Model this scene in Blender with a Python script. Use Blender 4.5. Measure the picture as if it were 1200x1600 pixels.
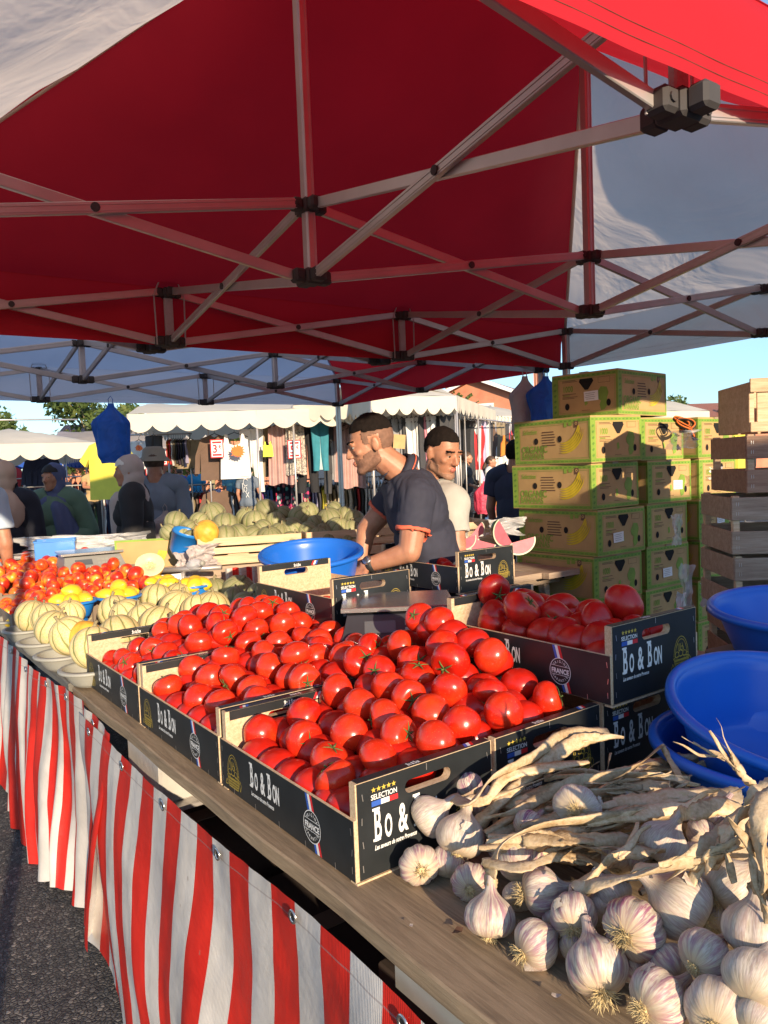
import bpy, bmesh, math, random
from math import sin, cos, pi, radians, sqrt, atan2, floor
from mathutils import Vector, Matrix, Quaternion, noise
for o in list(bpy.data.objects): bpy.data.objects.remove(o)
SC = bpy.context.scene
COL = SC.collection
# ---------------------------------------------------------------- camera
CAMZ = 1.47
PITCH = radians(3.4); ROLL = radians(2.2); FPX = 1200.0
_F = Vector((0, cos(PITCH), -sin(PITCH))); _R0 = Vector((1, 0, 0)); _U0 = Vector((0, sin(PITCH), cos(PITCH)))
_U = _U0*cos(ROLL) + _R0*sin(ROLL); _R = _R0*cos(ROLL) - _U0*sin(ROLL)
CAM = Vector((0, 0, CAMZ))
cd = bpy.data.cameras.new('camera'); cam = bpy.data.objects.new('camera', cd); COL.objects.link(cam)
cd.sensor_fit = 'VERTICAL'; cd.sensor_height = 36; cd.sensor_width = 27; cd.lens = 36*FPX/1600
cd.clip_start = 0.02; cd.clip_end = 3000
M = Matrix.Identity(4)
for i in range(3):
    M[i][0] = _R[i]; M[i][1] = _U[i]; M[i][2] = -_F[i]; M[i][3] = CAM[i]
cam.matrix_world = M
SC.camera = cam
SC.view_settings.view_transform = 'Standard'; SC.view_settings.look = 'None'
SC.view_settings.exposure = 1.02; SC.view_settings.gamma = 1
# ---------------------------------------------------------------- sun + sky
SUN_EL = radians(13); SUN_DIR = Vector((0.37, -0.93, 0)).normalized()     # horizontal direction TOWARDS the sun
w = bpy.data.worlds.new('World'); SC.world = w; w.use_nodes = True
nt = w.node_tree; bg = nt.nodes['Background']
sky = nt.nodes.new('ShaderNodeTexSky'); sky.sky_type = 'NISHITA'; sky.sun_disc = False
sky.sun_elevation = SUN_EL; sky.sun_rotation = atan2(SUN_DIR.x, SUN_DIR.y)
sky.air_density = 1.0; sky.dust_density = 0.15; sky.ozone_density = 3.0
# thin streaky clouds in the sky itself
tc = nt.nodes.new('ShaderNodeTexCoord'); mp = nt.nodes.new('ShaderNodeMapping'); mp.inputs['Scale'].default_value = (1.2, 1.2, 7)
nz = nt.nodes.new('ShaderNodeTexNoise'); nz.inputs['Scale'].default_value = 2.2; nz.inputs['Detail'].default_value = 7; nz.inputs['Roughness'].default_value = .62
cr = nt.nodes.new('ShaderNodeValToRGB'); cr.color_ramp.elements[0].position = .50; cr.color_ramp.elements[1].position = .78
cr.color_ramp.elements[1].color = (.30, .30, .30, 1)
mx = nt.nodes.new('ShaderNodeMix'); mx.data_type = 'RGBA'; mx.inputs[7].default_value = (4.6, 4.5, 4.6, 1)
nt.links.new(tc.outputs['Generated'], mp.inputs[0]); nt.links.new(mp.outputs[0], nz.inputs['Vector']); nt.links.new(nz.outputs[0], cr.inputs[0])
nt.links.new(cr.outputs[0], mx.inputs[0]); nt.links.new(sky.outputs[0], mx.inputs[6]); hs = nt.nodes.new('ShaderNodeHueSaturation'); hs.inputs['Saturation'].default_value = .92; tn = nt.nodes.new('ShaderNodeMix'); tn.data_type = 'RGBA'; tn.blend_type = 'MULTIPLY'; tn.inputs[0].default_value = 1; sz = nt.nodes.new('ShaderNodeSeparateXYZ'); nt.links.new(tc.outputs['Generated'], sz.inputs[0]); hr = nt.nodes.new('ShaderNodeValToRGB'); hr.color_ramp.elements[0].position = .0; hr.color_ramp.elements[0].color = (.46, .58, .68, 1); hr.color_ramp.elements[1].position = .30; hr.color_ramp.elements[1].color = (.86, .90, .94, 1); nt.links.new(sz.outputs[2], hr.inputs[0]); nt.links.new(hr.outputs[0], tn.inputs[7]); nt.links.new(mx.outputs[2], tn.inputs[6]); nt.links.new(tn.outputs[2], hs.inputs['Color']); nt.links.new(hs.outputs[0], bg.inputs['Color'])
bg.inputs['Strength'].default_value = 0.15
sd = bpy.data.lights.new('sun', 'SUN'); sun = bpy.data.objects.new('sun', sd); COL.objects.link(sun)
sd.energy = 4.0; sd.angle = radians(0.6); sd.color = (1.0, .79, .55)
_sv = (SUN_DIR*cos(SUN_EL) + Vector((0, 0, sin(SUN_EL))))
sun.rotation_euler = (-_sv).to_track_quat('-Z', 'Y').to_euler(); sun.location = _sv*30

# ---------------------------------------------------------------- pixel helpers (1200 x 1600 photo)
def ray(px, py):
    return _F + _R*((px-600)/FPX) + _U*((800-py)/FPX)
def P(px, py, d): return CAM + ray(px, py)*d
def PZ(px, py, z):
    r = ray(px, py); return CAM + r*((z-CAMZ)/r.z)
def proj(p):
    v = p-CAM; d = v.dot(_F); return (600+FPX*v.dot(_R)/d, 800-FPX*v.dot(_U)/d, d)
V = Vector
# ---------------------------------------------------------------- materials
MATS = {}
def _new(name):
    m = bpy.data.materials.new(name); m.use_nodes = True; MATS[name] = m
    return m, m.node_tree, m.node_tree.nodes['Principled BSDF']
def lk(t, a, b): t.links.new(a, b)
def tcoord(t, kind='Object', scale=(1, 1, 1)):
    c = t.nodes.new('ShaderNodeTexCoord'); mp = t.nodes.new('ShaderNodeMapping'); mp.inputs['Scale'].default_value = scale
    lk(t, c.outputs[kind], mp.inputs[0]); return mp.outputs[0]
def nnoise(t, vec, scale, detail=4, rough=.55, dist=0):
    n = t.nodes.new('ShaderNodeTexNoise'); n.inputs['Scale'].default_value = scale; n.inputs['Detail'].default_value = detail
    n.inputs['Roughness'].default_value = rough; n.inputs['Distortion'].default_value = dist
    if vec is not None: lk(t, vec, n.inputs['Vector'])
    return n.outputs['Fac']
def ramp(t, fac, stops):
    r = t.nodes.new('ShaderNodeValToRGB'); e = r.color_ramp.elements
    while len(e) < len(stops): e.new(.5)
    for i, (p, c) in enumerate(stops):
        e[i].position = p; e[i].color = (c[0], c[1], c[2], 1)
    lk(t, fac, r.inputs[0]); return r.outputs[0]
def mix(t, fac, a, b, mode='MIX'):
    n = t.nodes.new('ShaderNodeMix'); n.data_type = 'RGBA'; n.blend_type = mode
    for s, v in ((0, fac), (6, a), (7, b)):
        if isinstance(v, (int, float)): n.inputs[s].default_value = v
        elif isinstance(v, tuple): n.inputs[s].default_value = (v[0], v[1], v[2], 1)
        else: lk(t, v, n.inputs[s])
    return n.outputs[2]
def math_(t, op, a, b=None, c=None):
    n = t.nodes.new('ShaderNodeMath'); n.operation = op
    for i, v in enumerate((a, b, c)):
        if v is None: continue
        if isinstance(v, (int, float)): n.inputs[i].default_value = v
        else: lk(t, v, n.inputs[i])
    return n.outputs[0]
def bump(t, b, h, strength=.3, dist=.002):
    n = t.nodes.new('ShaderNodeBump'); n.inputs['Strength'].default_value = strength; n.inputs['Distance'].default_value = dist
    lk(t, h, n.inputs['Height']); lk(t, n.outputs[0], b.inputs['Normal']); return n
def objrand(t):
    n = t.nodes.new('ShaderNodeObjectInfo'); return n.outputs['Random']
def mat(name, col, rough=.6, var=.12, vs=8, bs=60, bstr=.15, bd=.002, metal=0, spec=.5, rnd=0, scale=(1, 1, 1)):
    """base colour with blotchy variation and a fine bump"""
    if name in MATS: return MATS[name]
    m, t, b = _new(name); v = tcoord(t, 'Object', scale)
    c0 = tuple(x*(1-var) for x in col); c1 = tuple(min(1, x*(1+var)) for x in col)
    c = ramp(t, nnoise(t, v, vs), [(.3, c0), (.7, c1)])
    if rnd:
        h = t.nodes.new('ShaderNodeHueSaturation'); lk(t, c, h.inputs['Color'])
        lk(t, math_(t, 'MULTIPLY_ADD', objrand(t), rnd, 1-rnd/2), h.inputs['Value']); c = h.outputs[0]
    lk(t, c, b.inputs['Base Color'])
    b.inputs['Roughness'].default_value = rough; b.inputs['Metallic'].default_value = metal
    b.inputs['Specular IOR Level'].default_value = spec
    if bstr: bump(t, b, nnoise(t, v, bs, 3), bstr, bd)
    return m
def fabric(name, col, trans=.35, rough=.75, var=.08, vs=3, sheenbump=.25, bs=2.2, bd=.02):
    """thin cloth that lets light through"""
    if name in MATS: return MATS[name]
    m, t, b = _new(name); v = tcoord(t, 'Object')
    c0 = tuple(x*(1-var) for x in col); c1 = tuple(min(1, x*(1+var)) for x in col)
    c = ramp(t, nnoise(t, v, vs, 5), [(.3, c0), (.7, c1)])
    lk(t, c, b.inputs['Base Color']); b.inputs['Roughness'].default_value = rough; b.inputs['Specular IOR Level'].default_value = .3
    bn = bump(t, b, nnoise(t, v, bs, 4, .5, .6), sheenbump, bd)
    tr = t.nodes.new('ShaderNodeBsdfTranslucent'); lk(t, c, tr.inputs['Color']); lk(t, bn.outputs[0], tr.inputs['Normal'])
    mxs = t.nodes.new('ShaderNodeMixShader'); mxs.inputs[0].default_value = trans
    out = t.nodes['Material Output']; lk(t, b.outputs[0], mxs.inputs[1]); lk(t, tr.outputs[0], mxs.inputs[2]); lk(t, mxs.outputs[0], out.inputs[0])
    return m

# ---------------------------------------------------------------- mesh builder
class MB:
    def __init__(s): s.v = []; s.f = []; s.m = []; s.uv = None
    def add(s, vs, fs, mi=0, mat4=None):
        n = len(s.v)
        if mat4 is not None: vs = [mat4 @ Vector(x) for x in vs]
        s.v += [tuple(x) for x in vs]; s.f += [tuple(i+n for i in f) for f in fs]; s.m += [mi]*len(fs)
        return s
    def box(s, c, d, mi=0, mat4=None, bev=0):
        cx, cy, cz = c; x, y, z = d[0]/2, d[1]/2, d[2]/2
        if bev and min(x, y, z) > bev*1.05:
            vs = []; e = bev
            for sx in (-1, 1):
                for sy in (-1, 1):
                    for sz in (-1, 1):
                        vs += [(cx+sx*x, cy+sy*(y-e), cz+sz*(z-e)), (cx+sx*(x-e), cy+sy*y, cz+sz*(z-e)), (cx+sx*(x-e), cy+sy*(y-e), cz+sz*z)]
            bm = bmesh.new(); bv = [bm.verts.new(v) for v in vs]; bmesh.ops.convex_hull(bm, input=bv)
            bm.verts.index_update()
            return s.add([v.co.copy() for v in bm.verts], [tuple(v.index for v in f.verts) for f in bm.faces], mi, mat4)
        vs = [(cx+a*x, cy+b*y, cz+g*z) for a in (-1, 1) for b in (-1, 1) for g in (-1, 1)]
        return s.add(vs, [(0, 1, 3, 2), (4, 6, 7, 5), (0, 4, 5, 1), (2, 3, 7, 6), (0, 2, 6, 4), (1, 5, 7, 3)], mi, mat4)
    def bar(s, a, b, w, h, mi=0, up=(0, 0, 1)):
        """rectangular bar from a to b, h along up"""
        a, b = Vector(a), Vector(b); d = b-a; L = d.length; d.normalize(); u = Vector(up); sd_ = d.cross(u)
        if sd_.length < 1e-4: sd_ = d.cross(Vector((1, 0, 0)))
        sd_.normalize(); u = sd_.cross(d)
        m4 = Matrix((( *sd_, 0), (*d, 0), (*u, 0), (0, 0, 0, 1))).transposed(); m4.translation = (a+b)/2
        return s.box((0, 0, 0), (w, L, h), mi, m4, bev=min(w, h)*.12)
    def tube(s, pts, r, n=8, mi=0, caps=True, flat=1.0, twist=0):
        pts = [Vector(p) for p in pts]; k = len(pts); rs = r if isinstance(r, (list, tuple)) else [r]*k
        vs = []; prev = None
        for i, p in enumerate(pts):
            d = (pts[min(i+1, k-1)]-pts[max(i-1, 0)])
            if d.length < 1e-9: d = Vector((0, 0, 1))
            d.normalize()
            if prev is None:
                a = d.cross(Vector((0, 0, 1)));
                if a.length < .05: a = d.cross(Vector((1, 0, 0)))
                a.normalize()
            else:
                a = prev - d*prev.dot(d); a.normalize()
            prev = a; b = d.cross(a)
            for j in range(n):
                t = 2*pi*j/n + twist*i
                vs.append(p + a*cos(2*pi*j/n)*rs[i] + b*sin(2*pi*j/n)*rs[i]*flat)
            if twist: prev = (a*cos(twist)+b*sin(twist))
        fs = [(i*n+j, i*n+(j+1) % n, (i+1)*n+(j+1) % n, (i+1)*n+j) for i in range(k-1) for j in range(n)]
        if caps: fs += [tuple(reversed(range(n))), tuple((k-1)*n+j for j in range(n))]
        return s.add(vs, fs, mi)
    def lathe(s, prof, n=24, mi=0, mat4=None, close=False):
        vs = []; k = len(prof)
        for (r, z) in prof:
            for j in range(n): t = 2*pi*j/n; vs.append((r*cos(t), r*sin(t), z))
        fs = [(i*n+j, i*n+(j+1) % n, (i+1)*n+(j+1) % n, (i+1)*n+j) for i in range(k-1) for j in range(n)]
        if close: fs += [tuple(reversed(range(n))), tuple((k-1)*n+j for j in range(n))]
        return s.add(vs, fs, mi, mat4)
    def grid(s, fn, nu, nv, mi=0, mat4=None, uvf=None):
        n0 = len(s.f)
        vs = [fn(i/nu, j/nv) for i in range(nu+1) for j in range(nv+1)]
        fs = [(i*(nv+1)+j, (i+1)*(nv+1)+j, (i+1)*(nv+1)+j+1, i*(nv+1)+j+1) for i in range(nu) for j in range(nv)]
        s.add(vs, fs, mi, mat4)
        if uvf:
            if s.uv is None: s.uv = {}
            for q, (i, j) in enumerate([(i, j) for i in range(nu) for j in range(nv)]):
                s.uv[n0+q] = [uvf(i/nu, j/nv), uvf((i+1)/nu, j/nv), uvf((i+1)/nu, (j+1)/nv), uvf(i/nu, (j+1)/nv)]
        return s
    def poly(s, pts, mi=0, mat4=None): return s.add(pts, [tuple(range(len(pts)))], mi, mat4)
    def prism(s, pts2, z0, z1, mi=0, mat4=None):
        n = len(pts2); vs = [(x, y, z0) for x, y in pts2]+[(x, y, z1) for x, y in pts2]
        fs = [tuple(reversed(range(n))), tuple(range(n, 2*n))]+[(i, (i+1) % n, n+(i+1) % n, n+i) for i in range(n)]
        return s.add(vs, fs, mi, mat4)
    def mesh(s, name, mats, smooth=False):
        me = bpy.data.meshes.new(name); me.from_pydata(s.v, [], s.f); me.update()
        if not isinstance(mats, (list, tuple)): mats = [mats]
        for m_ in mats: me.materials.append(m_)
        me.polygons.foreach_set('material_index', s.m)
        if smooth: me.polygons.foreach_set('use_smooth', [True]*len(s.f))
        if s.uv:
            ul = me.uv_layers.new(name='UVMap')
            for fi, uvs in s.uv.items():
                p = me.polygons[fi]
                for li, u in zip(p.loop_indices, uvs): ul.data[li].uv = u
        return me
    def build(s, name, mats, parent=None, smooth=False):
        me = s.mesh(name, mats, smooth); return link(name, me, parent)
def link(name, me, parent=None, loc=None, rot=None):
    o = bpy.data.objects.new(name, me); COL.objects.link(o)
    if parent is not None: o.parent = parent
    if loc is not None: o.location = loc
    if rot is not None: o.rotation_euler = rot
    return o
def tag(o, label=None, cat=None, group=None, kind=None):
    if label: o['label'] = label
    if cat: o['category'] = cat
    if group: o['group'] = group
    if kind: o['kind'] = kind
    return o
def thing(name, label, cat, loc=(0, 0, 0), rotz=0, group=None):
    o = bpy.data.objects.new(name, None); COL.objects.link(o); o.empty_display_size = .05
    o.location = loc; o.rotation_euler = (0, 0, rotz); return tag(o, label, cat, group)
def copy_tree(o, parent=None):
    c = o.copy(); COL.objects.link(c)
    if parent is not None: c.parent = parent
    for ch in KIDS.get(o, []) or [x for x in o.children]: copy_tree(ch, c)
    return c
KIDS = {}
def dup(o, loc, rot=None, label=None, group=None, scale=None):
    c = copy_tree(o); c.location = loc
    if rot is not None: c.rotation_euler = rot
    if scale is not None: c.scale = (scale,)*3 if isinstance(scale, (int, float)) else scale
    if label: c['label'] = label
    if group: c['group'] = group
    return c
def setmods(o): return o
RN = random.Random(7)
def text_faces(mb, txt, mat4, mi, size=1.0, sx=1.0, bold=0.0, shear=0, align='LEFT', space=1.0):
    """lettering as flat outlined faces, added in the xy plane of mat4"""
    cu = bpy.data.curves.new('t', 'FONT'); cu.body = txt; cu.size = size; cu.offset = bold; cu.shear = shear
    cu.align_x = align; cu.resolution_u = 3; cu.space_character = space; cu.fill_mode = 'FRONT' if hasattr(cu, 'fill_mode') else 'BOTH'
    ob = bpy.data.objects.new('t', cu); COL.objects.link(ob)
    dg = bpy.context.evaluated_depsgraph_get(); me = bpy.data.meshes.new_from_object(ob.evaluated_get(dg))
    S = Matrix.Diagonal((sx, 1, 1, 1))
    mb.add([S @ v.co for v in me.vertices], [tuple(p.vertices) for p in me.polygons], mi, mat4)
    bpy.data.objects.remove(ob); bpy.data.meshes.remove(me)
def frame4(o, x, y):
    """matrix whose local x,y axes are x,y and normal x cross y"""
    x = Vector(x).normalized(); y = Vector(y).normalized(); z = x.cross(y)
    m = Matrix(((*x, 0), (*y, 0), (*z, 0), (0, 0, 0, 1))).transposed(); m.translation = Vector(o); return m
# ================================================================ materials of the place
def special_materials():
    # asphalt
    m, t, b = _new('asphalt'); v = tcoord(t, 'Object')
    vo = t.nodes.new('ShaderNodeTexVoronoi'); vo.inputs['Scale'].default_value = 85; lk(t, v, vo.inputs['Vector'])
    vo2 = t.nodes.new('ShaderNodeTexVoronoi'); vo2.inputs['Scale'].default_value = 85; vo2.feature = 'DISTANCE_TO_EDGE'; lk(t, v, vo2.inputs['Vector'])
    stone = ramp(t, vo.outputs['Color'], [(.15, (.035, .034, .036)), (.55, (.075, .072, .072)), (.8, (.12, .115, .11)), (.95, (.26, .24, .22))])
    gap = ramp(t, vo2.outputs['Distance'], [(.02, (.0, .0, .0)), (.10, (1, 1, 1))])
    c = mix(t, gap, (.022, .021, .022), stone)
    big = ramp(t, nnoise(t, v, 1.3, 5), [(.35, (.7, .7, .7)), (.65, (1.12, 1.1, 1.08))])
    c = mix(t, 1.0, c, big, 'MULTIPLY'); lk(t, c, b.inputs['Base Color']); b.inputs['Roughness'].default_value = .85
    bump(t, b, math_(t, 'MINIMUM', vo2.outputs['Distance'], .22), 1.0, .012)
    # timber board
    def wood(name, c0, c1, c2, scale=(1, 14, 14), rough=.75, rnd=.2, fine=1.0):
        m, t, b = _new(name)
        co = t.nodes.new('ShaderNodeTexCoord'); mp = t.nodes.new('ShaderNodeMapping'); mp.inputs['Scale'].default_value = scale
        oi = t.nodes.new('ShaderNodeObjectInfo'); ad = t.nodes.new('ShaderNodeVectorMath'); ad.operation = 'MULTIPLY_ADD'
        lk(t, oi.outputs['Random'], ad.inputs[0]); ad.inputs[1].default_value = (17, 31, 13); lk(t, co.outputs['Object'], ad.inputs[2]); lk(t, ad.outputs[0], mp.inputs[0])
        v = mp.outputs[0]
        n1 = nnoise(t, v, 2.2*fine, 6, .6, 1.2); n2 = nnoise(t, v, 11*fine, 5, .7, .4)
        f = math_(t, 'MULTIPLY_ADD', n2, .45, math_(t, 'MULTIPLY', n1, .6))
        c = ramp(t, f, [(.33, c0), (.52, c1), (.70, c2)])
        h = t.nodes.new('ShaderNodeHueSaturation'); lk(t, c, h.inputs['Color']); lk(t, math_(t, 'MULTIPLY_ADD', oi.outputs['Random'], rnd, 1-rnd/2), h.inputs['Value'])
        lk(t, h.outputs[0], b.inputs['Base Color']); b.inputs['Roughness'].default_value = rough; bump(t, b, n2, .5, .0025)
    wood('board_wood', (.10, .070, .045), (.23, .165, .10), (.34, .25, .16), (16, 1, 16))
    wood('grey_wood', (.085, .08, .07), (.15, .14, .12), (.21, .20, .175), (14, 1, 14))
    wood('crate_wood', (.40, .27, .15), (.58, .43, .27), (.70, .56, .38))
    wood('old_crate_wood', (.24, .17, .12), (.38, .29, .21), (.50, .40, .31))
    wood('red_brown_wood', (.20, .11, .07), (.33, .20, .13), (.42, .28, .19))
    # raw chipboard
    m, t, b = _new('chipboard'); v = tcoord(t)
    c = ramp(t, nnoise(t, v, 160, 4, .7), [(.32, (.46, .31, .18)), (.5, (.58, .42, .26)), (.70, (.67, .52, .35))])
    lk(t, c, b.inputs['Base Color']); b.inputs['Roughness'].default_value = .8; bump(t, b, nnoise(t, v, 220, 3), .5, .001)
    # tomato
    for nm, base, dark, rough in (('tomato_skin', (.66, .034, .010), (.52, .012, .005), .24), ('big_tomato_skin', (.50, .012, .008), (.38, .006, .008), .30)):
        m, t, b = _new(nm); v = tcoord(t, 'Object')
        r_ = objrand(t)
        c = mix(t, r_, base, dark)
        n1 = nnoise(t, v, 26, 3, .5)
        c = mix(t, ramp(t, n1, [(.50, (0, 0, 0)), (.80, (.35, .35, .35))]), c, (.72, .09, .012))
        sp = t.nodes.new('ShaderNodeSeparateXYZ'); lk(t, v, sp.inputs[0])
        shoulder = ramp(t, math_(t, 'ADD', math_(t, 'MULTIPLY', sp.outputs[2], 22), .06), [(.66, (0, 0, 0)), (.95, (.7, .7, .7))])
        c = mix(t, shoulder, c, (.60, .10, .02))
        spk = ramp(t, nnoise(t, v, 420, 1), [(.68, (0, 0, 0)), (.74, (.35, .35, .35))])
        c = mix(t, spk, c, (.75, .22, .08))
        lk(t, c, b.inputs['Base Color']); b.inputs['Roughness'].default_value = rough; b.inputs['Specular IOR Level'].default_value = .5
        b.inputs['Subsurface Weight'].default_value = .12; b.inputs['Subsurface Radius'].default_value = (.012, .003, .001); b.inputs['Subsurface Scale'].default_value = 1
        bump(t, b, nnoise(t, v, 34, 3), .12, .003)
    # melon (charentais): ten green ribs over a netted cream rind
    for nm, c0, c1 in (('melon_rind', (.56, .43, .17), (.68, .55, .25)), ('shaded_green_rind', (.20, .20, .095), (.31, .30, .16))):  # second rind: own green, darkened further to paint in the shade
        m, t, b = _new(nm); v = tcoord(t, 'Object'); sp = t.nodes.new('ShaderNodeSeparateXYZ'); lk(t, v, sp.inputs[0])
        an = math_(t, 'ARCTAN2', sp.outputs[1], sp.outputs[0])
        wob = math_(t, 'MULTIPLY_ADD', nnoise(t, v, 22, 2), .30, -.15)
        rib = math_(t, 'COSINE', math_(t, 'MULTIPLY', math_(t, 'ADD', an, wob), 10))
        base = ramp(t, nnoise(t, v, 9, 5, .6), [(.3, c0), (.7, c1)])
        net = t.nodes.new('ShaderNodeTexVoronoi'); net.feature = 'DISTANCE_TO_EDGE'; net.inputs['Scale'].default_value = 95; lk(t, v, net.inputs['Vector'])
        base = mix(t, ramp(t, net.outputs[0], [(.03, (.5, .5, .5)), (.12, (0, 0, 0))]), base, (.66, .58, .36) if nm == 'melon_rind' else (.33, .32, .17))
        base = mix(t, ramp(t, rib, [(.80, (0, 0, 0)), (.97, (.85, .85, .85))]), base, (.13, .17, .045))
        top = ramp(t, math_(t, 'MULTIPLY', sp.outputs[2], 12), [(.70, (0, 0, 0)), (.95, (.55, .55, .55))])
        base = mix(t, top, base, (.35, .38, .16))
        h = t.nodes.new('ShaderNodeHueSaturation'); lk(t, base, h.inputs['Color']); lk(t, math_(t, 'MULTIPLY_ADD', objrand(t), .3, .85), h.inputs['Value'])
        lk(t, h.outputs[0], b.inputs['Base Color']); b.inputs['Roughness'].default_value = .6; bump(t, b, net.outputs[0], .35, .002)
    # ripe melon
    m, t, b = _new('ripe_rind'); v = tcoord(t); c = ramp(t, nnoise(t, v, 14, 5), [(.35, (.62, .30, .03)), (.6, (.85, .50, .07)), (.75, (.30, .26, .05))])
    lk(t, c, b.inputs['Base Color']); b.inputs['Roughness'].default_value = .5; bump(t, b, nnoise(t, v, 80, 3), .3, .002)
    # nectarine
    m, t, b = _new('nectarine_skin'); v = tcoord(t, 'Object')
    oi = t.nodes.new('ShaderNodeObjectInfo'); ad = t.nodes.new('ShaderNodeVectorMath'); ad.operation = 'MULTIPLY_ADD'
    lk(t, oi.outputs['Random'], ad.inputs[0]); ad.inputs[1].default_value = (3, 5, 7); lk(t, v, ad.inputs[2])
    c = ramp(t, nnoise(t, ad.outputs[0], 16, 4, .55, .6), [(.28, (.30, .008, .008)), (.46, (.56, .03, .010)), (.57, (.72, .14, .015)), (.70, (.82, .42, .04))])
    c = mix(t, ramp(t, nnoise(t, v, 330, 1), [(.68, (0, 0, 0)), (.75, (.3, .3, .3))]), c, (.9, .5, .2))
    lk(t, c, b.inputs['Base Color']); b.inputs['Roughness'].default_value = .33; bump(t, b, nnoise(t, v, 60, 3), .1, .002)
    # garlic skin: papery white with purple streaks running from root to neck
    for nm, pr in (('garlic_skin', .75), ('pale_garlic_skin', .28), ('purple_garlic_skin', 1.0)):
        m, t, b = _new(nm)
        co = t.nodes.new('ShaderNodeTexCoord'); sp = t.nodes.new('ShaderNodeSeparateXYZ'); lk(t, co.outputs['Object'], sp.inputs[0])
        an = math_(t, 'ARCTAN2', sp.outputs[1], sp.outputs[0]); cb = t.nodes.new('ShaderNodeCombineXYZ')
        oi = t.nodes.new('ShaderNodeObjectInfo')
        lk(t, math_(t, 'COSINE', an), cb.inputs[0]); lk(t, math_(t, 'SINE', an), cb.inputs[1])
        lk(t, math_(t, 'MULTIPLY_ADD', sp.outputs[2], 5, math_(t, 'MULTIPLY', oi.outputs['Random'], 40)), cb.inputs[2])
        st = nnoise(t, cb.outputs[0], 7.5, 3, .6); st2 = nnoise(t, cb.outputs[0], 1.6, 3, .6); fine = nnoise(t, cb.outputs[0], 24, 2, .6)
        base = ramp(t, fine, [(.35, (.42, .35, .27)), (.6, (.60, .53, .44))])
        vv = tcoord(t, 'Object'); blot = nnoise(t, vv, 40, 5, .6)
        base = mix(t, ramp(t, blot, [(.5, (0, 0, 0)), (.72, (.7, .7, .7))]), base, (.54, .42, .27))
        msk = math_(t, 'MULTIPLY', ramp(t, st, [(.44, (0, 0, 0)), (.56, (pr, pr, pr))]), ramp(t, st2, [(.34, (.25, .25, .25)), (.56, (1, 1, 1))]))
        base = mix(t, msk, base, (.27, .10, .17))
        rootz = ramp(t, math_(t, 'MULTIPLY_ADD', sp.outputs[2], -22, .12), [(.42, (0, 0, 0)), (.68, (.85, .85, .85))])
        base = mix(t, rootz, base, (.52, .40, .24))
        lk(t, base, b.inputs['Base Color']); b.inputs['Roughness'].default_value = .48
        b.inputs['Subsurface Weight'].default_value = .15; b.inputs['Subsurface Radius'].default_value = (.01, .008, .006); b.inputs['Subsurface Scale'].default_value = .5
        bump(t, b, math_(t, 'ADD', st, math_(t, 'MULTIPLY', blot, .5)), .35, .0022)
    # dried leaf stalk
    m, t, b = _new('dry_stalk'); v = tcoord(t, 'Object', (1, 1, 1)); 
    uvn = t.nodes.new('ShaderNodeTexCoord'); mp = t.nodes.new('ShaderNodeMapping'); mp.inputs['Scale'].default_value = (9, .7, 1); lk(t, uvn.outputs['UV'], mp.inputs[0])
    g = nnoise(t, v, 160, 3, .6); n1 = nnoise(t, v, 16, 4)
    c = ramp(t, math_(t, 'MULTIPLY_ADD', g, .4, math_(t, 'MULTIPLY', n1, .62)), [(.30, (.20, .12, .055)), (.44, (.46, .32, .17)), (.60, (.62, .48, .31)), (.78, (.40, .35, .14))])
    h = t.nodes.new('ShaderNodeHueSaturation'); lk(t, c, h.inputs['Color']); lk(t, math_(t, 'MULTIPLY_ADD', objrand(t), .5, .75), h.inputs['Value'])
    lk(t, h.outputs[0], b.inputs['Base Color']); b.inputs['Roughness'].default_value = .6; bump(t, b, g, .6, .002)
    # striped tarpaulin: stripes by UV
    m, t, b = _new('striped_cloth'); uvn = t.nodes.new('ShaderNodeTexCoord'); sp = t.nodes.new('ShaderNodeSeparateXYZ'); lk(t, uvn.outputs['UV'], sp.inputs[0])
    v = tcoord(t, 'Object')
    s_ = math_(t, 'GREATER_THAN', math_(t, 'FRACT', sp.outputs[0]), .5)
    wt = ramp(t, nnoise(t, v, 9, 5), [(.3, (.50, .48, .46)), (.7, (.64, .62, .60))]); rd = ramp(t, nnoise(t, v, 9, 5), [(.3, (.50, .018, .012)), (.7, (.66, .03, .018))])
    c = mix(t, s_, wt, rd)
    spots = ramp(t, nnoise(t, v, 38, 2, .5), [(.74, (0, 0, 0)), (.79, (.45, .45, .45))]); c = mix(t, spots, c, (.22, .17, .13))
    hem = math_(t, 'LESS_THAN', math_(t, 'ABSOLUTE', math_(t, 'SUBTRACT', sp.outputs[1], .955)), .0022); c = mix(t, math_(t, 'MULTIPLY', hem, .5), c, (.25, .2, .2))
    weave = math_(t, 'ADD', math_(t, 'MULTIPLY', math_(t, 'SINE', math_(t, 'MULTIPLY', sp.outputs[0], 260)), .25), math_(t, 'MULTIPLY', nnoise(t, v, 24, 5, .6), 5))
    lk(t, c, b.inputs['Base Color']); b.inputs['Roughness'].default_value = .42; bn = bump(t, b, weave, .22, .003)
    tr = t.nodes.new('ShaderNodeBsdfTranslucent'); lk(t, c, tr.inputs['Color']); ms = t.nodes.new('ShaderNodeMixShader'); ms.inputs[0].default_value = .15
    lk(t, b.outputs[0], ms.inputs[1]); lk(t, tr.outputs[0], ms.inputs[2]); lk(t, ms.outputs[0], t.nodes['Material Output'].inputs[0])
    # clear thin plastic
    m, t, b = _new('clear_plastic'); b.inputs['Base Color'].default_value = (.85, .87, .9, 1); b.inputs['Roughness'].default_value = .22; b.inputs['Alpha'].default_value = .42
    bump(t, b, nnoise(t, tcoord(t), 40, 4), .5, .004)
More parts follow.
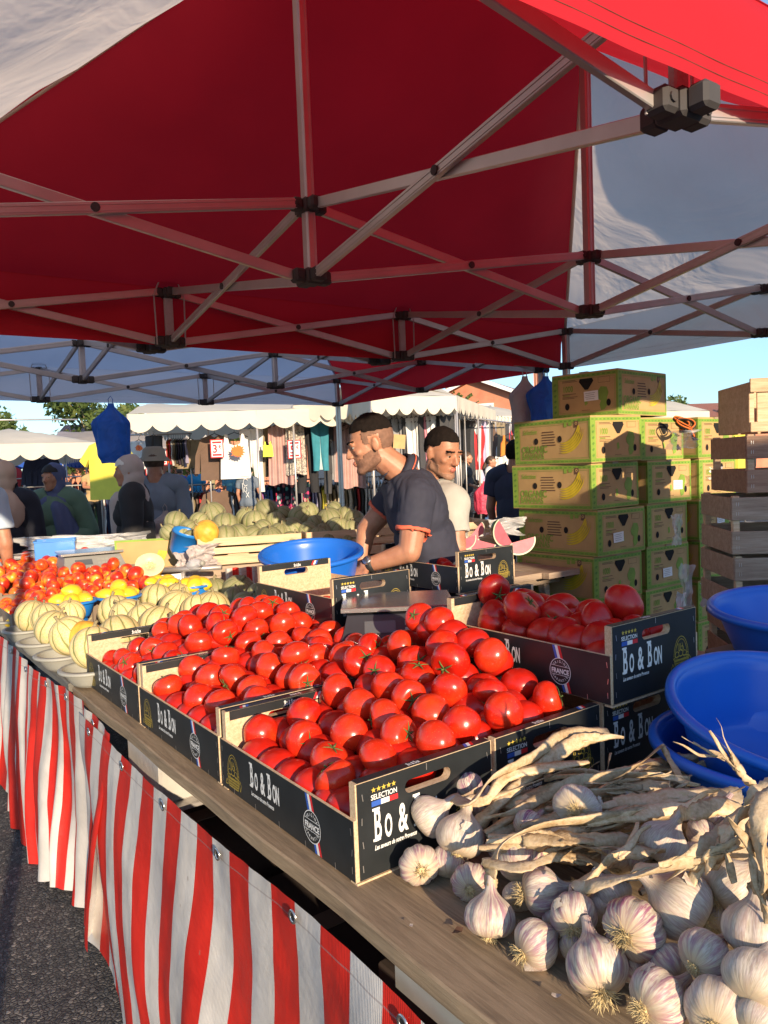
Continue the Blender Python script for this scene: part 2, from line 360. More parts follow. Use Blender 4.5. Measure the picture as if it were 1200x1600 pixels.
    m, t, b = _new('skin'); v = tcoord(t); c = ramp(t, nnoise(t, v, 18, 4), [(.3, (.36, .16, .095)), (.7, (.47, .235, .145))]); lk(t, c, b.inputs['Base Color'])
    b.inputs['Roughness'].default_value = .48; b.inputs['Subsurface Weight'].default_value = .15; b.inputs['Subsurface Radius'].default_value = (.02, .008, .004); b.inputs['Subsurface Scale'].default_value = .6; bump(t, b, nnoise(t, v, 150, 4), .4, .0012)
    # roughcast / brick
    m, t, b = _new('pink_render'); v = tcoord(t); c = ramp(t, nnoise(t, v, 1.2, 6, .6), [(.3, (.46, .17, .10)), (.7, (.58, .25, .15))]); lk(t, c, b.inputs['Base Color']); b.inputs['Roughness'].default_value = .9; bump(t, b, nnoise(t, v, 14, 5), .4, .03)
    m, t, b = _new('roof_tiles'); v = tcoord(t); wv = t.nodes.new('ShaderNodeTexWave'); wv.inputs['Scale'].default_value = 2.2; wv.inputs['Distortion'].default_value = .5; lk(t, v, wv.inputs['Vector'])
    c = ramp(t, wv.outputs['Fac'], [(.2, (.22, .08, .045)), (.8, (.42, .17, .10))]); lk(t, c, b.inputs['Base Color']); bump(t, b, wv.outputs['Fac'], .6, .05)
    # leaves
    m, t, b = _new('leaf'); v = tcoord(t); c = ramp(t, nnoise(t, v, .9, 4), [(.3, (.05, .085, .018)), (.55, (.10, .15, .035)), (.75, (.20, .21, .06))])
    lk(t, c, b.inputs['Base Color']); b.inputs['Roughness'].default_value = .6
    tr = t.nodes.new('ShaderNodeBsdfTranslucent'); lk(t, c, tr.inputs['Color']); ms = t.nodes.new('ShaderNodeMixShader'); ms.inputs[0].default_value = .3
    lk(t, b.outputs[0], ms.inputs[1]); lk(t, tr.outputs[0], ms.inputs[2]); lk(t, ms.outputs[0], t.nodes['Material Output'].inputs[0])
    # flowered dress print
    m, t, b = _new('flower_print'); v = tcoord(t); vo = t.nodes.new('ShaderNodeTexVoronoi'); vo.inputs['Scale'].default_value = 9; lk(t, v, vo.inputs['Vector'])
    sp = t.nodes.new('ShaderNodeSeparateColor'); lk(t, vo.outputs['Color'], sp.inputs[0])
    col = ramp(t, sp.outputs[0], [(.2, (.6, .05, .18)), (.45, (.04, .35, .38)), (.65, (.75, .55, .5)), (.85, (.5, .02, .08))])
    c = mix(t, ramp(t, vo.outputs['Distance'], [(.35, (1, 1, 1)), (.5, (0, 0, 0))]), (.012, .014, .04), col); lk(t, c, b.inputs['Base Color']); b.inputs['Roughness'].default_value = .8
    m, t, b = _new('leopard_print'); v = tcoord(t); vo = t.nodes.new('ShaderNodeTexVoronoi'); vo.inputs['Scale'].default_value = 26; lk(t, v, vo.inputs['Vector'])
    c = ramp(t, vo.outputs['Distance'], [(.25, (.62, .56, .48)), (.42, (.05, .04, .04)), (.6, (.55, .48, .40))]); lk(t, c, b.inputs['Base Color']); b.inputs['Roughness'].default_value = .8
special_materials()
mat('alu', (.50, .47, .45), .38, .10, 6, 120, .08, .001, metal=.55)
mat('dark_plastic', (.045, .04, .04), .75, .1, 10, 120, .1)
mat('black_rubber', (.02, .02, .02), .6)
mat('steel', (.55, .54, .53), .25, .05, 6, 200, .05, .001, metal=.9)
mat('blue_plastic', (.014, .135, .60), .30, .06, 5, 160, .04, .001)
mat('bright_blue_plastic', (.02, .20, .62), .32, .06, 5, 160, .04, .001)
mat('grey_plastic', (.30, .30, .27), .5, .10, 12, 160, .06, .001)
mat('black_print', (.016, .019, .021), .42, .25, 12, 300, .12, .0006)
mat('white_print', (.74, .74, .72), .5, .05)
mat('gold_print', (.55, .40, .06), .5, .1)
mat('grey_gold_print', (.22, .18, .05), .5, .1)
mat('flag_blue', (.03, .10, .42), .5, .05)
mat('flag_red', (.62, .02, .025), .5, .05)
mat('staple', (.62, .60, .58), .3, .1, metal=.8)
mat('kraft', (.46, .305, .13), .75, .14, 5, 60, .2, .002, rnd=.14)
mat('box_green', (.21, .34, .045), .65, .22, 9, 60, .15, .001)
mat('dark_box_green', (.11, .24, .03), .65, .2, 9)
mat('box_brown', (.12, .06, .035), .7, .1)
mat('banana_yellow', (.58, .44, .02), .6, .12, 20)
mat('banana_line', (.33, .27, .02), .6, .1, 20)
mat('black_void', (.006, .006, .006), .9, 0, bstr=0)
mat('paper_white', (.78, .78, .78), .7, .06, 12)
mat('fruit_flesh', (.74, .62, .38), .45, .12, 40, 150, .3)
mat('watermelon_flesh', (.50, .13, .17), .5, .2, 18, 150, .3)
mat('watermelon_rind', (.04, .09, .03), .4, .3, 20)
mat('lemon_skin', (.80, .52, .03), .38, .12, 16, 160, .5, .002, rnd=.2)
mat('calyx_green', (.10, .15, .035), .7, .35, 60)
mat('stem_brown', (.26, .22, .12), .8, .3, 60)
mat('root_straw', (.55, .43, .22), .8, .25, 80, rnd=.3)
mat('brown_card', (.20, .15, .11), .7, .12, 8, rnd=.1)
mat('concrete', (.42, .41, .38), .85, .12, 12, 50, .4, .004)
mat('hair_black', (.011, .008, .007), .9, .3, 60, 320, .8, .003, spec=.15)
mat('hair_brown', (.075, .042, .026), .55, .3, 40, 220, .8, .004)
mat('stubble', (.20, .105, .07), .8, .25, 90, 400, .5, .001)
mat('eye_white', (.34, .31, .28), .4, .02, bstr=0)
mat('iris', (.02, .012, .008), .15, .02, bstr=0)
mat('lip', (.40, .13, .10), .45, .1)
fabric('tent_red', (.54, .014, .026), .34, .72, .07, 2.2, .22, 1.8, .05)
fabric('tent_white_warmed', (.72, .63, .56), .60, .72, .07, 1.8, .6, 2.0, .08)  # white cloth; the warmth of bounced sunlight is put into its colour
fabric('tent_skylit_white', (.64, .61, .68), .60, .72, .06, 1.5, .3, 1.3, .05)  # also white cloth; the lilac is sky-lit shade put into the colour
fabric('awning_cream', (.72, .66, .55), .25, .75, .08, 1.0, .4, 1.0, .08)
fabric('awning_blue', (.02, .09, .42), .25, .7, .08, 1.0, .3, 1.0, .06)
fabric('bag_blue', (.018, .13, .60), .25, .35, .15, 9, .8, 9, .03)
fabric('bag_white', (.55, .50, .50), .35, .35, .12, 9, .8, 11, .03)
fabric('bag_pink', (.72, .08, .14), .35, .4, .15, 14, .8, 14, .03)

# ================================================================ ground
mb = MB(); N = 60
mb.grid(lambda u, v: ((u-.5)*1600, (v-.5)*1600+500, 0), 8, 8)
o = mb.build('ground', MATS['asphalt']); tag(o, kind='structure')

# ================================================================ frames tent
TU = Vector((-.5664, .8241, 0)); TV = Vector((.8241, .5664, 0)); TANG = radians(34.5)
K1 = Vector((-.23, 2.815, 0))
Z1, Z2, ZP, ZE = 2.41, 2.16, 3.40, 2.44
def tent(name, label, origin, mats, post_slots=True, seed=1):
    """mats: near, far, left, right panel materials; x runs along the ridge (4.5 m), y across (3 m)"""
    rt = thing(name, label, 'market tent', origin, TANG, 'folding frame tents over the fruit stall')
    alu, dk = MATS['alu'], MATS['dark_plastic']
    def joint(x, y, z, rot=0, big=1.0):
        m_ = MB(); R_ = Matrix.Rotation(rot, 4, 'Z')
        b = MB()
        T_ = Matrix.Translation((x, y, z)) @ R_
        b.box((0, 0, 0), (.062*big, .062*big, .05*big), 0, T_, bev=.008)
        for s in (-1, 1):
            b.box((.048*big*s, 0, 0), (.04*big, .046*big, .044*big), 0, T_, bev=.008)
            b.box((0, .048*big*s, 0), (.046*big, .04*big, .044*big), 0, T_, bev=.008)
            b.tube([T_ @ Vector((.05*big*s, -.027*big, 0)), T_ @ Vector((.05*big*s, .027*big, 0))], .009*big, 8)
        b.build('joint', dk, rt)
    def post(x, y, z0, z1, w=.045):
        b = MB(); b.box((x, y, (z0+z1)/2), (w, w, z1-z0), 0, bev=.006)
        for s in (-1, 1):                     # grooves of the extrusion
            b.box((x+s*w*.28, y-w/2-.001, (z0+z1)/2), (.005, .003, z1-z0-.01)); b.box((x+s*w*.28, y+w/2+.001, (z0+z1)/2), (.005, .003, z1-z0-.01))
        b.build('post', alu, rt)
    def scissor(a, b_):
        a = Vector((*a, 0)); b_ = Vector((*b_, 0)); d = (b_-a).normalized(); sd_ = Vector((-d.y, d.x, 0))*.011; e = d*.05
        for (za, zb, off) in ((Z1, Z2, 1), (Z2, Z1, -1)):
            m_ = MB(); p0 = a+e+sd_*off+Vector((0, 0, za)); p1 = b_-e+sd_*off+Vector((0, 0, zb))
            m_.bar(p0, p1, .018, .036); dd = (p1-p0).normalized(); up = Vector((0, 0, 1))
            for s in (-1, 1):
                m_.bar(p0+sd_.normalized()*off*.0095+up*s*.009, p1+sd_.normalized()*off*.0095+up*s*.009, .003, .004)
            m_.build('truss_bar', alu, rt)
        mid = (a+b_)/2+Vector((0, 0, (Z1+Z2)/2)); m_ = MB(); m_.tube([mid-sd_*2.4, mid+sd_*2.4], .014, 10); m_.build('pivot', dk, rt)
    X = [0, 1.5, 3.0, 4.5]
    for (x, y) in ((0, 0), (4.5, 0), (4.5, 3), (0, 3)): post(x, y, 0.0, ZE-.02); joint(x, y, Z1); joint(x, y, Z2); 
    for x in (1.5, 3.0):
        for y in (0, 3): joint(x, y, Z1, 0, 1.0); joint(x, y, Z2, 0, 1.15)
        joint(x, 1.5, Z1); joint(x, 1.5, Z2, 0, 1.1); post(x, 1.5, Z2, ZP-.02, .04)
        scissor((x, 0), (x, 1.5)); scissor((x, 1.5), (x, 3))
    for x in (0, 4.5): joint(x, 1.5, Z1); joint(x, 1.5, Z2)
    for i in range(3):
        scissor((X[i], 0), (X[i+1], 0)); scissor((X[i], 3), (X[i+1], 3)); scissor((X[i], 1.5), (X[i+1], 1.5))
    for x in (0, 4.5): scissor((x, 0), (x, 1.5)); scissor((x, 1.5), (x, 3))
    # short straps holding the fabric at the middle brackets
    for x in (1.5, 3.0):
        for y, s in ((3, -1), (0, 1)):
            m_ = MB(); m_.box((x, y-s*.0, (Z1+Z2)/2), (.045, .02, Z1-Z2-.05), 0, bev=.004)
            for q in (-1, 1): m_.tube([(x+q*.075, y+s*.02, Z2-.02), (x+q*.08, y+s*.02, Z1-.02), (x+q*.05, y+s*.02, Z1+.05), (x, y+s*.02, Z1+.055)], .004, 6)
            m_.build('strap', MATS['bag_white'], rt)
    # roof fabric
    def sag(p, q, r_, u, v): pass
    def quad_panel(nm, e0, e1, p0, p1, m_, sg=.10, nu=28, nv=16):
        """eave e0->e1, top p0->p1"""
        e0, e1, p0, p1 = map(Vector, (e0, e1, p0, p1))
        def fn(u, v):
            a = e0.lerp(e1, u); b = p0.lerp(p1, u); q = a.lerp(b, v)
            w_ = 4*v*(1-v); edge = min(1, 4*u*(1-u)*2.2) if (p1-p0).length > .1 else 1-abs(2*u-1)**2
            q.z -= sg*w_*edge + .012*sin(q.x*9+seed)*sin(q.y*11)*w_
            return q
        b = MB(); b.grid(fn, nu, nv); o = b.build(nm, m_, rt, True)
    zt = ZE
    quad_panel('roof_panel', (-.02, -.02, zt), (4.52, -.02, zt), (1.5, 1.5, ZP), (3.0, 1.5, ZP), mats[0])
    quad_panel('roof_panel', (4.52, 3.02, zt), (-.02, 3.02, zt), (3.0, 1.5, ZP), (1.5, 1.5, ZP), mats[1])
    quad_panel('roof_panel', (-.02, 3.02, zt), (-.02, -.02, zt), (1.5, 1.5, ZP), (1.5, 1.5, ZP), mats[2], .12)
    quad_panel('roof_panel', (4.52, -.02, zt), (4.52, 3.02, zt), (3.0, 1.5, ZP), (3.0, 1.5, ZP), mats[3], .12)
    for (x, y, xr) in ((0, 0, 1.5), (4.5, 0, 3.0), (4.5, 3, 3.0), (0, 3, 1.5)):      # hip seams
        m_ = MB(); pts = [Vector((x+(xr-x)*t, y+(1.5-y)*t, zt-.006+(ZP-zt)*t)) for t in [i/12 for i in range(13)]]; m_.tube(pts, .010, 6, flat=.3); m_.build('seam', mats[2], rt, True)
    # valances
    def valance(a, b_, out, m_, zb=2.185):
        a = Vector(a); b_ = Vector(b_); out = Vector(out); L = (b_-a).length
        def fn(u, v):
            q = a.lerp(b_, u) + out*(.035+.007*sin(u*L*3+seed)*(1-v)+.0015*sin(u*L*23)*(1-v) + .012*(1-v) - .04*max(0, v-.7)/.3)
            q.z = zb+(zt-zb+.0)*v + .005*sin(u*L*2.1)*(1-v); return q
        m2 = MB(); m2.grid(fn, int(L*22), 8); o = m2.build('valance', m_, rt, True)
        s_ = MB()       # stitched hem
        for vz in (.10, .2):
            s_.tube([fn(i/60, vz)+out*.0006 for i in range(61)], .0007, 4)
        s_.build('stitching', MATS['box_brown'], o)
    valance((-.02, -.02, 0), (4.52, -.02, 0), (0, -1, 0), mats[0]); valance((4.52, 3.02, 0), (-.02, 3.02, 0), (0, 1, 0), mats[1], 2.15)
    valance((-.02, 3.02, 0), (-.02, -.02, 0), (-1, 0, 0), mats[2]); valance((4.52, -.02, 0), (4.52, 3.02, 0), (1, 0, 0), mats[3], 2.15)
    return rt
tr_, tw_, tl_ = MATS['tent_red'], MATS['tent_white_warmed'], MATS['tent_skylit_white']
NL = K1-TV*1.5-TU*1.5
tent('frame_tent', 'red and white folding tent spread over the tomato and garlic tables', NL, (tr_, tr_, tw_, tw_), seed=1)
tent('frame_tent', 'white folding tent, its cloth tinted lilac as sky-lit shade, with one red end, standing beyond the red tent', NL+TU*3.22-TV*.03, (tl_, tl_, tl_, tr_), seed=4)
# ================================================================ the tables and the striped cloth
UT = Vector((-.588, .809, 0)).normalized(); VT = Vector((.809, .588, 0)).normalized(); TA = Vector((-.046, 1.262, 0))
TROT = atan2(VT.y, VT.x)          # local x = VT (into the stall), local y = UT (along the front)
TZ = .78
def T(a, b, z): return TA + UT*a + VT*b + Vector((0, 0, z))
def board_table(label, a0, a1, b0, b1, mt, nb=4, zt=TZ, group='trestle tables of the stall', tilt=0):
    rt = thing('trestle_table', label, 'table', T(a0, b0, 0), TROT, group)
    L = a1-a0; W = b1-b0; rr = random.Random(int(a0*100)+int(b0*10)+5)
    for i in range(nb):
        wv = W/nb; m_ = MB(); ov = rr.uniform(-.03, .03)
        def fn_box(m_=m_):
            n = 20
            vs = []
            for q in range(n+1):
                y = -ov + (L+2*ov)*q/n; s0 = .0025*sin(q*1.7+i); 
                for (x, z) in ((i*wv+.003+s0, zt-.030), (i*wv+wv-.003, zt-.030), (i*wv+wv-.003, zt-.002), (i*wv+wv-.006, zt), (i*wv+.006+s0, zt), (i*wv+.002+s0, zt-.003)):
                    vs.append((x, y, z + .0015*sin(q*.9+i)))
            fs = [(q*6+j, q*6+(j+1) % 6, (q+1)*6+(j+1) % 6, (q+1)*6+j) for q in range(n) for j in range(6)]
            fs += [tuple(reversed(range(6))), tuple(n*6+j for j in range(6))]
            m_.add(vs, [tuple(reversed(f)) for f in fs])
        fn_box(); m_.build('board', mt, rt)
    for y in (L*.12, L*.88):
        for x in (W*.1, W*.9):
            m_ = MB(); m_.bar((x, y, .0), (x+(.06 if x < W/2 else -.06), y, zt-.075), .04, .05, up=(0, 1, 0)); m_.build('leg', MATS['old_crate_wood'], rt)
        m_ = MB(); m_.box((W/2, y, zt-.052), (W*.9, .06, .044), bev=.004); m_.build('crossbeam', MATS['old_crate_wood'], rt)
    return rt
board_table('weathered board table carrying the garlic and the tomato boxes, its edge above the striped cloth', -1.15, 1.62, -.085, 1.75, MATS['board_wood'], 5)
board_table('grey board table beyond the tomato boxes, holding the melon bowls and nectarines', 1.64, 4.6, -.085, 1.15, MATS['grey_wood'], 4)
# a cinder slab and metal rail carrying the boards near the cloth seam
r0 = thing('support_block', 'pale concrete block under the table edge beside the cloth seam', 'block', T(1.0, -.02, .60), TROT)
m_ = MB(); m_.box((.05, .02, .07), (.16, .26, .13), bev=.008); m_.build('block', MATS['concrete'], r0)
m_ = MB(); m_.box((.05, .02, .003), (.22, .34, .012), bev=.002); m_.build('metal_plate', MATS['alu'], r0)
r0 = thing('steel_rail', 'grey steel rail running under the near end of the garlic table', 'rail', T(-1.0, -.045, .70), TROT)
m_ = MB(); m_.box((0, .42, .02), (.05, .85, .045), bev=.003); m_.build('rail', MATS['grey_plastic'], r0)

def cloth(name, label, a0, a1, ztop, zbot, seed, period, gath, corner=0):
    rr = random.Random(seed); ph = [rr.uniform(0, 6.28) for _ in range(8)]
    L = a1-a0
    def bulge(a, h):           # h: 0 top, 1 bottom ; outward displacement
        s = (.014*sin(a*9+ph[0]+h*2.2) + .034*sin(a*4.3+ph[1]+h*1.6)) * min(1, h*1.6) + gath*(.011*sin(a*31+ph[2]+h*1.3)+.007*sin(a*52+ph[3]-h*2))*(.35+h)
        s += .008*sin(a*17+h*5+ph[4])*h*(1-h)*3 + .06*h + .03*sin(a*2.1+ph[5])*h
        s += .0016*noise.noise(Vector((a*22, h*9, seed)))+ .004*noise.noise(Vector((a*7, h*5, seed)))
        return s
    def fn(u, v):
        a = a0+L*u; h = 1-v; scal = 0
        b = -.09 - .012 - (.0 if a0 < 0 else -.012) - bulge(a, h)
        zt = ztop + .012*sin(a*5+ph[6]) - .010*abs(sin(a*3.6+.6)); zb = zbot + .03*sin(a*2.3+ph[7]) + .012*sin(a*11)
        z = zb + (zt-zb)*v
        sl = gath*.03*sin(a*14+ph[1])*h + .10*sin(a*2.6+ph[2]+h*2.4)*h + .02*sin(a*6.5+h*5)*h*(1-h)*2
        return T(a+sl, b, z)
    def uvf(u, v): return ((a0+L*u)/period, v)
    m_ = MB(); nu = int(L*170); m_.grid(fn, nu, 46, uvf=uvf)
    root = m_.build(name, MATS['striped_cloth'], None, True)
    tag(root, label, 'striped cloth', 'striped cloths hung on the table fronts')
    # eyelets along the hem
    n = int(L/.33)
    for i in range(n+1):
        u = min(.985, max(.015, (i+.5)/(n+1))); p = fn(u, .972)-VT*.004; p2 = p-VT*.004
        e = MB(); e.lathe([(.007, 0), (.0075, .002), (.012, .0022), (.0125, 0)], 14, 0, frame4(p2, VT.cross(Vector((0, 0, 1))), Vector((0, 0, 1))))
        e.lathe([(.0001, .0005), (.007, .0006)], 12, 1, frame4(p2, VT.cross(Vector((0, 0, 1))), Vector((0, 0, 1)))); e.build('eyelet', [MATS['steel'], MATS['black_void']], root, True)
    for i, k in enumerate([]):   # loose hem thread
        m2 = MB(); pts = [fn(k+j*.004, 1.0)+Vector((0, 0, .003+.004*sin(j*1.3)))-VT*.002 for j in range(6)]; m2.tube(pts, .0007, 4); m2.build('loose_thread', MATS['root_straw'], root)
    return root
cloth('striped_cloth', 'red and white striped cloth gathered in narrow folds below the melons and nectarines', 1.16, 4.6, .755, .03, 3, .135, 1.0)
cloth('striped_cloth', 'red and white striped cloth with broad wavy stripes below the tomato boxes and garlic', -1.3, 1.46, .728, .03, 11, .172, .10)
# added cartons, near black to paint the shade in the gap above the cloth
for i, (a, w, h, nm) in enumerate(((-1.0, .52, .50, 'shade coloured carton under the near end of the garlic table'), (-.42, .5, .56, 'shade coloured carton under the table below the nearest tomato box'), (.14, .5, .46, 'shade coloured carton under the table below the second tomato box'), (.70, .5, .52, 'shade coloured carton under the table beside the concrete block'))):
    rt = thing('carton', nm, 'carton', T(a, .06, .002), TROT, 'shade coloured cartons under the table'); m_ = MB(); m_.box((.2, w/2, h/2), (.4, w, h), bev=.004); m_.build('body', mat('shade_carton', (.05, .035, .028), .8), rt); m_ = MB(); m_.box((.2, w/2, h+.002), (.41, .06, .003)); m_.build('tape', MATS['brown_card'], rt)

# ================================================================ printed produce boxes
BW, BL, BH, BS = .308, .52, .165, .105       # width, length, end height, side height
def ring_panel(mb, w, h, t, slot, mi_core, mat4):
    """upright panel in local xz, thickness along y (0..t), with a rounded hand slot (cx, cz, half length, radius)"""
    cx, cz, hl, r = slot; N = 36; inner = []; outer = []
    for i in range(N):
        an = 2*pi*(i+.5)/N; c_, s_ = cos(an), sin(an)
        ix = cx + (hl if c_ > 0 else -hl) + r*c_ if abs(c_) > 1e-6 else cx; iz = cz + r*s_
        inner.append((ix, iz))
        dx, dz = (ix-cx), (iz-cz)
        tx = ((w-cx) if dx > 0 else cx)/abs(dx) if abs(dx) > 1e-9 else 1e9; tz = ((h-cz) if dz > 0 else cz)/abs(dz) if abs(dz) > 1e-9 else 1e9
        k = min(tx, tz); outer.append((cx+dx*k, cz+dz*k))
    # snap the nearest outer point to each corner
    for c in ((0, 0), (w, 0), (0, h), (w, h)):
        j = min(range(N), key=lambda q: (outer[q][0]-c[0])**2+(outer[q][1]-c[1])**2); outer[j] = c
    vs = [(x, y, z) for y in (0, t) for (x, z) in outer+inner]
    n = 2*N; fs = []
    for i in range(N):
        j = (i+1) % N
        fs.append((i, j, N+j, N+i)); fs.append((n+i, n+N+i, n+N+j, n+j)); fs.append((N+i, N+j, n+N+j, n+N+i)); fs.append((j, i, n+i, n+j))
    mb.add(vs, fs, mi_core, mat4)
def star(mb, cx, cy, r, mi, mat4):
    pts = []
    for i in range(10):
        a = pi/2+i*pi/5; q = r if i % 2 == 0 else r*.42; pts.append((cx+q*cos(a), cy+q*sin(a), 0))
    mb.poly(pts, mi, mat4)
def stroke(mb, pts, w, mi, mat4):
    for i in range(len(pts)-1):
        a = Vector((*pts[i], 0)); b = Vector((*pts[i+1], 0)); d = (b-a)
        if d.length < 1e-7: continue
        n = Vector((-d.y, d.x, 0)).normalized()*w/2; e = d.normalized()*w*.3
        mb.add([a-n-e, b-n+e, b+n+e, a+n-e], [(0, 1, 2, 3)], mi, mat4)
def arc(cx, cy, rx, ry, a0, a1, n=14): return [(cx+rx*cos(a0+(a1-a0)*i/n), cy+ry*sin(a0+(a1-a0)*i/n)) for i in range(n+1)]
def disc_ring(mb, cx, cy, r0, r1, mi, mat4, n=32):
    vs = [(cx+r*cos(2*pi*i/n), cy+r*sin(2*pi*i/n), 0) for r in (r0, r1) for i in range(n)]
    mb.add(vs, [(i, (i+1) % n, n+(i+1) % n, n+i) for i in range(n)], mi, mat4)
def basket(mb, cx, cy, s, mi, mat4):
    """gold line drawing of a handled basket of produce; cy is its foot"""
    w = s*.014
    L_ = lambda pts: stroke(mb, [(cx+x*s, cy+y*s) for x, y in pts], w, mi, mat4)
    L_([(-.36, .30), (-.28, 0), (.28, 0), (.36, .30)]); L_(arc(0, .30, .38, .05, 0, 2*pi, 22)); L_(arc(0, .30, .36, .62, .1, pi-.1, 20)); L_(arc(0, .30, .30, .54, .1, pi-.1, 20))
    for k in range(1, 4): L_([(-.28-.07*k/4*1.2, .075*k), (.28+.07*k/4*1.2, .075*k)])
    for k in range(-5, 6): L_([(k*.05, .01), (k*.062, .27)])
    for x, y, r in ((-.2, .40, .09), (-.02, .43, .10), (.17, .40, .09), (.3, .36, .06), (.05, .56, .07)): L_(arc(x, y, r, r, 0, 2*pi, 12))
    for x in (-.12, -.06, .0, .10): L_([(x, .5), (x-.04, .72)]); 
    L_([(.42, .02), (.48, .2), (.42, .3), (.36, .2), (.42, .02)]); L_([(-.5, .0), (-.42, .16), (-.34, .03), (-.5, 0)])
def staples(mb, pts, mat4, mi, up=True):
    for x, z in pts:
        a = RN.uniform(-.25, .25)
        mb.add([(x-.0008, z-.006, 0), (x+.0008, z-.006, 0), (x+.0008+a*.008, z+.006, 0), (x-.0008+a*.008, z+.006, 0)], [(0, 1, 2, 3)], mi, mat4)
PM = lambda: [MATS['chipboard'], MATS['black_print'], MATS['white_print'], MATS['gold_print'], MATS['flag_blue'], MATS['flag_red'], MATS['staple'], MATS['crate_wood']]
def end_print(mb, mat4):
    """mat4: xy plane of the outside face, x 0..BW left to right, y up"""
    for i in range(5): star(mb, .036+i*.0105, .147, .0052, 3, mat4)
    text_faces(mb, 'SELECTION', mat4 @ Matrix.Translation((.030, .1305, 0)), 2, .0125, .86, .0002)
    mb.poly([(.031, .119, 0), (.0505, .119, 0), (.0505, .128, 0), (.031, .128, 0)], 4, mat4); mb.poly([(.0505, .119, 0), (.068, .119, 0), (.068, .128, 0), (.0505, .128, 0)], 2, mat4); mb.poly([(.068, .119, 0), (.086, .119, 0), (.086, .128, 0), (.068, .128, 0)], 5, mat4)
    word(mb, .034, .060, .056, mat4)
    text_faces(mb, 'Les saveurs de notre Provence', mat4 @ Matrix.Translation((.034, .044, 0)), 2, .0115, .62, .0003, .35)
    basket(mb, .245, .035, .078, 3, mat4)
def word(mb, x, y, h, mat4, sx=.52):
    """Bo & Bon in condensed slab capitals"""
    px = x
    for ch, s, adv in (('B', 1.0, .50), ('o', .0, 0), ('&', .9, .50), ('B', 1.0, .50), ('o', 0, 0), ('n', 0, 0)):
        small = ch in 'on'
        c = ch.upper(); size = h*1.38*(.70 if small else s)
        m4 = mat4 @ Matrix.Translation((px, y + (.0 if not small else 0), 0))
        text_faces(mb, c, m4, 2, size, .36 if c != '&' else .46, .0016 if h > .03 else .0007)
        wd = size*(.285 if c in 'BO' else .31)*1.0
        if c in 'B':                                   # slab serifs
            hh = size*.70; sw = size*.17
            for yy in (-.0008, hh-.0030): mb.poly([(px-.0022, yy+y, .0002), (px+sw, yy+y, .0002), (px+sw, yy+y+.0040*h/.05, .0002), (px-.0022, yy+y+.0040*h/.05, .0002)], 2, mat4)
        px += wd + (.0 if ch != '&' else h*.24) ; 
        if ch == 'o' and px < x+h*1.1: px += h*.24
def side_print(mb, mat4):
    """x 0..BL left to right seen from outside, y up"""
    basket(mb, .058, .012, .078, 3, mat4)
    word(mb, .140, .044, .050, mat4)
    text_faces(mb, 'Les saveurs de notre Provence', mat4 @ Matrix.Translation((.142, .026, 0)), 2, .0125, .62, .0003, .35)
    cx, cy, R_ = .385, .047, .030
    for k, mi in enumerate((4, 2, 5)):                 # slanted tricolour ribbon
        x0 = cx-.022+k*.0075
        mb.poly([(x0+.030, 0.002, -.0001), (x0+.0375, 0.002, -.0001), (x0+.0075, BS-.001, -.0001), (x0, BS-.001, -.0001)], mi, mat4)
    n = 32; mb.poly([(cx+R_*cos(2*pi*i/n), cy+R_*sin(2*pi*i/n), .0002) for i in range(n)], 1, mat4)
    up = mat4 @ Matrix.Translation((0, 0, .0004)); disc_ring(mb, cx, cy, R_*.95, R_, 2, up); 
    text_faces(mb, 'FRANCE', up @ Matrix.Translation((cx, cy-.005, 0)), 2, .0155, .86, .0005, 0, 'CENTER')
    for yy in (.0115, -.0085): stroke(mb, [(cx-.026, cy+yy), (cx+.026, cy+yy)], .0009, 2, up)
    for word_, sg in (('ORIGINE', 1), ('GARANTIE', -1)):
        for i, ch in enumerate(word_):
            an = pi/2*sg - sg*(i-(len(word_)-1)/2)*.30
            m4 = up @ Matrix.Translation((cx+.0215*cos(an), cy+.0215*sin(an), 0)) @ Matrix.Rotation(an-pi/2*sg, 4, 'Z') @ Matrix.Translation((0, -.0025, 0))
            text_faces(mb, ch, m4, 2, .0085, .8, .0001, 0, 'CENTER')
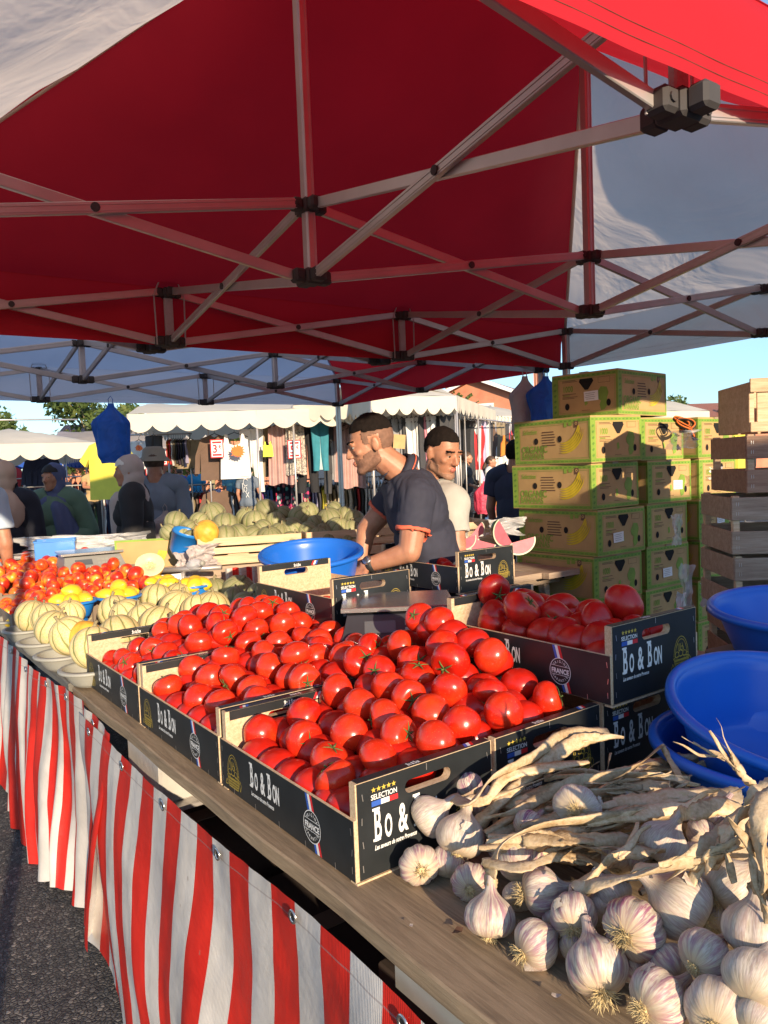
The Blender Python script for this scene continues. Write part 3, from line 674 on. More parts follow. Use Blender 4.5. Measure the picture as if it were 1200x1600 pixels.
def make_box():
    rt = thing('produce_box', '-', 'produce box')
    slot = (BW*.50, .132, .040, .0115); G = .0012
    for y0, s in ((0.0, 1), (BL, -1)):
        m_ = MB()
        if s > 0: A = Matrix.Identity(4)
        else: A = Matrix.Translation((BW, BL, 0)) @ Matrix.Rotation(pi, 4, 'Z')
        ring_panel(m_, BW, BH, .017, slot, 0, A)
        ring_panel(m_, BW-.006, BH-.002, .0012, (slot[0]-.003, slot[1]-.001, .0402, .0116), 1, A @ Matrix.Translation((.003, -.0013, .001)))
        F_ = frame4(A @ Vector((0, -.0019, 0)), A.to_3x3() @ Vector((1, 0, 0)), (0, 0, 1))
        end_print(m_, F_)
        staples(m_, [(.010, .02), (.012, .06), (.010, .10), (.014, .14), (BW-.012, .03), (BW-.012, .09), (BW-.012, .14), (.15, .157)], F_ @ Matrix.Translation((0, 0, .0003)), 6)
        # printed paper folded over the rim and down inside
        m_.box((BW/2, .0085, BH+.0008), (BW-.01, .0165, .0012), 1, A); m_.box((BW/2, .0180, BH-.010), (BW-.02, .001, .020), 1, A)
        Fi = frame4(A @ Vector((0, .0187, BH-.017)), A.to_3x3() @ Vector((-1, 0, 0)), (0, 0, 1))
        Fi = Fi @ Matrix.Translation((-BW, 0, 0)) if False else frame4(A @ Vector((BW, .0188, BH-.0185)), A.to_3x3() @ Vector((-1, 0, 0)), (0, 0, 1))
        m_.poly([(.236, .002, 0), (.244, .002, 0), (.252, .017, 0), (.244, .017, 0)], 4, Fi); m_.poly([(.228, .002, 0), (.236, .002, 0), (.244, .017, 0), (.236, .017, 0)], 2, Fi); m_.poly([(.220, .002, 0), (.228, .002, 0), (.236, .017, 0), (.228, .017, 0)], 5, Fi)
        word(m_, .145, .003, .0115, Fi)
        Ft = frame4(A @ Vector((0, .0010, BH+.0016)), A.to_3x3() @ Vector((1, 0, 0)), A.to_3x3() @ Vector((0, 1, 0)))
        word(m_, .115, .002, .0105, Ft)
        m_.poly([(.245, .001, 0), (.252, .001, 0), (.258, .015, 0), (.251, .015, 0)], 4, Ft); m_.poly([(.252, .001, 0), (.259, .001, 0), (.265, .015, 0), (.258, .015, 0)], 2, Ft); m_.poly([(.259, .001, 0), (.266, .001, 0), (.272, .015, 0), (.265, .015, 0)], 5, Ft)
        m_.build('end_panel', PM(), rt)
    for x0, s in ((0, 1), (BW, -1)):
        m_ = MB(); A = Matrix.Identity(4) if s > 0 else Matrix.Translation((BW, BL, 0)) @ Matrix.Rotation(pi, 4, 'Z')
        m_.box((-.0024, BL/2, BS/2), (.0048, BL, BS), 0, A); m_.box((-.0054, BL/2, BS/2), (.0009, BL-.002, BS-.002), 1, A)
        F_ = frame4(A @ Vector((-.0061, BL, 0)), A.to_3x3() @ Vector((0, -1, 0)), (0, 0, 1)); side_print(m_, F_)
        staples(m_, [(.007, .02), (.007, .05), (.007, .085), (BL-.007, .02), (BL-.007, .05), (BL-.007, .085)]+[(.06+k*.1, .006) for k in range(5)], F_ @ Matrix.Translation((0, 0, .0003)), 6)
        m_.build('side_panel', PM(), rt)
    m_ = MB(); m_.box((BW/2, BL/2, .003), (BW-.002, BL-.036, .005)); m_.box((BW/2, .0085, -.0035), (BW+.006, .02, .004)); m_.box((BW/2, BL-.0085, -.0035), (BW+.006, .02, .004)); m_.build('floor_panel', MATS['chipboard'], rt)
    return rt
BOX0 = make_box(); _bx = [0]
def place_box(a, b, z, label, rot=0, tilt=(0, 0)):
    o = BOX0 if _bx[0] == 0 else copy_tree(BOX0); _bx[0] += 1
    o.location = T(a, b, z+.006); o.rotation_euler = (tilt[0], tilt[1], TROT+rot); o['label'] = label; o['group'] = 'black printed produce boxes'; return o
C0, C1, C2 = -.035, .282, .600; R0_, R1_, R2_ = -.015, .520, 1.052
bl = 'printed tomato box '
place_box(R0_, C0, TZ, bl+'at the table edge, nearest the garlic, reddest tomatoes to its rim')
place_box(R1_, C0, TZ, bl+'second along the table edge from the garlic'); place_box(R2_, C0, TZ, bl+'third along the table edge, beside the melon bowls')
place_box(R0_, C1, TZ, bl+'behind the garlic stalks, second in from the table edge')
place_box(R1_, C1, TZ, bl+'buried under the middle of the tomato heap'); place_box(R2_, C1, TZ, bl+'at the far side of the tomato heap, before the green melons')
place_box(R0_, C2, TZ, bl+'under the raised box beside the blue tubs'); place_box(R0_-.03, C2-.005, TZ+.168, bl+'raised on another, beside the blue tubs, large tomatoes in it')
place_box(R1_, C2, TZ, bl+'lowest under the large shaded tomatoes'); place_box(R2_, C2, TZ, bl+'under the one that leans behind the steel scale'); place_box(1.0, .572, TZ+.168, bl+'raised behind the scale, between blue tub and scale')
place_box(1.22, 1.33, TZ, bl+'lower of the two beside the vendor'); place_box(1.235, 1.31, TZ+.168, bl+'on top of another in front of the vendor, a few tomatoes inside')
# ================================================================ fruit and vegetables
def rot_rand(rr, tiltmax=pi): 
    return (rr.uniform(-tiltmax, tiltmax), rr.uniform(-tiltmax, tiltmax), rr.uniform(0, 2*pi))
def tomato_mesh(seed, flat=.84, lob=.03):
    rr = random.Random(seed); n, k = 30, 20; m_ = MB(); lobes = rr.choice((4, 5, 6)); ph = rr.uniform(0, 6); a2 = rr.uniform(.0, .05); ph2 = rr.uniform(0, 6); lob *= rr.uniform(.5, 1.5)
    flat *= rr.uniform(.95, 1.06)
    vs = [(0, 0, 0)]*0
    for i in range(k+1):
        th = pi*i/k
        for j in range(n):
            p = 2*pi*j/n; s_ = sin(th); c_ = cos(th)
            top = max(0, c_)**6; sh = max(0, c_)**2
            r = 1 + lob*cos(lobes*p+ph)*(s_**.8)*(.35+.65*sh+.2) + a2*cos(2*p+ph2)*s_
            z = c_*flat*(1-.30*top) - (.03*max(0, -c_)**10)
            vs.append((r*s_*cos(p), r*s_*sin(p), z))
    fs = [(i*n+j, (i+1)*n+j, (i+1)*n+(j+1) % n, i*n+(j+1) % n) for i in range(k) for j in range(n)]
    m_.add(vs, fs); return m_
def scaled(mb, s):
    mb.v = [tuple(c*s for c in v) for v in mb.v]; return mb
def weld(o):
    bm = bmesh.new(); bm.from_mesh(o.data); bmesh.ops.remove_doubles(bm, verts=bm.verts, dist=1e-6); bm.to_mesh(o.data); bm.free(); return o
def calyx(mb, s, z, seed=0, mi=0):
    rr = random.Random(seed)
    for k in range(5):
        a = 2*pi*k/5+rr.uniform(-.2, .2); L = s*rr.uniform(.42, .62); w = s*.07; n = 5
        vs = []
        for i in range(n+1):
            t = i/n; r = s*.05+L*t; zz = z + s*(.05 + .10*t*(1-t)*2 - .05*t + rr.uniform(-.02, .03)*t); ww = w*(1-t)**.7*(1.0 if i else .7)
            cx, cy = r*cos(a), r*sin(a); px, py = -sin(a)*ww, cos(a)*ww
            vs += [(cx+px, cy+py, zz), (cx-px, cy-py, zz), (cx, cy, zz+s*.03)]
        fs = []
        for i in range(n):
            q = i*3; fs += [(q, q+3, q+5, q+2), (q+2, q+5, q+4, q+1), (q+1, q+4, q+3, q)]
        mb.add(vs, fs, mi)
    mb.tube([(0, 0, z), (s*.02, 0, z+s*.14), (s*.06, s*.02, z+s*.22)], [s*.055, s*.04, s*.05], 7, mi)
TOM = []
for q in range(7):
    rt = scaled(tomato_mesh(q+1), .0385).build('tomato', MATS['tomato_skin'], None, True); weld(rt)
    cx = MB(); calyx(cx, .0385, .0225, q); cx.build('calyx', MATS['calyx_green'], rt, True); TOM.append(rt)
BIG = []
for q in range(4):
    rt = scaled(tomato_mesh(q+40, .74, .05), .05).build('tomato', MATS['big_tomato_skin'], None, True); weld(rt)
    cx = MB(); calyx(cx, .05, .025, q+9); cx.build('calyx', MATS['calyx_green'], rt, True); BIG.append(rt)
def heap(amin, amax, bmin, bmax, prof, rlo, rhi, walls_a=(), walls_b=(), depth=.07, seed=1, cand=70, maxn=400, seeds=()):
    """drop spheres one by one into the lowest place; returns (a, b, z, r)"""
    rr = random.Random(seed); out = list(seeds); n0 = len(out); miss = 0
    while len(out)-n0 < maxn:
        best = None
        for _ in range(cand):
            r = rr.uniform(rlo, rhi); a = rr.uniform(amin+r, amax-r); b = rr.uniform(bmin+r, bmax-r)
            top = prof(a, b); z = top-depth+r*.2
            for (w_, zw) in walls_a:
                d = abs(a-w_)
                if d < r+.009: z = max(z, zw+sqrt(max(0, r*r-max(0, d-.009)**2)))
            for (w_, zw) in walls_b:
                d = abs(b-w_)
                if d < r: z = max(z, zw+sqrt(max(0, r*r-d*d)))
            for (a2, b2, z2, r2) in out:
                d2 = (a-a2)**2+(b-b2)**2; s2 = (r+r2)*.955
                if d2 < s2*s2: z = max(z, z2+sqrt(s2*s2-d2)*.90)
            sc = z-top
            if best is None or sc < best[0]: best = (sc, a, b, z, r)
        if best[0] > -.6*rlo: miss += 1
        if best[0] > -.4*rlo or miss > 6: break
        out.append(best[1:])
    return out[n0:]
def sm(x): x = max(0, min(1, x)); return x*x*(3-2*x)
_first = {}
def scatter(spots, protos, base, label_fn, group, seed, tilt=pi):
    rr = random.Random(seed)
    for i, (a, b, z, r) in enumerate(spots):
        pr = rr.choice(protos); s = r/base
        if not _first.get(pr): o = pr; _first[pr] = True
        else: o = copy_tree(pr)
        o.location = T(a, b, z) if not isinstance(a, Vector) else a
        o.rotation_euler = rot_rand(rr, tilt); o.scale = (s,)*3
        o['label'] = label_fn(a, b, z); o['category'] = 'tomato'; o['group'] = group
    
WT = TZ+.168
def prof1(a, b):
    base = .880 + .055*sm(b/.22) + .075*sm((b-.15)/.38)*sm((a-.0)/.30)
    base += .035*sm((a-.7)/.5)*sm(b/.3)
    base -= .018*(1-sm((a+.015)/.08)); base = min(base, .972+.02*sm((a-1.0)/.2)-.02*sm((a-.55)/.15)*(1-sm((a-1.0)/.2))); base += .095*sm((b-.40)/.15)*sm((a-.12)/.2)*(1-sm((a-.50)/.12)) 
    base -= .045*sm((a-1.30)/.3)
    return base+.066
S1 = heap(.005, 1.56, -.030, .572, prof1, .040, .0485, walls_a=((.002, WT), (.510, WT), (1.048, WT), (1.568, WT)), walls_b=((-.035, .885), (.60, TZ+.168+.01)), depth=.060, seed=5, maxn=250, cand=110)
def lab1(a, b, z):
    if a < .5 and b < .30: return 'glossy ripe tomato in the box at the table edge nearest the garlic'
    if a < .5: return 'glossy ripe tomato heaped in the box behind the garlic stalks'
    if a < 1.05 and b < .30: return 'ripe tomato in the second box along the table edge'
    if a < 1.05: return 'ripe tomato high on the middle of the big heap'
    if b < .30: return 'ripe tomato in the edge box next to the melon bowls'
    return 'ripe tomato at the far end of the heap, before the green melons'
scatter(S1, TOM, .0385, lab1, 'ripe tomatoes heaped in the boxes along the front', 3)
def prof2(a, b): return 1.115 - .13*sm((a-.44)/.15) + .035*sm((b-.60)/.12) - .035*(1-sm((a+.05)/.12)) + .02*sm((a-.3)/.2)
S2 = heap(-.02, .66, .612, .90, prof2, .046, .053, walls_a=((-.045, 1.113), (.475, 1.10)), depth=.085, seed=8, maxn=44)
S2 += heap(.12, .62, .44, .570, lambda a, b: 1.02+.06*sm((b-.46)/.1)-.10*sm((a-.48)/.12), .042, .050, depth=.06, seed=9, maxn=14, seeds=S1+S2)
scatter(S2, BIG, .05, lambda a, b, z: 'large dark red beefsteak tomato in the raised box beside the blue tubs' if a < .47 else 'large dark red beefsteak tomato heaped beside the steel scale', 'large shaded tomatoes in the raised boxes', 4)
S3 = heap(1.26, 1.73, 1.33, 1.60, lambda a, b: 1.085, .038, .048, depth=.07, seed=12, maxn=16)
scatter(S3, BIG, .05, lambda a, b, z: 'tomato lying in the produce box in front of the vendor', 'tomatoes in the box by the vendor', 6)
S4 = heap(1.06, 1.75, .36, .88, lambda a, b: .985+.02*sm((b-.4)/.2)-.05*sm((a-1.45)/.25), .040, .047, walls_a=((1.568, WT), (1.0, 1.11)), depth=.07, seed=15, maxn=34, seeds=S1)
S4 = [s for s in S4 if not (s[0] > .96 and s[0] < 1.06 and s[1] > .55)]
scatter(S4, TOM, .0385, lambda a, b, z: 'ripe tomato on the shaded back slope below the round blue tub', 'ripe tomatoes behind the scale', 7)

# the tomatoes packed underneath, glimpsed only in the gaps
um = MB(); rr = random.Random(2); pr_ = tomato_mesh(3); pr_.v = pr_.v; q_ = [(.0, 1.56, -.030, .575, prof1, .043), (-.02, .47, .625, .89, prof2, .046), (1.0, 1.7, .36, .88, lambda a, b: 1.0+.03*sm((b-.4)/.2)-.06*sm((a-1.45)/.25), .042)]
def ico2():
    bm = bmesh.new(); bmesh.ops.create_icosphere(bm, subdivisions=3, radius=1); bm.verts.index_update(); r = ([v.co.copy() for v in bm.verts], [tuple(v.index for v in f.verts) for f in bm.faces]); bm.free(); return r
iv, if_ = ico2()
for (a0, a1, b0, b1, pf, r) in q_:
    na = int((a1-a0)/(r*1.8)); nb = int((b1-b0)/(r*1.6))
    for i in range(na):
        for j in range(nb):
            a = a0+r*1.12+(a1-a0-2.24*r)*(i+.5*(j % 2))/max(1, na-.5); b = b0+r+(b1-b0-2*r)*j/max(1, nb-1)
            if min(abs(a-w_) for w_ in (.002, .510, 1.048, 1.568)) < r+.005 and pf is prof1: a += .03 if a < .8 else -.03
            if min(abs(a-w_) for w_ in (.002, .510, 1.048, 1.568)) < r*.8 and pf is prof1: continue
            z = max(TZ+.02+r, min(pf(a, b)-.062, 1.2) - r*.55+rr.uniform(-.006, .006)); c = T(a, b, z); um.add([c+Vector((v.x*r, v.y*r, v.z*r*.84)) for v in iv], if_)
o = um.build('tomatoes', mat('under_tomato', (.48, .014, .006), .3, .2, 30, 60, .05), None, True); tag(o, 'ripe tomatoes packed beneath the top layer of the boxes', 'tomatoes', None, 'stuff')
# ---------------------------------------------------------------- melons
def melon_mesh(seed, pumpkin=.045):
    rr = random.Random(seed); n, k = 60, 22; m_ = MB(); el = rr.uniform(.90, 1.0); vs = []
    for i in range(k+1):
        th = pi*i/k
        for j in range(n):
            p = 2*pi*j/n; s_ = sin(th); c_ = cos(th)
            r = 1-pumpkin*(.5+.5*cos(10*p))**2.2*s_ ; vs.append((r*s_*cos(p), r*s_*sin(p), el*c_*(1-.03*max(0, c_)**12)))
    m_.add(vs, [(i*n+j, (i+1)*n+j, (i+1)*n+(j+1) % n, i*n+(j+1) % n) for i in range(k) for j in range(n)]); return m_
def melon_proto(seed, mt):
    o = scaled(melon_mesh(seed), .068).build('melon', MATS[mt], None, True); weld(o)
    c = MB(); c.tube([(0, 0, .060), (.001, 0, .068), (.004, .002, .076), (.009, .003, .080)], [.009, .0055, .0045, .0065], 8); c.build('stem', MATS['stem_brown'], o, True); return o
MEL = [melon_proto(k, 'melon_rind') for k in range(3)]; GMEL = [melon_proto(k+7, 'shaded_green_rind') for k in range(3)]; RMEL = [melon_proto(20, 'ripe_rind')]
_mr = random.Random(5)
def put_melon(px, py, rpx, z, protos, label, group, tilt=.9, d=None):
    c = PZ(px, py, z) if d is None else P(px, py, d); dd = (c-CAM).dot(_F); r = rpx*dd/FPX
    pr = _mr.choice(protos)
    o = pr if not _first.get(pr) else copy_tree(pr); _first[pr] = True
    o.location = c; o.scale = (r/.068,)*3; o.rotation_euler = (_mr.uniform(-tilt, tilt), _mr.uniform(-tilt, tilt), _mr.uniform(0, 6.28))
    tag(o, label, 'melon', group); return o, c, r
gf = 'netted melons in pairs on the front bowls'
front = [(50, 963, 24, 'cream melon on the farthest grey bowl, beside the nectarine tray'), (74, 966, 23, 'cream melon mostly hidden between the two farthest bowls'), (84, 982, 27, 'cream melon on the third grey bowl from the far end'),
         (110, 958, 21, 'small cream melon touching the first blue lemon bowl'), (109, 993, 29, 'cream melon left of the orange blotched one'), (147, 1012, 34, 'largest cream melon, in the bowl against the first tomato box'), (187, 992, 30, 'pale green ribbed melon peeping over the corner of the first tomato box'),
         (180, 956, 25, 'cream melon below the second blue lemon bowl'), (199, 963, 26, 'cream melon second behind the bowls, a sticker on it'), (227, 970, 27, 'greenish melon in the middle of the second row'), (248, 977, 29, 'yellow cream melon just behind the first tomato box'), (268, 988, 25, 'green streaked melon sunk behind the first tomato box'),
         (244, 935, 24, 'cream melon standing before the cut yellow melon'), (277, 950, 27, 'golden cream melon with dark ribs right of the cream row'), (279, 930, 20, 'pale melon half hidden under the third blue bowl'), (309, 955, 25, 'cream melon turned sideways beside the tomato heap'), (331, 953, 28, 'round cream melon leaning on the tomato heap')]
for px, py, rp, lb in front: put_melon(px, py, rp*1.08, .89 if py > 945 else .90, MEL, lb, gf, .5)
put_melon(133, 996, 27, .885, RMEL, 'orange ripe melon with brown green blotches in the bowl row', gf, 1.2)
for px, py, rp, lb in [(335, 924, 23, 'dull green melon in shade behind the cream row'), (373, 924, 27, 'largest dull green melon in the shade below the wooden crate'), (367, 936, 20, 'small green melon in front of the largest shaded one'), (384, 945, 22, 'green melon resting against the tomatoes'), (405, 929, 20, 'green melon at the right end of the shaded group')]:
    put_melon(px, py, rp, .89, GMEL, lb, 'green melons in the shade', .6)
# ---------------------------------------------------------------- bowls
def bowl(name, label, cat, c, rt_, rb, h, mt, group=None, tilt=(0, 0, 0), lip=.012, base=False):
    root = thing(name, label, cat, c, 0, group); root.rotation_euler = tilt
    t = .003; m_ = MB(); pr = [(0.0001, 0), (rb, 0), (rb+.004, .004)]
    for i in range(1, 9):
        q = i/8; pr.append((rb+(rt_-rb)*(q**.75), h*q))
    pr += [(rt_+lip*.6, h+.001), (rt_+lip, h-.003), (rt_+lip+.001, h-.009), (rt_+lip-.003, h-.008)]
    pr2 = [(rt_+lip-.004, h-.003), (rt_, h-.003)]
    inner = [(rb+(rt_-rb)*(q/8)**.75-t, h*q/8+t*.5) for q in range(8, 0, -1)]+[(rb-.002, t), (0.0001, t)]
    outer = [(0.0001, 0), (rb, 0)]+[(rb+(rt_-rb)*(q/8)**.75, h*q/8) for q in range(1, 9)]
    prof = outer[:-1]+[(rt_-.001, h-.012), (rt_+lip-.002, h-.010), (rt_+lip, h-.007), (rt_+lip, h-.002), (rt_+lip*.6, h+.001), (rt_, h)]+inner
    m_.lathe(prof, 64); m_.build('basin', mt, root, True)
    r2 = MB(); r2.lathe([(rb*.9, -.002), (rb*.9, .006), (rb*.86, .006), (rb*.86, -.002)], 48); r2.build('foot_ring', mt, root, True)
    return root
gb = 'grey bowls along the table edge'
for i, (px, py, nm) in enumerate([(140, 1042, 'grey plastic bowl touching the first tomato box'), (98, 1020, 'grey plastic bowl second along the edge from the tomatoes'), (68, 1000, 'grey plastic bowl third along the edge from the tomatoes'), (42, 981, 'grey plastic bowl fourth along the edge from the tomatoes'), (20, 966, 'farthest grey bowl, a lone lemon inside it'), (228, 992, 'grey bowl buried under the second row of melons'), (186, 978, 'grey bowl under the melons below the lemon bowls'), (275, 965, 'grey bowl beneath the golden melon')]):
    c = PZ(px, py, .842); c.z = .787; bowl('bowl', nm, 'bowl', c, .088, .052, .056, MATS['grey_plastic'], gb)
def lemon(o_loc, rr, label):
    m_ = MB(); n, k = 20, 14; vs = []
    for i in range(k+1):
        th = pi*i/k; c_ = cos(th); s_ = sin(th); ex = (abs(c_)**14)*.22
        for j in range(n): p = 2*pi*j/n; vs.append((.029*s_*cos(p), .029*s_*sin(p), .036*(c_+math.copysign(ex, c_))))
    m_.add(vs, [(i*n+j, (i+1)*n+j, (i+1)*n+(j+1) % n, i*n+(j+1) % n) for i in range(k) for j in range(n)]); m_.v = [tuple(c*1.25 for c in v) for v in m_.v]
    return m_
LEM = lemon(None, None, None).build('lemon', MATS['lemon_skin'], None, True); weld(LEM); _le = [0]
def put_lemon(c, label):
    o = LEM if _le[0] == 0 else LEM.copy()
    if _le[0]: COL.objects.link(o)
    _le[0] += 1; o.location = c; o.rotation_euler = (_mr.uniform(1.1, 1.9), _mr.uniform(-.4, .4), _mr.uniform(0, 6)); tag(o, label, 'lemon', 'lemons in the blue bowls'); return o
for bi, (px, py, z, rr_, where) in enumerate([(114, 938, .93, .105, 'first blue bowl, beside the nectarines'), (186, 930, .935, .100, 'second blue bowl, under the cut melon'), (304, 913, .94, .078, 'third blue bowl, before the wooden crate')]):
    c = PZ(px, py, z); c0 = c.copy(); c0.z -= .075
    bowl('bowl', 'blue plastic bowl of lemons: the '+where, 'bowl', c0, rr_-.012, rr_*.62, .075, MATS['bright_blue_plastic'], 'blue bowls holding lemons')
    s = thing('riser', 'upturned blue bowl under the '+where.split(',')[0]+' of lemons', 'riser', (c0.x, c0.y, TZ+.004)); m_ = MB(); m_.lathe([(rr_*.75, 0), (rr_*.72, .01), (rr_*.52, c0.z-TZ-.008), (.0001, c0.z-TZ-.007)], 40); m_.build('shell', MATS['bright_blue_plastic'], s, True)
    side = _R.copy(); side.z = 0; side.normalize(); fw = Vector((0, 1, 0))
    for k, (u, v, h) in enumerate([(-.048, -.02, .012), (.012, -.045, .014), (.05, -.005, .012), (-.01, .04, .016), (.03, .04, .010), (.0, .0, .048)][: (6 if bi < 2 else 4)]):
        put_lemon(c + side*u*rr_/.105 + fw*v*rr_/.105 + Vector((0, 0, h-.012)), 'yellow lemon in the '+where)
for k, (px, py) in enumerate([(238, 913), (247, 909), (256, 914), (268, 913), (262, 908)]): put_lemon(PZ(px, py, .93), 'yellow lemon in the grey bowl before the cut melon')
c = PZ(250, 922, .90); c.z = .845; bowl('bowl', 'grey bowl of lemons before the brown tray with the cut melon', 'bowl', c, .085, .05, .06, MATS['grey_plastic'], gb)
put_lemon(PZ(27, 973, .83), 'lone lemon in the farthest grey bowl')

# ---------------------------------------------------------------- nectarines
def nectarine_mesh(seed):
    rr = random.Random(seed); n, k = 24, 16; m_ = MB(); vs = []
    for i in range(k+1):
        th = pi*i/k; c_ = cos(th); s_ = sin(th)
        for j in range(n):
            p = 2*pi*j/n; g = math.exp(-(min(p, 2*pi-p)/.16)**2)*.07*s_; r = 1-g+.03*cos(2*p)*s_
            vs.append((r*s_*cos(p), r*s_*sin(p), c_*.95-.16*max(0, c_)**8))
    m_.add(vs, [(i*n+j, (i+1)*n+j, (i+1)*n+(j+1) % n, i*n+(j+1) % n) for i in range(k) for j in range(n)]); return m_
NEC = []
for q in range(3):
    o = scaled(nectarine_mesh(q), .036).build('nectarine', MATS['nectarine_skin'], None, True); weld(o); NEC.append(o)
def profn(a, b):
    base = .90+.045*sm((b+.05)/.3)+.05*sm((b-.2)/.4)
    return base + .05*sm((a-3.0)/.6)
SN = heap(2.62, 4.35, -.06, .62, profn, .034, .042, depth=.08, seed=21, maxn=205)
rr = random.Random(4)
for (a, b, z, r) in SN:
    if a < 2.95 and b > .02 and b < .5 and z < .96 and a < 2.72+.25*(b > .1): continue
    pr = rr.choice(NEC); o = pr if not _first.get(pr) else pr.copy()
    if _first.get(pr): COL.objects.link(o)
    _first[pr] = True; o.location = T(a, b, z); o.scale = (r/.036,)*3; o.rotation_euler = rot_rand(rr)
    tag(o, 'red and yellow nectarine at the near edge of the nectarine pile' if a < 3.0 else ('red and yellow nectarine in the middle of the pile' if a < 3.6 else 'red and yellow nectarine at the far end of the pile by the grey scale'), 'nectarine', 'nectarines piled in card trays')
def card_tray(label, a, b, L, W, h, z=TZ, rot=0, mt='brown_card', group='brown card trays'):
    rt = thing('card_tray', label, 'tray', T(a, b, z+.003), TROT+rot, group); t = .005
    m_ = MB(); m_.box((W/2, L/2, t/2), (W, L, t)); m_.build('floor_panel', MATS[mt], rt)
    for x in (t/2, W-t/2):
        m_ = MB(); m_.box((x, L/2, h/2+t*.5), (t, L-.001, h*.82), bev=.001); m_.build('side_panel', MATS[mt], rt)
    for y in (t/2, L-t/2):
        m_ = MB(); m_.box((W/2, y, h/2+t), (W+.002, t, h), bev=.001); m_.box((W*.12, y, h+t+.008), (W*.14, t*.8, .018), bev=.001); m_.box((W*.88, y, h+t+.008), (W*.14, t*.8, .018), bev=.001); m_.build('end_panel', MATS[mt], rt)
    return rt
card_tray('brown card tray of nectarines at the table edge by the farthest melon', 2.62, -.075, .6, .34, .10)
card_tray('brown card tray under the near middle of the nectarine pile', 2.66, .28, .6, .38, .10)
card_tray('brown card tray at the far edge of the table under the nectarines', 3.26, -.075, .6, .34, .10)
card_tray('brown card tray in the far middle under the nectarines', 3.28, .28, .6, .38, .10)
card_tray('brown card tray farthest along the table edge', 3.88, -.075, .6, .34, .11)
# tray with the last nectarine and the cut melon on its rim
q = PZ(195, 912, .90); a_, b_ = (q-TA).dot(UT), (q-TA).dot(VT)
card_tray('brown card tray with one nectarine and a cut yellow melon standing in it', a_+.02, b_-.03, .30, .42, .11, .845, 0, 'brown_card')
m_ = MB(); m_.box((.21, .15, .028), (.44, .30, .056), bev=.004); s_ = m_.build('upturned_tray', MATS['brown_card'], thing('card_tray', 'flat upturned brown tray under the cut melon tray', 'tray', T(a_+.02, b_-.04, TZ+.003), TROT, 'brown card trays'))
for px, py in ((198, 893), (212, 897)):
    o = NEC[0].copy(); COL.objects.link(o); o.location = PZ(px, py, .965); o.rotation_euler = rot_rand(rr); o.scale = (1.2,)*3; tag(o, 'dark red nectarine lying beside the cut melon in its tray', 'nectarine', 'nectarines piled in card trays')
# the cut melon: rind hemisphere, pale flesh, seeds
c = P(234, 882, 4.02); rt = thing('cut_melon', 'halved yellow melon with its pale seeded face showing, on a card tray', 'melon', c)
n = Vector((.22, -.72, .66)).normalized(); rt.rotation_euler = n.to_track_quat('Z', 'Y').to_euler()
m_ = MB(); m_.lathe([(.0001, -.085)]+[(.074*sin(pi/2*q/10), -.085*cos(pi/2*q/10)) for q in range(1, 11)], 40); m_.build('rind', MATS['ripe_rind'], rt, True)
m_ = MB(); m_.lathe([(.074, 0), (.071, .001), (.034, .001), (.030, -.006), (.018, -.012), (.0001, -.013)], 40); m_.build('flesh', MATS['fruit_flesh'], rt, True)
m_ = MB()
for k in range(46):
    a = RN.uniform(0, 6.28); r = RN.uniform(.002, .027); m4 = Matrix.Translation((r*cos(a), r*sin(a), -.009+.1*r)) @ Matrix.Rotation(RN.uniform(0, 6), 4, 'Z') @ Matrix.Diagonal((.0052, .0022, .0018, 1)); m_.lathe([(sin(pi*i/5)+.0001, cos(pi*i/5)) for i in range(6)], 6, 0, m4)
m_.build('seeds', MATS['root_straw'], rt, True)
# ================================================================ garlic
def bulb_mesh(seed, pts=9, amp=.05):
    rr = random.Random(seed); n, k = 44, 24; m_ = MB(); ph = rr.uniform(0, 6); vs = []; am2 = rr.uniform(.0, .06); ph2 = rr.uniform(0, 6); nk = rr.randint(7, 10)
    prof = [(0.0, -.72), (.22, -.745), (.40, -.72), (.62, -.66), (.84, -.50), (.97, -.27), (1.0, -.02), (.95, .24), (.82, .46), (.62, .63), (.43, .77), (.29, .91), (.21, 1.08), (.175, 1.28), (.16, 1.5)]
    def ev(t):
        x = t*(len(prof)-1); i = min(int(x), len(prof)-2); f = x-i; a, b = prof[i], prof[i+1]; return a[0]+(b[0]-a[0])*f, a[1]+(b[1]-a[1])*f
    for i in range(k+1):
        r, z = ev(i/k); w_ = sin(pi*min(1, i/k*1.25)) if i/k < .8 else 0
        for j in range(n):
            p = 2*pi*j/n; l = 1 - amp*w_*(1-abs(cos((nk*p+ph)/2)))**1.5*2.0 + am2*cos(2*p+ph2)*w_ + .012*noise.noise(Vector((cos(p)*3, sin(p)*3, z*3+seed)))
            vs.append((r*l*cos(p), r*l*sin(p), z+.02*w_*cos(nk*p+ph)*max(0, r-.5)))
    m_.add(vs, [(i*n+j, i*n+(j+1) % n, (i+1)*n+(j+1) % n, (i+1)*n+j) for i in range(k) for j in range(n)]); return m_
def roots_mb(seed, s, messy=1.0):
    rr = random.Random(seed); m_ = MB()
    m_.lathe([(.0001, -.70*s), (.18*s, -.72*s), (.20*s, -.78*s), (.12*s, -.81*s), (.0001, -.80*s)], 12)
    for k in range(95):
        a = rr.uniform(0, 6.28); r = rr.uniform(.02, .26)*s; L = s*rr.uniform(.18, .56)*messy; out = rr.uniform(.2, 1.5)
        p = Vector((r*cos(a), r*sin(a), -.76*s)); pts = [p.copy()]; d = Vector((cos(a)*out, sin(a)*out, -1)).normalized()
        for q in range(4):
            d = (d+Vector((rr.uniform(-.5, .5), rr.uniform(-.5, .5), rr.uniform(-.3, .4)))).normalized(); p = p+d*L/4; pts.append(p.copy())
        m_.tube(pts, [s*.014, s*.013, s*.011, s*.009, s*.004], 4, caps=False)
    return m_
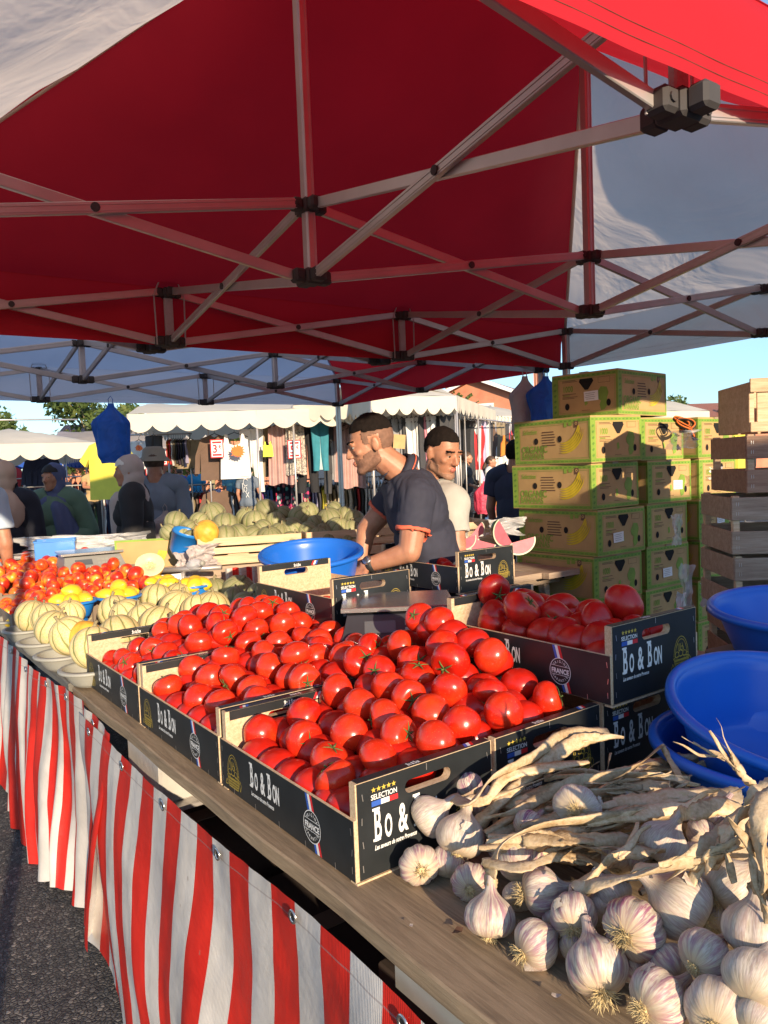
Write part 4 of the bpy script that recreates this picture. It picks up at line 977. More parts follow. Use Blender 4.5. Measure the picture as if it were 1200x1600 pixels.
GS = .031
GM = []
for q in range(7):
    me = scaled(bulb_mesh(q+1, amp=(.05, .03, .06, .045, .02, .055, .035)[q]), GS).mesh('garlic', MATS[('garlic_skin', 'pale_garlic_skin', 'purple_garlic_skin', 'garlic_skin', 'pale_garlic_skin', 'garlic_skin', 'pale_garlic_skin')[q]], True); GM.append(me)
RM = [roots_mb(q, GS, (1.0, .7, 1.2, .45)[q]).mesh('roots', MATS['root_straw'], True) for q in range(4)]
def peel_mb(seed, s):
    """loose flakes of papery skin lifting off the bulb"""
    rr = random.Random(seed); m_ = MB()
    for k in range(1):
        a0 = rr.uniform(0, 6.28); w = rr.uniform(.25, .5); z0 = rr.uniform(-.4, .1); hgt = rr.uniform(.3, .7)
        def fn(u, v):
            a = a0+(u-.5)*w*(1-.3*v)+.05*sin(v*9+k); z = z0+hgt*v; rad = sqrt(max(.05, 1-(z*.95)**2))*1.015+.06*v*v*abs(sin(u*7+k))+.03*v
            return (s*rad*cos(a), s*rad*sin(a), s*z)
        m_.grid(fn, 5, 6)
    return m_
PL = [peel_mb(q, GS).mesh('loose_skin', MATS['pale_garlic_skin'], True) for q in range(4)]
def bez(ps, n=26):
    """smooth curve through the points (Catmull-Rom)"""
    ps = [Vector(p) for p in ps]; ps = [ps[0]*2-ps[1]]+ps+[ps[-1]*2-ps[-2]]; out = []; m = len(ps)-3
    for i in range(m):
        for q in range(max(2, n//m)):
            t = q/max(2, n//m); a, b, c, d = ps[i:i+4]
            out.append(.5*((2*b)+(c-a)*t+(2*a-5*b+4*c-d)*t*t+(3*b-a-3*c+d)*t**3))
    out.append(ps[-2]); return out
def stalk_mb(pts, r0, r1, seed, split=0):
    rr = random.Random(seed); c = bez(pts, 30); n = len(c); m_ = MB(); nn = 10
    tw = rr.choice((-1, 1))*rr.uniform(.02, .16); f0 = rr.uniform(.13, .30); ph = rr.uniform(0, 6); cor = rr.randint(3, 4)
    prev = None; vs = []
    for i, p in enumerate(c):
        t = i/(n-1); d = (c[min(i+1, n-1)]-c[max(0, i-1)]).normalized()
        if prev is None:
            a = d.cross(Vector((0, 0, 1)));  a = a if a.length > .05 else d.cross(Vector((1, 0, 0))); a.normalize()
        else: a = prev-d*prev.dot(d); a.normalize()
        prev = a; b = d.cross(a); R_ = (r0*(1-t)+r1*t)*(1+.75*min(1, t*3)); R_ *= 1+.20*sin(t*9+ph)+.12*sin(t*23+ph)+.06*sin(t*51); fl = 1-(1-f0)*min(1, t*4); an = tw*i
        R_ *= .75 if t > .97 else 1
        for j in range(nn):
            p_ = 2*pi*j/nn; rr_ = 1+.22*cos(cor*p_+ph+t*3)+.10*sin(i*2.7+j*4.1+ph); x = cos(p_)*rr_; y = sin(p_)*rr_*fl
            vs.append(p+a*(x*cos(an)-y*sin(an))*R_+b*(x*sin(an)+y*cos(an))*R_)
    fs = [(i*nn+j, i*nn+(j+1) % nn, (i+1)*nn+(j+1) % nn, (i+1)*nn+j) for i in range(n-1) for j in range(nn)]+[tuple((n-1)*nn+j for j in range(nn))]
    m_.add(vs, fs)
    for k in range(split):                    # dry leaf ribbons peeling away towards the tip
        i0 = rr.randint(n//3, n-4); p = c[i0].copy(); d = (c[min(n-1, i0+1)]-c[i0]).normalized(); L = rr.uniform(.04, .11); q = [p.copy()]
        for s in range(5):
            d = (d+Vector((rr.uniform(-.35, .35), rr.uniform(-.35, .35), rr.uniform(-.25, .25)))).normalized(); p = p+d*L/5; q.append(p.copy())
        w = rr.uniform(.0035, .0085)*max(.6, r0/.006); m_.tube(bez(q, 12), [w*(1-.7*x/11) for x in range(len(bez(q, 12)))], 6, flat=.12, twist=rr.uniform(-.4, .4))
    return m_
_gr = random.Random(77); _gn = [0]
def garlic(px, py, rpx, z, axis, label, kind=None, roots=0, stem=None, rs=(.0062, .0045), peel=True, split=1):
    """axis: direction of the neck in camera terms (right, up, towards the viewer)"""
    c = PZ(px, py, z); dd = (c-CAM).dot(_F); r = rpx*dd/FPX; s = r/GS
    fr = (c-CAM).normalized(); rr_ = (_R-fr*_R.dot(fr)).normalized(); ur_ = rr_.cross(fr); ax = (rr_*axis[0]+ur_*axis[1]-fr*axis[2]).normalized()
    q = ax.to_track_quat('Z', 'Y').to_matrix().to_4x4() @ Matrix.Rotation(_gr.uniform(0, 6.28), 4, 'Z')
    me = GM[kind if kind is not None else _gr.randrange(7)]
    o = bpy.data.objects.new('garlic', me); COL.objects.link(o); o.matrix_world = Matrix.Translation(c) @ q @ Matrix.Scale(s, 4)
    tag(o, label, 'garlic', 'garlic bulbs heaped on the bare boards'); _gn[0] += 1
    if roots is not None: link('roots', RM[roots], o)
    if peel: link('loose_skin', PL[_gr.randrange(4)], o)
    if stem:
        tip = c+ax*1.42*r; pts = [c+ax*1.0*r, tip]+[PZ(x, y, zz) for x, y, zz in stem]
        st = stalk_mb(pts, max(.0055, r*.17), rs[1], _gn[0], split).mesh('stalk', MATS['dry_stalk'], True)
        so = link('stalk', st, o); so.matrix_parent_inverse = o.matrix_world.inverted()
    return o
B = TZ
G = garlic
G(672, 1275, 33, B+.085, (.75, .5, .1), 'white garlic bulb leaning on the hand slot of the first tomato box', 1, None, [(735, 1255, B+.13), (770, 1215, B+.15), (830, 1185, B+.16), (880, 1150, B+.17), (950, 1142, B+.15)], (.008, .006))
G(720, 1306, 39, B+.070, (.25, .9, -.2), 'plump white bulb standing root down behind the lone bulb by the box', 1, 3, [(760, 1250, B+.12), (790, 1215, B+.14), (850, 1200, B+.15), (920, 1190, B+.15)])
G(655, 1351, 32, B+.030, (-.15, .35, -.9), 'lone striped bulb showing its round root disc, against the box end', 0, 1, None)
G(702, 1345, 30, B+.028, (.1, .8, -.3), 'bulb squeezed under the plump white one', 3, None, None)
G(736, 1378, 31, B+.026, (.1, .45, -.85), 'purple streaked bulb with a dark root disc, right of the lone bulb', 2, 3, None)
G(765, 1432, 39, B+.032, (.10, .98, .1), 'squat bulb at the board front whose thick stalk arches up and to the right', 0, 3, [(768, 1360, B+.09), (785, 1318, B+.12), (850, 1290, B+.14), (960, 1278, B+.14), (1060, 1268, B+.12)], (.008, .006))
G(815, 1345, 38, B+.070, (.1, .7, -.5), 'large ivory bulb under the arching stalk', 3, None, None)
G(790, 1325, 28, B+.05, (.2, .6, -.6), 'bulb in shadow left of the ivory one', 2, None, None)
G(846, 1392, 38, B+.060, (.85, .1, -.1), 'bulb lying sideways with roots at its left, above the root-down pair', 5, 0, [(915, 1387, B+.08), (980, 1370, B+.10), (1060, 1348, B+.12)])
G(896, 1430, 38, B+.062, (.05, .65, -.6), 'bulb with a shaggy beard of roots hanging forward', 0, 2, None)
G(838, 1474, 38, B+.030, (.75, .45, -.3), 'bulb low at the board front with curled roots on its left', 0, 0, None)
G(932, 1510, 50, B+.042, (-.1, .9, -.35), 'broad shadow striped bulb with roots spread on the board', 5, 2, None)
G(991, 1450, 48, B+.080, (.45, .35, -.8), 'big pinkish bulb whose wide root tuft faces the viewer', 2, 2, None)
G(1063, 1413, 54, B+.100, (-.75, .62, .1), 'very large smooth ivory bulb, neck up to the left', 4, 1, [(1005, 1355, B+.15), (1060, 1352, B+.16), (1120, 1330, B+.17), (1165, 1285, B+.19), (1200, 1240, B+.2)], (.009, .006))
G(1037, 1318, 38, B+.115, (.55, .75, 0), 'clean white bulb among the stalks, its neck bending right', 1, None, [(1080, 1272, B+.17), (1120, 1262, B+.17), (1160, 1262, B+.16)], (.009, .007))
G(902, 1262, 37, B+.130, (.1, .2, -.9), 'white bulb lying on the stalks with a golden root tuft', 1, 2, [(930, 1240, B+.13), (990, 1230, B+.12)])
G(884, 1290, 28, B+.10, (.3, .2, -.8), 'pinkish bulb tucked below the one with the golden root tuft', 3, None, None)
G(828, 1290, 26, B+.10, (.5, .5, -.6), 'small bulb showing between stalks left of the golden tuft', 2, None, None)
G(865, 1318, 28, B+.07, (.5, .4, -.6), 'shaded bulb behind the ivory one', 0, None, None)
G(731, 1228, 25, B+.10, (-.2, .8, -.4), 'small half shaded bulb in front of the box hand slot', 2, None, None)
G(755, 1262, 24, B+.07, (.2, .7, -.3), 'bulb hidden behind the plump white one', 3, None, None)
G(1029, 1560, 47, B+.050, (.7, .4, -.5), 'purple bulb at the bottom of the heap with roots down its left side', 2, 0, None)
G(1103, 1494, 42, B+.090, (.6, .45, -.5), 'bulb with a broad root scar facing left, under the very large ivory one', 5, 3, None)
G(1142, 1383, 45, B+.120, (.75, .55, -.2), 'ribbed cream bulb with ragged roots, right of the very large ivory one', 6, 0, [(1195, 1340, B+.2), (1183, 1300, B+.24), (1192, 1262, B+.26)], (.008, .006))
G(1180, 1453, 50, B+.120, (.25, .95, .1), 'bulb cut by the picture edge with a tall stalk curling upward', 6, None, [(1196, 1380, B+.19), (1185, 1320, B+.23), (1190, 1275, B+.26), (1215, 1240, B+.27)], (.011, .008))
G(1182, 1530, 50, B+.105, (.4, .6, -.4), 'papery bulb with torn white skins at the lower corner', 4, None, None)
G(1125, 1580, 54, B+.060, (.3, .5, -.7), 'broad pale bulb at the very bottom of the heap', 6, 3, None)
G(1188, 1598, 40, B+.07, (.5, .5, -.5), 'bulb under the papery one in the corner', 4, None, None)
for i, (px, py, r, z, lb) in enumerate([(958, 1395, 30, .07, 'shaded bulb below the crossing stalks'), (985, 1508, 28, .028, 'shaded bulb between the striped one and the root scarred one'), (1045, 1508, 34, .05, 'pink bulb in the shade under the big ivory one'), (1075, 1560, 30, .03, 'bulb filling the gap at the bottom centre of the heap'),
        (1120, 1440, 32, .07, 'shaded bulb under the ribbed cream one'), (900, 1480, 26, .028, 'bulb in the shade under the bearded one'), (1090, 1345, 32, .09, 'bulb behind the very large ivory one'), (1150, 1310, 34, .11, 'pinkish bulb under the bundled stalks'), (1100, 1305, 28, .10, 'bulb half buried under stalks right of the clean white one'),
        (1000, 1345, 28, .08, 'dark bulb beneath the clean white one'), (965, 1340, 26, .08, 'dark bulb beneath the crossing stalks'), (940, 1420, 28, .05, 'bulb in shade right of the bearded one'), (810, 1400, 24, .03, 'bulb low in the shade behind the squat front one'), (1000, 1270, 24, .09, 'white bulb deep in the stalk bundle'), (870, 1440, 24, .03, 'bulb hidden low between the sideways and bearded ones'),
        (1160, 1575, 34, .05, 'bulb below the papery one'), (1195, 1490, 30, .08, 'bulb behind the papery one at the picture edge'), (1120, 1270, 26, .13, 'peeled pink bulb on top of the stalks near the blue tub')]):
    G(px, py, r, B+z, (_gr.uniform(-.5, .7), .6, _gr.uniform(-.8, .1)), lb, None, None if i % 2 else 3, None)
# dried stalks piled behind the bulbs
sr = random.Random(31)
def stalk(pts, r, label, split=2):
    m_ = stalk_mb([PZ(x, y, z) for x, y, z in pts], r, r*.6, sr.randint(0, 999), split)
    o = m_.build('garlic_stalk', MATS['dry_stalk'], None, True); tag(o, label, 'garlic stalk', 'dried garlic stalks')
named = [([(745, 1290, .86), (800, 1235, .90), (850, 1195, .92), (900, 1160, .94), (951, 1150, .94)], .010, 'broad greenish dried leaf rising to the tomato box corner'),
 ([(760, 1305, .86), (830, 1255, .90), (900, 1225, .92), (980, 1205, .92), (1035, 1165, .93)], .008, 'long straw coloured stalk sweeping up towards the blue tub'),
 ([(1035, 1165, .93), (1060, 1210, .90), (1070, 1225, .89), (1075, 1232, .88)], .004, 'thin bent stalk hanging beside the blue tub'),
 ([(850, 1215, .90), (940, 1210, .91), (1010, 1212, .91), (1078, 1218, .90)], .0065, 'straight pale stalk in the middle of the bundle'),
 ([(860, 1292, .90), (950, 1280, .92), (1030, 1266, .92), (1110, 1262, .92)], .008, 'yellowish green stalk crossing the heap from side to side'),
 ([(960, 1255, .90), (1030, 1245, .92), (1100, 1240, .93), (1160, 1245, .93)], .011, 'thick greenish stalk lying along the blue tub foot'),
 ([(900, 1395, .86), (960, 1340, .90), (1010, 1330, .90), (1040, 1330, .90)], .008, 'pale stalk emerging below the white bulb'),
 ([(1190, 1240, 1.03), (1160, 1210, 1.06), (1140, 1170, 1.09)], .0045, 'forked dry twig standing up against the blue tub'), ([(1150, 1200, 1.06), (1130, 1185, 1.065), (1110, 1181, 1.07)], .003, 'short side twig of the forked stalk'),
 ([(1205, 1235, 1.0), (1150, 1290, .98), (1110, 1330, .96), (1060, 1350, .95), (1000, 1366, .93), (915, 1386, .90)], .0105, 'long pale stalk running from the bundled end across the bulbs'),
 ([(1215, 1255, 1.03), (1175, 1290, 1.0), (1145, 1320, .98), (1100, 1345, .96)], .009, 'thick folded stalk in the bundle at the right'), ([(1220, 1225, 1.05), (1180, 1250, 1.03), (1150, 1285, 1.0), (1130, 1310, .98)], .010, 'broad folded leaf on top of the right bundle'),
 ([(1230, 1270, 1.03), (1190, 1275, 1.02), (1178, 1320, 1.0), (1192, 1370, .97), (1215, 1420, .95)], .0075, 'stalk hooking downward at the right edge')]
for pts, r, lb in named: stalk(pts, r, lb, 3)
for i in range(62):
    x0 = sr.uniform(745, 980); y0 = 1150+ (1-(x0-745)/500)*110 + sr.uniform(-10, 95); z0 = B+sr.uniform(.05, .115); L = sr.uniform(120, 260); k = sr.uniform(-.40, .02)
    y0 = max(y0, 1185)
    pts = [(x0, y0, z0), (x0+L*.35, y0+L*.35*k+sr.uniform(-10, 10), z0+.015), (x0+L*.7, y0+L*.7*k+sr.uniform(-12, 12), z0+.012), (min(1195, x0+L), y0+L*k*.8+sr.uniform(-8, 8), z0-.0)]
    pts = [(min(x, 1150), max(y, 1150 if x < 950 else 1185), z) for x, y, z in pts]
    if len({round(p[0]) for p in pts}) < 4: pts = [(p[0]-q*6 if False else p[0]+(-3+q)*4, p[1], p[2]) for q, p in enumerate(pts)]
    stalk(pts, sr.uniform(.0035, .0095), 'dried stalk in the tangle '+('against the tomato boxes' if x0 < 830 else ('behind the white bulbs' if y0 > 1270 else 'below the blue tubs')), 2)
for i in range(26):        # shadowed fillers between bulbs and stalks on the right
    x0 = sr.uniform(960, 1120); y0 = sr.uniform(1255, 1400); z0 = B+sr.uniform(.05, .10); a = sr.uniform(-.7, .1); L = sr.uniform(60, 130)
    stalk([(x0, y0, z0), (x0+L*.5*cos(a), y0+L*.5*sin(a)+sr.uniform(-6, 6), z0+.01), (x0+L*cos(a), y0+L*sin(a), z0)], sr.uniform(.003, .007), 'dried stalk in the shade between the right hand bulbs', 1)
# papery crumbs on the board
for i, (px, py, s, lb) in enumerate([(832, 1516, .012, 'curled scrap of garlic skin on the board below the front bulbs'), (642, 1450, .004, 'tiny crumb on the board front'), (870, 1560, .006, 'brown flake of skin on the board near the striped bulb'), (716, 1458, .009, 'rusty straw lying before the squat bulb')]):
    p = PZ(px, py, TZ+.004); m_ = MB(); m_.grid(lambda u, v: ((u-.5)*s*2, (v-.5)*s*1.2, .004+s*.5*(sin(u*5+i)*.5*v+.3*u*u)), 6, 5); o = m_.build('skin_flake', MATS['pale_garlic_skin' if i != 3 else 'box_brown'], None, True); o.location = p; o.rotation_euler = (.1, .1, i*1.4); tag(o, lb, 'flake', 'scraps on the board')

# ================================================================ blue tubs
def tub(name, label, c, R_, rb, h, tilt, mt='blue_plastic', axis=(1, 0, 0), group='blue plastic tubs'):
    root = thing(name, label, 'tub', c, 0, group); root.rotation_mode = 'QUATERNION'; root.rotation_quaternion = Quaternion(Vector(axis), tilt)
    pr = [(0.0001, 0), (rb, 0), (rb+.006, .006)]
    for q in range(1, 11): t = q/10; pr.append((rb+(R_-rb)*t**.85, h*t))
    pr += [(R_+.006, h+.006), (R_+.014, h+.006), (R_+.020, h), (R_+.020, h-.012), (R_+.017, h-.012), (R_+.016, h-.001), (R_+.010, h+.002), (R_, h-.003)]
    pr += [(rb+(R_-rb)*(q/10)**.85-.0035, h*q/10) for q in range(9, 0, -1)]+[(rb-.004, .005), (.0001, .005)]
    pr = pr[:13]+pr[13:]
    m_ = MB(); m_.lathe(pr, 96); m_.build('basin', MATS[mt], root, True)
    m_ = MB(); m_.lathe([(.022, .0052), (.024, .0058), (.028, .0058), (.03, .0052)], 24); m_.build('moulded_ring', MATS[mt], root, True)
    return root
c = P(487, 862, 3.30); c.z -= .185; tub('tub', 'round blue tub standing between the vendor and the tomatoes', c, .205, .165, .19, radians(9))
crt_c = c.copy()
# right hand group : two nested tubs, one tipped towards the viewer, and one behind
c3 = T(-.18, .66, TZ+.004); c3 = Vector((.745, 1.435, TZ+.004))
tub('tub', 'large blue tub standing upright behind the garlic, another tipped inside it', c3, .228, .19, .128, .03, axis=(.4, .9, 0))
tub('tub', 'large blue tub tipped forward inside the lower one, showing its deep inside', c3+Vector((.03, .045, .040)), .225, .17, .155, radians(13), axis=(.96, .25, 0))
tub('tub', 'shallow blue tub behind the tipped one, next to the wooden crates', Vector((1.09, 1.98, TZ+.165)), .22, .17, .12, radians(4), axis=(1, -.4, 0))
m_ = MB(); m_.box((0, 0, .08), (.36, .36, .155), bev=.004); o = m_.build('carton', MATS['brown_card'], thing('carton', 'plain brown carton holding up the rear blue tub', 'carton', Vector((1.10, 1.99, TZ+.003)), .5))

# ================================================================ weighing scales
def scale_(label, c, rz, s=1.0, grp='weighing scales'):
    rt = thing('weighing_scale', label, 'scale', c, rz, grp)
    m_ = MB()
    vs = [(-.165, -.19, 0), (.165, -.19, 0), (.165, .15, 0), (-.165, .15, 0), (-.165, -.19, .028), (.165, -.19, .028), (.150, -.115, .088), (.150, .14, .088), (-.150, .14, .088), (-.150, -.115, .088), (.165, .15, .03), (-.165, .15, .03)]
    m_.add(vs, [(0, 3, 2, 1), (0, 1, 5, 4), (4, 5, 6, 9), (9, 6, 7, 8), (1, 2, 10, 5), (5, 10, 7, 6), (3, 0, 4, 11), (11, 4, 9, 8), (2, 3, 11, 10), (10, 11, 8, 7)]); m_.build('body', MATS['scale_grey' if 'grey' in label else 'scale_black'], rt)
    m_ = MB(); m_.box((0, .02, .107), (.335, .27, .004), bev=.0015)
    for x in (-1, 1): m_.box((x*.167, .02, .102), (.003, .27, .012))
    for y in (-.114, .154): m_.box((0, y, .102), (.335, .003, .012))
    m_.build('plate', MATS['steel'], rt)
    m_ = MB(); m_.box((0, .02, .096), (.2, .16, .016)); m_.build('plate_support', MATS['black_rubber'], rt)
    n = Vector((0, -.075, .06)).normalized(); A = frame4((-.055, -.153, .0596), (1, 0, 0), Vector((0, .075, .06)))
    m_ = MB(); m_.poly([(-.045, -.022, 0), (.045, -.022, 0), (.045, .022, 0), (-.045, .022, 0)], 0, A); m_.build('display', MATS['display_glass'], rt)
    for k in range(12):
        x = .025+.022*(k % 6); y = -.014+.026*(k//6); m2 = MB(); m2.poly([(x+.055-.008, y-.009, .0004), (x+.055+.008, y-.009, .0004), (x+.055+.008, y+.009, .0004), (x+.055-.008, y+.009, .0004)], 0, A)
        if k == 0: mk = MB()
        mk.v += [v for v in m2.v]; n0 = len(mk.v)-4; mk.f.append((n0, n0+1, n0+2, n0+3)); mk.m.append(0)
    mk.build('keypad', MATS['grey_plastic'], rt); return rt
mat('scale_grey', (.26, .26, .24), .45, .05); mat('scale_black', (.035, .037, .045), .4, .08); mat('display_glass', (.10, .11, .12), .12, .02, bstr=0)
c = P(640, 968, 2.26); c = T(.80, .70, 0); c.z = .950
o = scale_('black scale with a flat steel plate standing among the shaded tomatoes', c+Vector((-.02, .02, 0)), TROT-.62)
c = P(140, 868, 4.45); c.z = .94
o = scale_('grey scale with a sloping front beyond the nectarines', c, radians(30), 1); 
m_ = MB(); m_.box((0, 0, .075), (.5, .42, .15), bev=.004); o = m_.build('carton', MATS['brown_card'], thing('carton', 'brown carton under the grey scale', 'carton', (c.x, c.y, TZ+.003), .5))

# ================================================================ banana cartons
def carton():
    """.40 wide (short face at y=0), .54 long (long face at x=0), .238 high"""
    W, L, H = .40, .54, .238; rt = thing('banana_carton', '-', 'carton'); g, k, br, yl, vd, dg, yl2 = 1, 0, 2, 3, 4, 5, 6
    MS = [MATS['kraft'], MATS['box_green'], MATS['box_brown'], MATS['banana_yellow'], MATS['black_void'], MATS['dark_box_green'], MATS['banana_line']]
    m_ = MB(); m_.box((W/2, L/2, (H-.10)/2), (W-.008, L-.008, H-.10), k, bev=.004)
    def face(A, w, long_):
        h0, h1 = .004, H-.008
        def rect(x0, y0, x1, y1, mi, z=0): m_.poly([(x0, y0, z), (x1, y0, z), (x1, y1, z), (x0, y1, z)], mi, A)
        rect(0, h0, w, h0+.018, g); rect(0, h1-.018, w, h1, g); rect(0, h0+.018, .040, h1-.018, g); rect(w-.012, h0+.018, w, h1-.018, g)
        for i in range(int(w/.03)): rect(.010+i*.03, h1-.013, .026+i*.03, h1-.006, dg, .0006); rect(.008+i*.03, h0+.006, .028+i*.03, h0+.010, dg, .0006)
        for i in range(6): m_.poly([(.008, .035+i*.03, .0006), (.020, .028+i*.03, .0006), (.030, .040+i*.03, .0006), (.020, .045+i*.03, .0006)], dg, A)
        rect(.046, h0+.024, w-.018, h0+.0255, g, .0005); rect(.046, h1-.0255, w-.018, h1-.024, g, .0005); rect(.046, h0+.024, .0475, h1-.024, g, .0005); rect(w-.0195, h0+.024, w-.018, h1-.024, g, .0005)
        def hole(cx, cy, rx, ry): n = 20; m_.poly([(cx+rx*1.12*cos(2*pi*i/n), cy+ry*1.12*sin(2*pi*i/n), .0008) for i in range(n)], 2, A); m_.poly([(cx+rx*cos(2*pi*i/n), cy+ry*sin(2*pi*i/n), .0014) for i in range(n)], vd, A)
        if not long_:
            text_faces(m_, '1000', A @ Matrix.Translation((.068, .142, .0006)), g, .045, .72, .001)
            for r_ in range(3): rect(.066, .128-.0, .15, .131, br, .0006) if r_ == 0 else rect(.066, .188+.006*r_, .17-.01*r_, .1905+.006*r_, br, .0006)
            rect(.066, .112, .16, .1145, br, .0006); rect(.066, .105, .14, .1075, br, .0006)
            text_faces(m_, 'BANANAS', A @ Matrix.Translation((.07, .118, .0006)), g, .012, .8, .0002)
            m_.poly([(.175, .205, .0008), (.25, .205, .0008), (.258, .19, .0008), (.225, .145, .0008), (.205, .145, .0008), (.17, .19, .0008)], vd, A)   # vent
            # green map shape
            pts = [(.275, .12), (.300, .155), (.335, .150), (.345, .12), (.335, .09), (.340, .06), (.322, .035), (.300, .03), (.292, .06), (.300, .08), (.28, .095)]
            m_.poly([(x, y, .0006) for x, y in pts], g, A); rect(.285, .175, .355, .205, k, .0004)
            for s_ in ((.285, .175, .355, .1765), (.285, .2035, .355, .205), (.285, .175, .2865, .205), (.3535, .175, .355, .205)): rect(*s_, br, .0006)
            hole(.095, .062, .013, .017); hole(.345, .068, .012, .017)
            m_.poly([(.205, .06, .0006), (.222, .07, .0006), (.215, .10, .0006), (.20, .095, .0006)], g, A); rect(.185, .035, .235, .037, br, .0006)
        else:
            text_faces(m_, 'ORGANIC', A @ Matrix.Translation((.055, .064, .0006)), g, .052, .80, .0016); text_faces(m_, 'BANANAS', A @ Matrix.Translation((.055, .030, .0006)), g, .045, .80, .0012)
            text_faces(m_, 'Selection', A @ Matrix.Translation((.065, .165, .0006)), g, .036, .8, .0006, .3)
            for i in range(6): rect(.205+.004*(i % 2), .098+.014*i, .305-.006*(i % 3), .1035+.014*i, br, .0006)
            rect(.365, .19, .385, .215, g, .0006); rect(.395, .195, .42, .212, g, .0006); rect(.435, .185, .462, .218, br, .0006); disc_ring(m_, .4485, .205, .004, .008, k, A @ Matrix.Translation((0, 0, .001)), 12)
            hole(.165, .125, .014, .016); hole(.335, .130, .013, .016)
            hole(.335, .130, .0, .0)
            # hand of bananas: nested crescents
            for b_ in range(5):
                cx, cy = .335, .235+.0*b_; R_ = .125+b_*.0125; up = []; lo = []
                for q in range(13):
                    t = q/12; an = -1.62+1.28*t; th = .0085*sin(pi*min(1, t*1.04+.03))**.6
                    up.append((cx+R_*cos(an)*.95+.01, cy+(R_)*sin(an)*1.0, .0008+b_*.0002)); lo.append((cx+(R_+th*1.45)*cos(an)*.95+.01, cy+(R_+th*1.45)*sin(an)*1.0, .0008+b_*.0002))
                m_.poly([p for p in up]+[p for p in reversed(lo)], yl, A)
                m_.poly([(p[0], p[1], p[2]+.0002) for p in up]+[(p[0]+.0012, p[1]-.0012, p[2]+.0002) for p in reversed(up)], yl2, A)
            m_.poly([(.445, .165, .001), (.46, .195, .001), (.470, .193, .001), (.475, .15, .001)], yl, A)
    # lid: slightly larger and open at the bottom, so an edge shows on every side
    for A, w, lg in ((frame4((0, 0, 0), (1, 0, 0), (0, 0, 1)), W, False), (frame4((0, L, 0), (0, -1, 0), (0, 0, 1)), L, True), (frame4((W, 0, 0), (0, 1, 0), (0, 0, 1)), L, True), (frame4((W, L, 0), (-1, 0, 0), (0, 0, 1)), W, False)):
        # bowed card walls
        n = 8; vs = []
        for i in range(n+1):
            for j in range(5): vs.append((w*i/n, H*j/4, -.0012))
        m_.add(vs, [(i*5+j, (i+1)*5+j, (i+1)*5+j+1, i*5+j+1) for i in range(n) for j in range(4)], k, A)
        face(A, w, lg)
    m_.build('sleeve', MS, rt)
    m_ = MB(); m_.box((W/2, L/2, H-.003), (W-.004, L-.004, .006), 0); m_.box((W/2, L/2, H+.0012), (W-.02, .02, .002), 1)
    m_.box((W/2, .03, H+.0006), (W-.004, .055, .0012), 2); m_.box((W/2, L-.03, H+.0006), (W-.004, .055, .0012), 2); m_.box((.02, L/2, H+.0009), (.035, L-.02, .0012), 2); m_.box((W-.02, L/2, H+.0009), (.035, L-.02, .0012), 2)
    m_.build('lid', [MATS['kraft'], MATS['kraft'], MATS['box_green']], rt)
    return rt
CT = carton(); _ct = [0]; cr_ = random.Random(3)
def put_carton(loc, rot, label, tilt=(0, 0)):
    o = CT if _ct[0] == 0 else copy_tree(CT); _ct[0] += 1; o.location = loc; o.rotation_euler = (tilt[0], tilt[1], rot); tag(o, label, 'carton', 'green and brown banana cartons'); return o
CA = Vector((1.075, 3.90, 0)); CROT = radians(36)
lev = ['at floor level', 'second from the floor', 'third from the floor', 'fourth from the floor', 'fifth from the floor, in shade', 'sixth up, half in sun', 'topmost of the full front stack']
vx = Vector((cos(CROT), sin(CROT), 0)); vy = Vector((-sin(CROT), cos(CROT), 0))
for k in range(7):
    put_carton(CA+Vector((cr_.uniform(-.02, .015)-(.02 if k == 6 else 0), cr_.uniform(-.01, .01)-(.03 if k == 6 else 0), .241*k+.001)), CROT+cr_.uniform(-.03, .03)-(.04 if k == 6 else 0), 'banana carton of the nearest stack, '+lev[k], (0, -.012 if k > 4 else 0))
put_carton(CA+vx*.16+vy*.02+Vector((0, 0, .241*7+.006)), CROT+radians(4), 'single banana carton on top of everything, its upper half shaded')
o = [x for x in bpy.data.objects if x.get('label', '').startswith('single banana')][0]
o.rotation_euler = (0, 0, radians(36+8-90)); o.location = Vector((1.24, 4.03, .241*7+.006)) + Vector((-.28, .27, 0))
for s, (d, nmx) in enumerate(((CA+vx*.50+vy*.06, 7), (CA+vx*.96+vy*.03, 7))):
    for k in range(nmx):
        put_carton(d+Vector((cr_.uniform(-.02, .02), cr_.uniform(-.012, .012), .241*k+.001)), CROT+cr_.uniform(-.035, .035), 'banana carton of the %s, %s' % (('middle stack', 'farthest stack beside the crates')[s], lev[k].replace('front stack', 'rear stacks').replace(', half in sun', '').replace(', in shade', '')))
_cl = [x for x in bpy.data.objects if x.get('group') == 'green and brown banana cartons']
stk_ = MB(); stk_.box((.23, -.0030, .085), (.085, .001, .052), 0); 
for k in range(4): stk_.box((.225, -.0038, .100-.010*k), (.06-.01*(k % 2), .0006, .0022), 1)
_sm = stk_.mesh('sticker', [MATS['paper_white'], MATS['scale_grey']])
tp_ = MB(); tp_.box((.20, -.0026, .236), (.05, .001, .012)); tp_.box((.20, .2, .2412), (.05, .42, .0008)); _tm = tp_.mesh('tape', mat('tape', (.40, .30, .18), .25, .05, bstr=0))
for i, x in enumerate(_cl):
    if i % 3 == 1 or i in (8, 11): q = link('sticker', _sm, x); q.rotation_euler = (0, RN.uniform(-.06, .06), 0); q.location = (RN.uniform(-.06, .05), 0, RN.uniform(-.02, .02))
    if i % 2: link('tape', _tm, x)
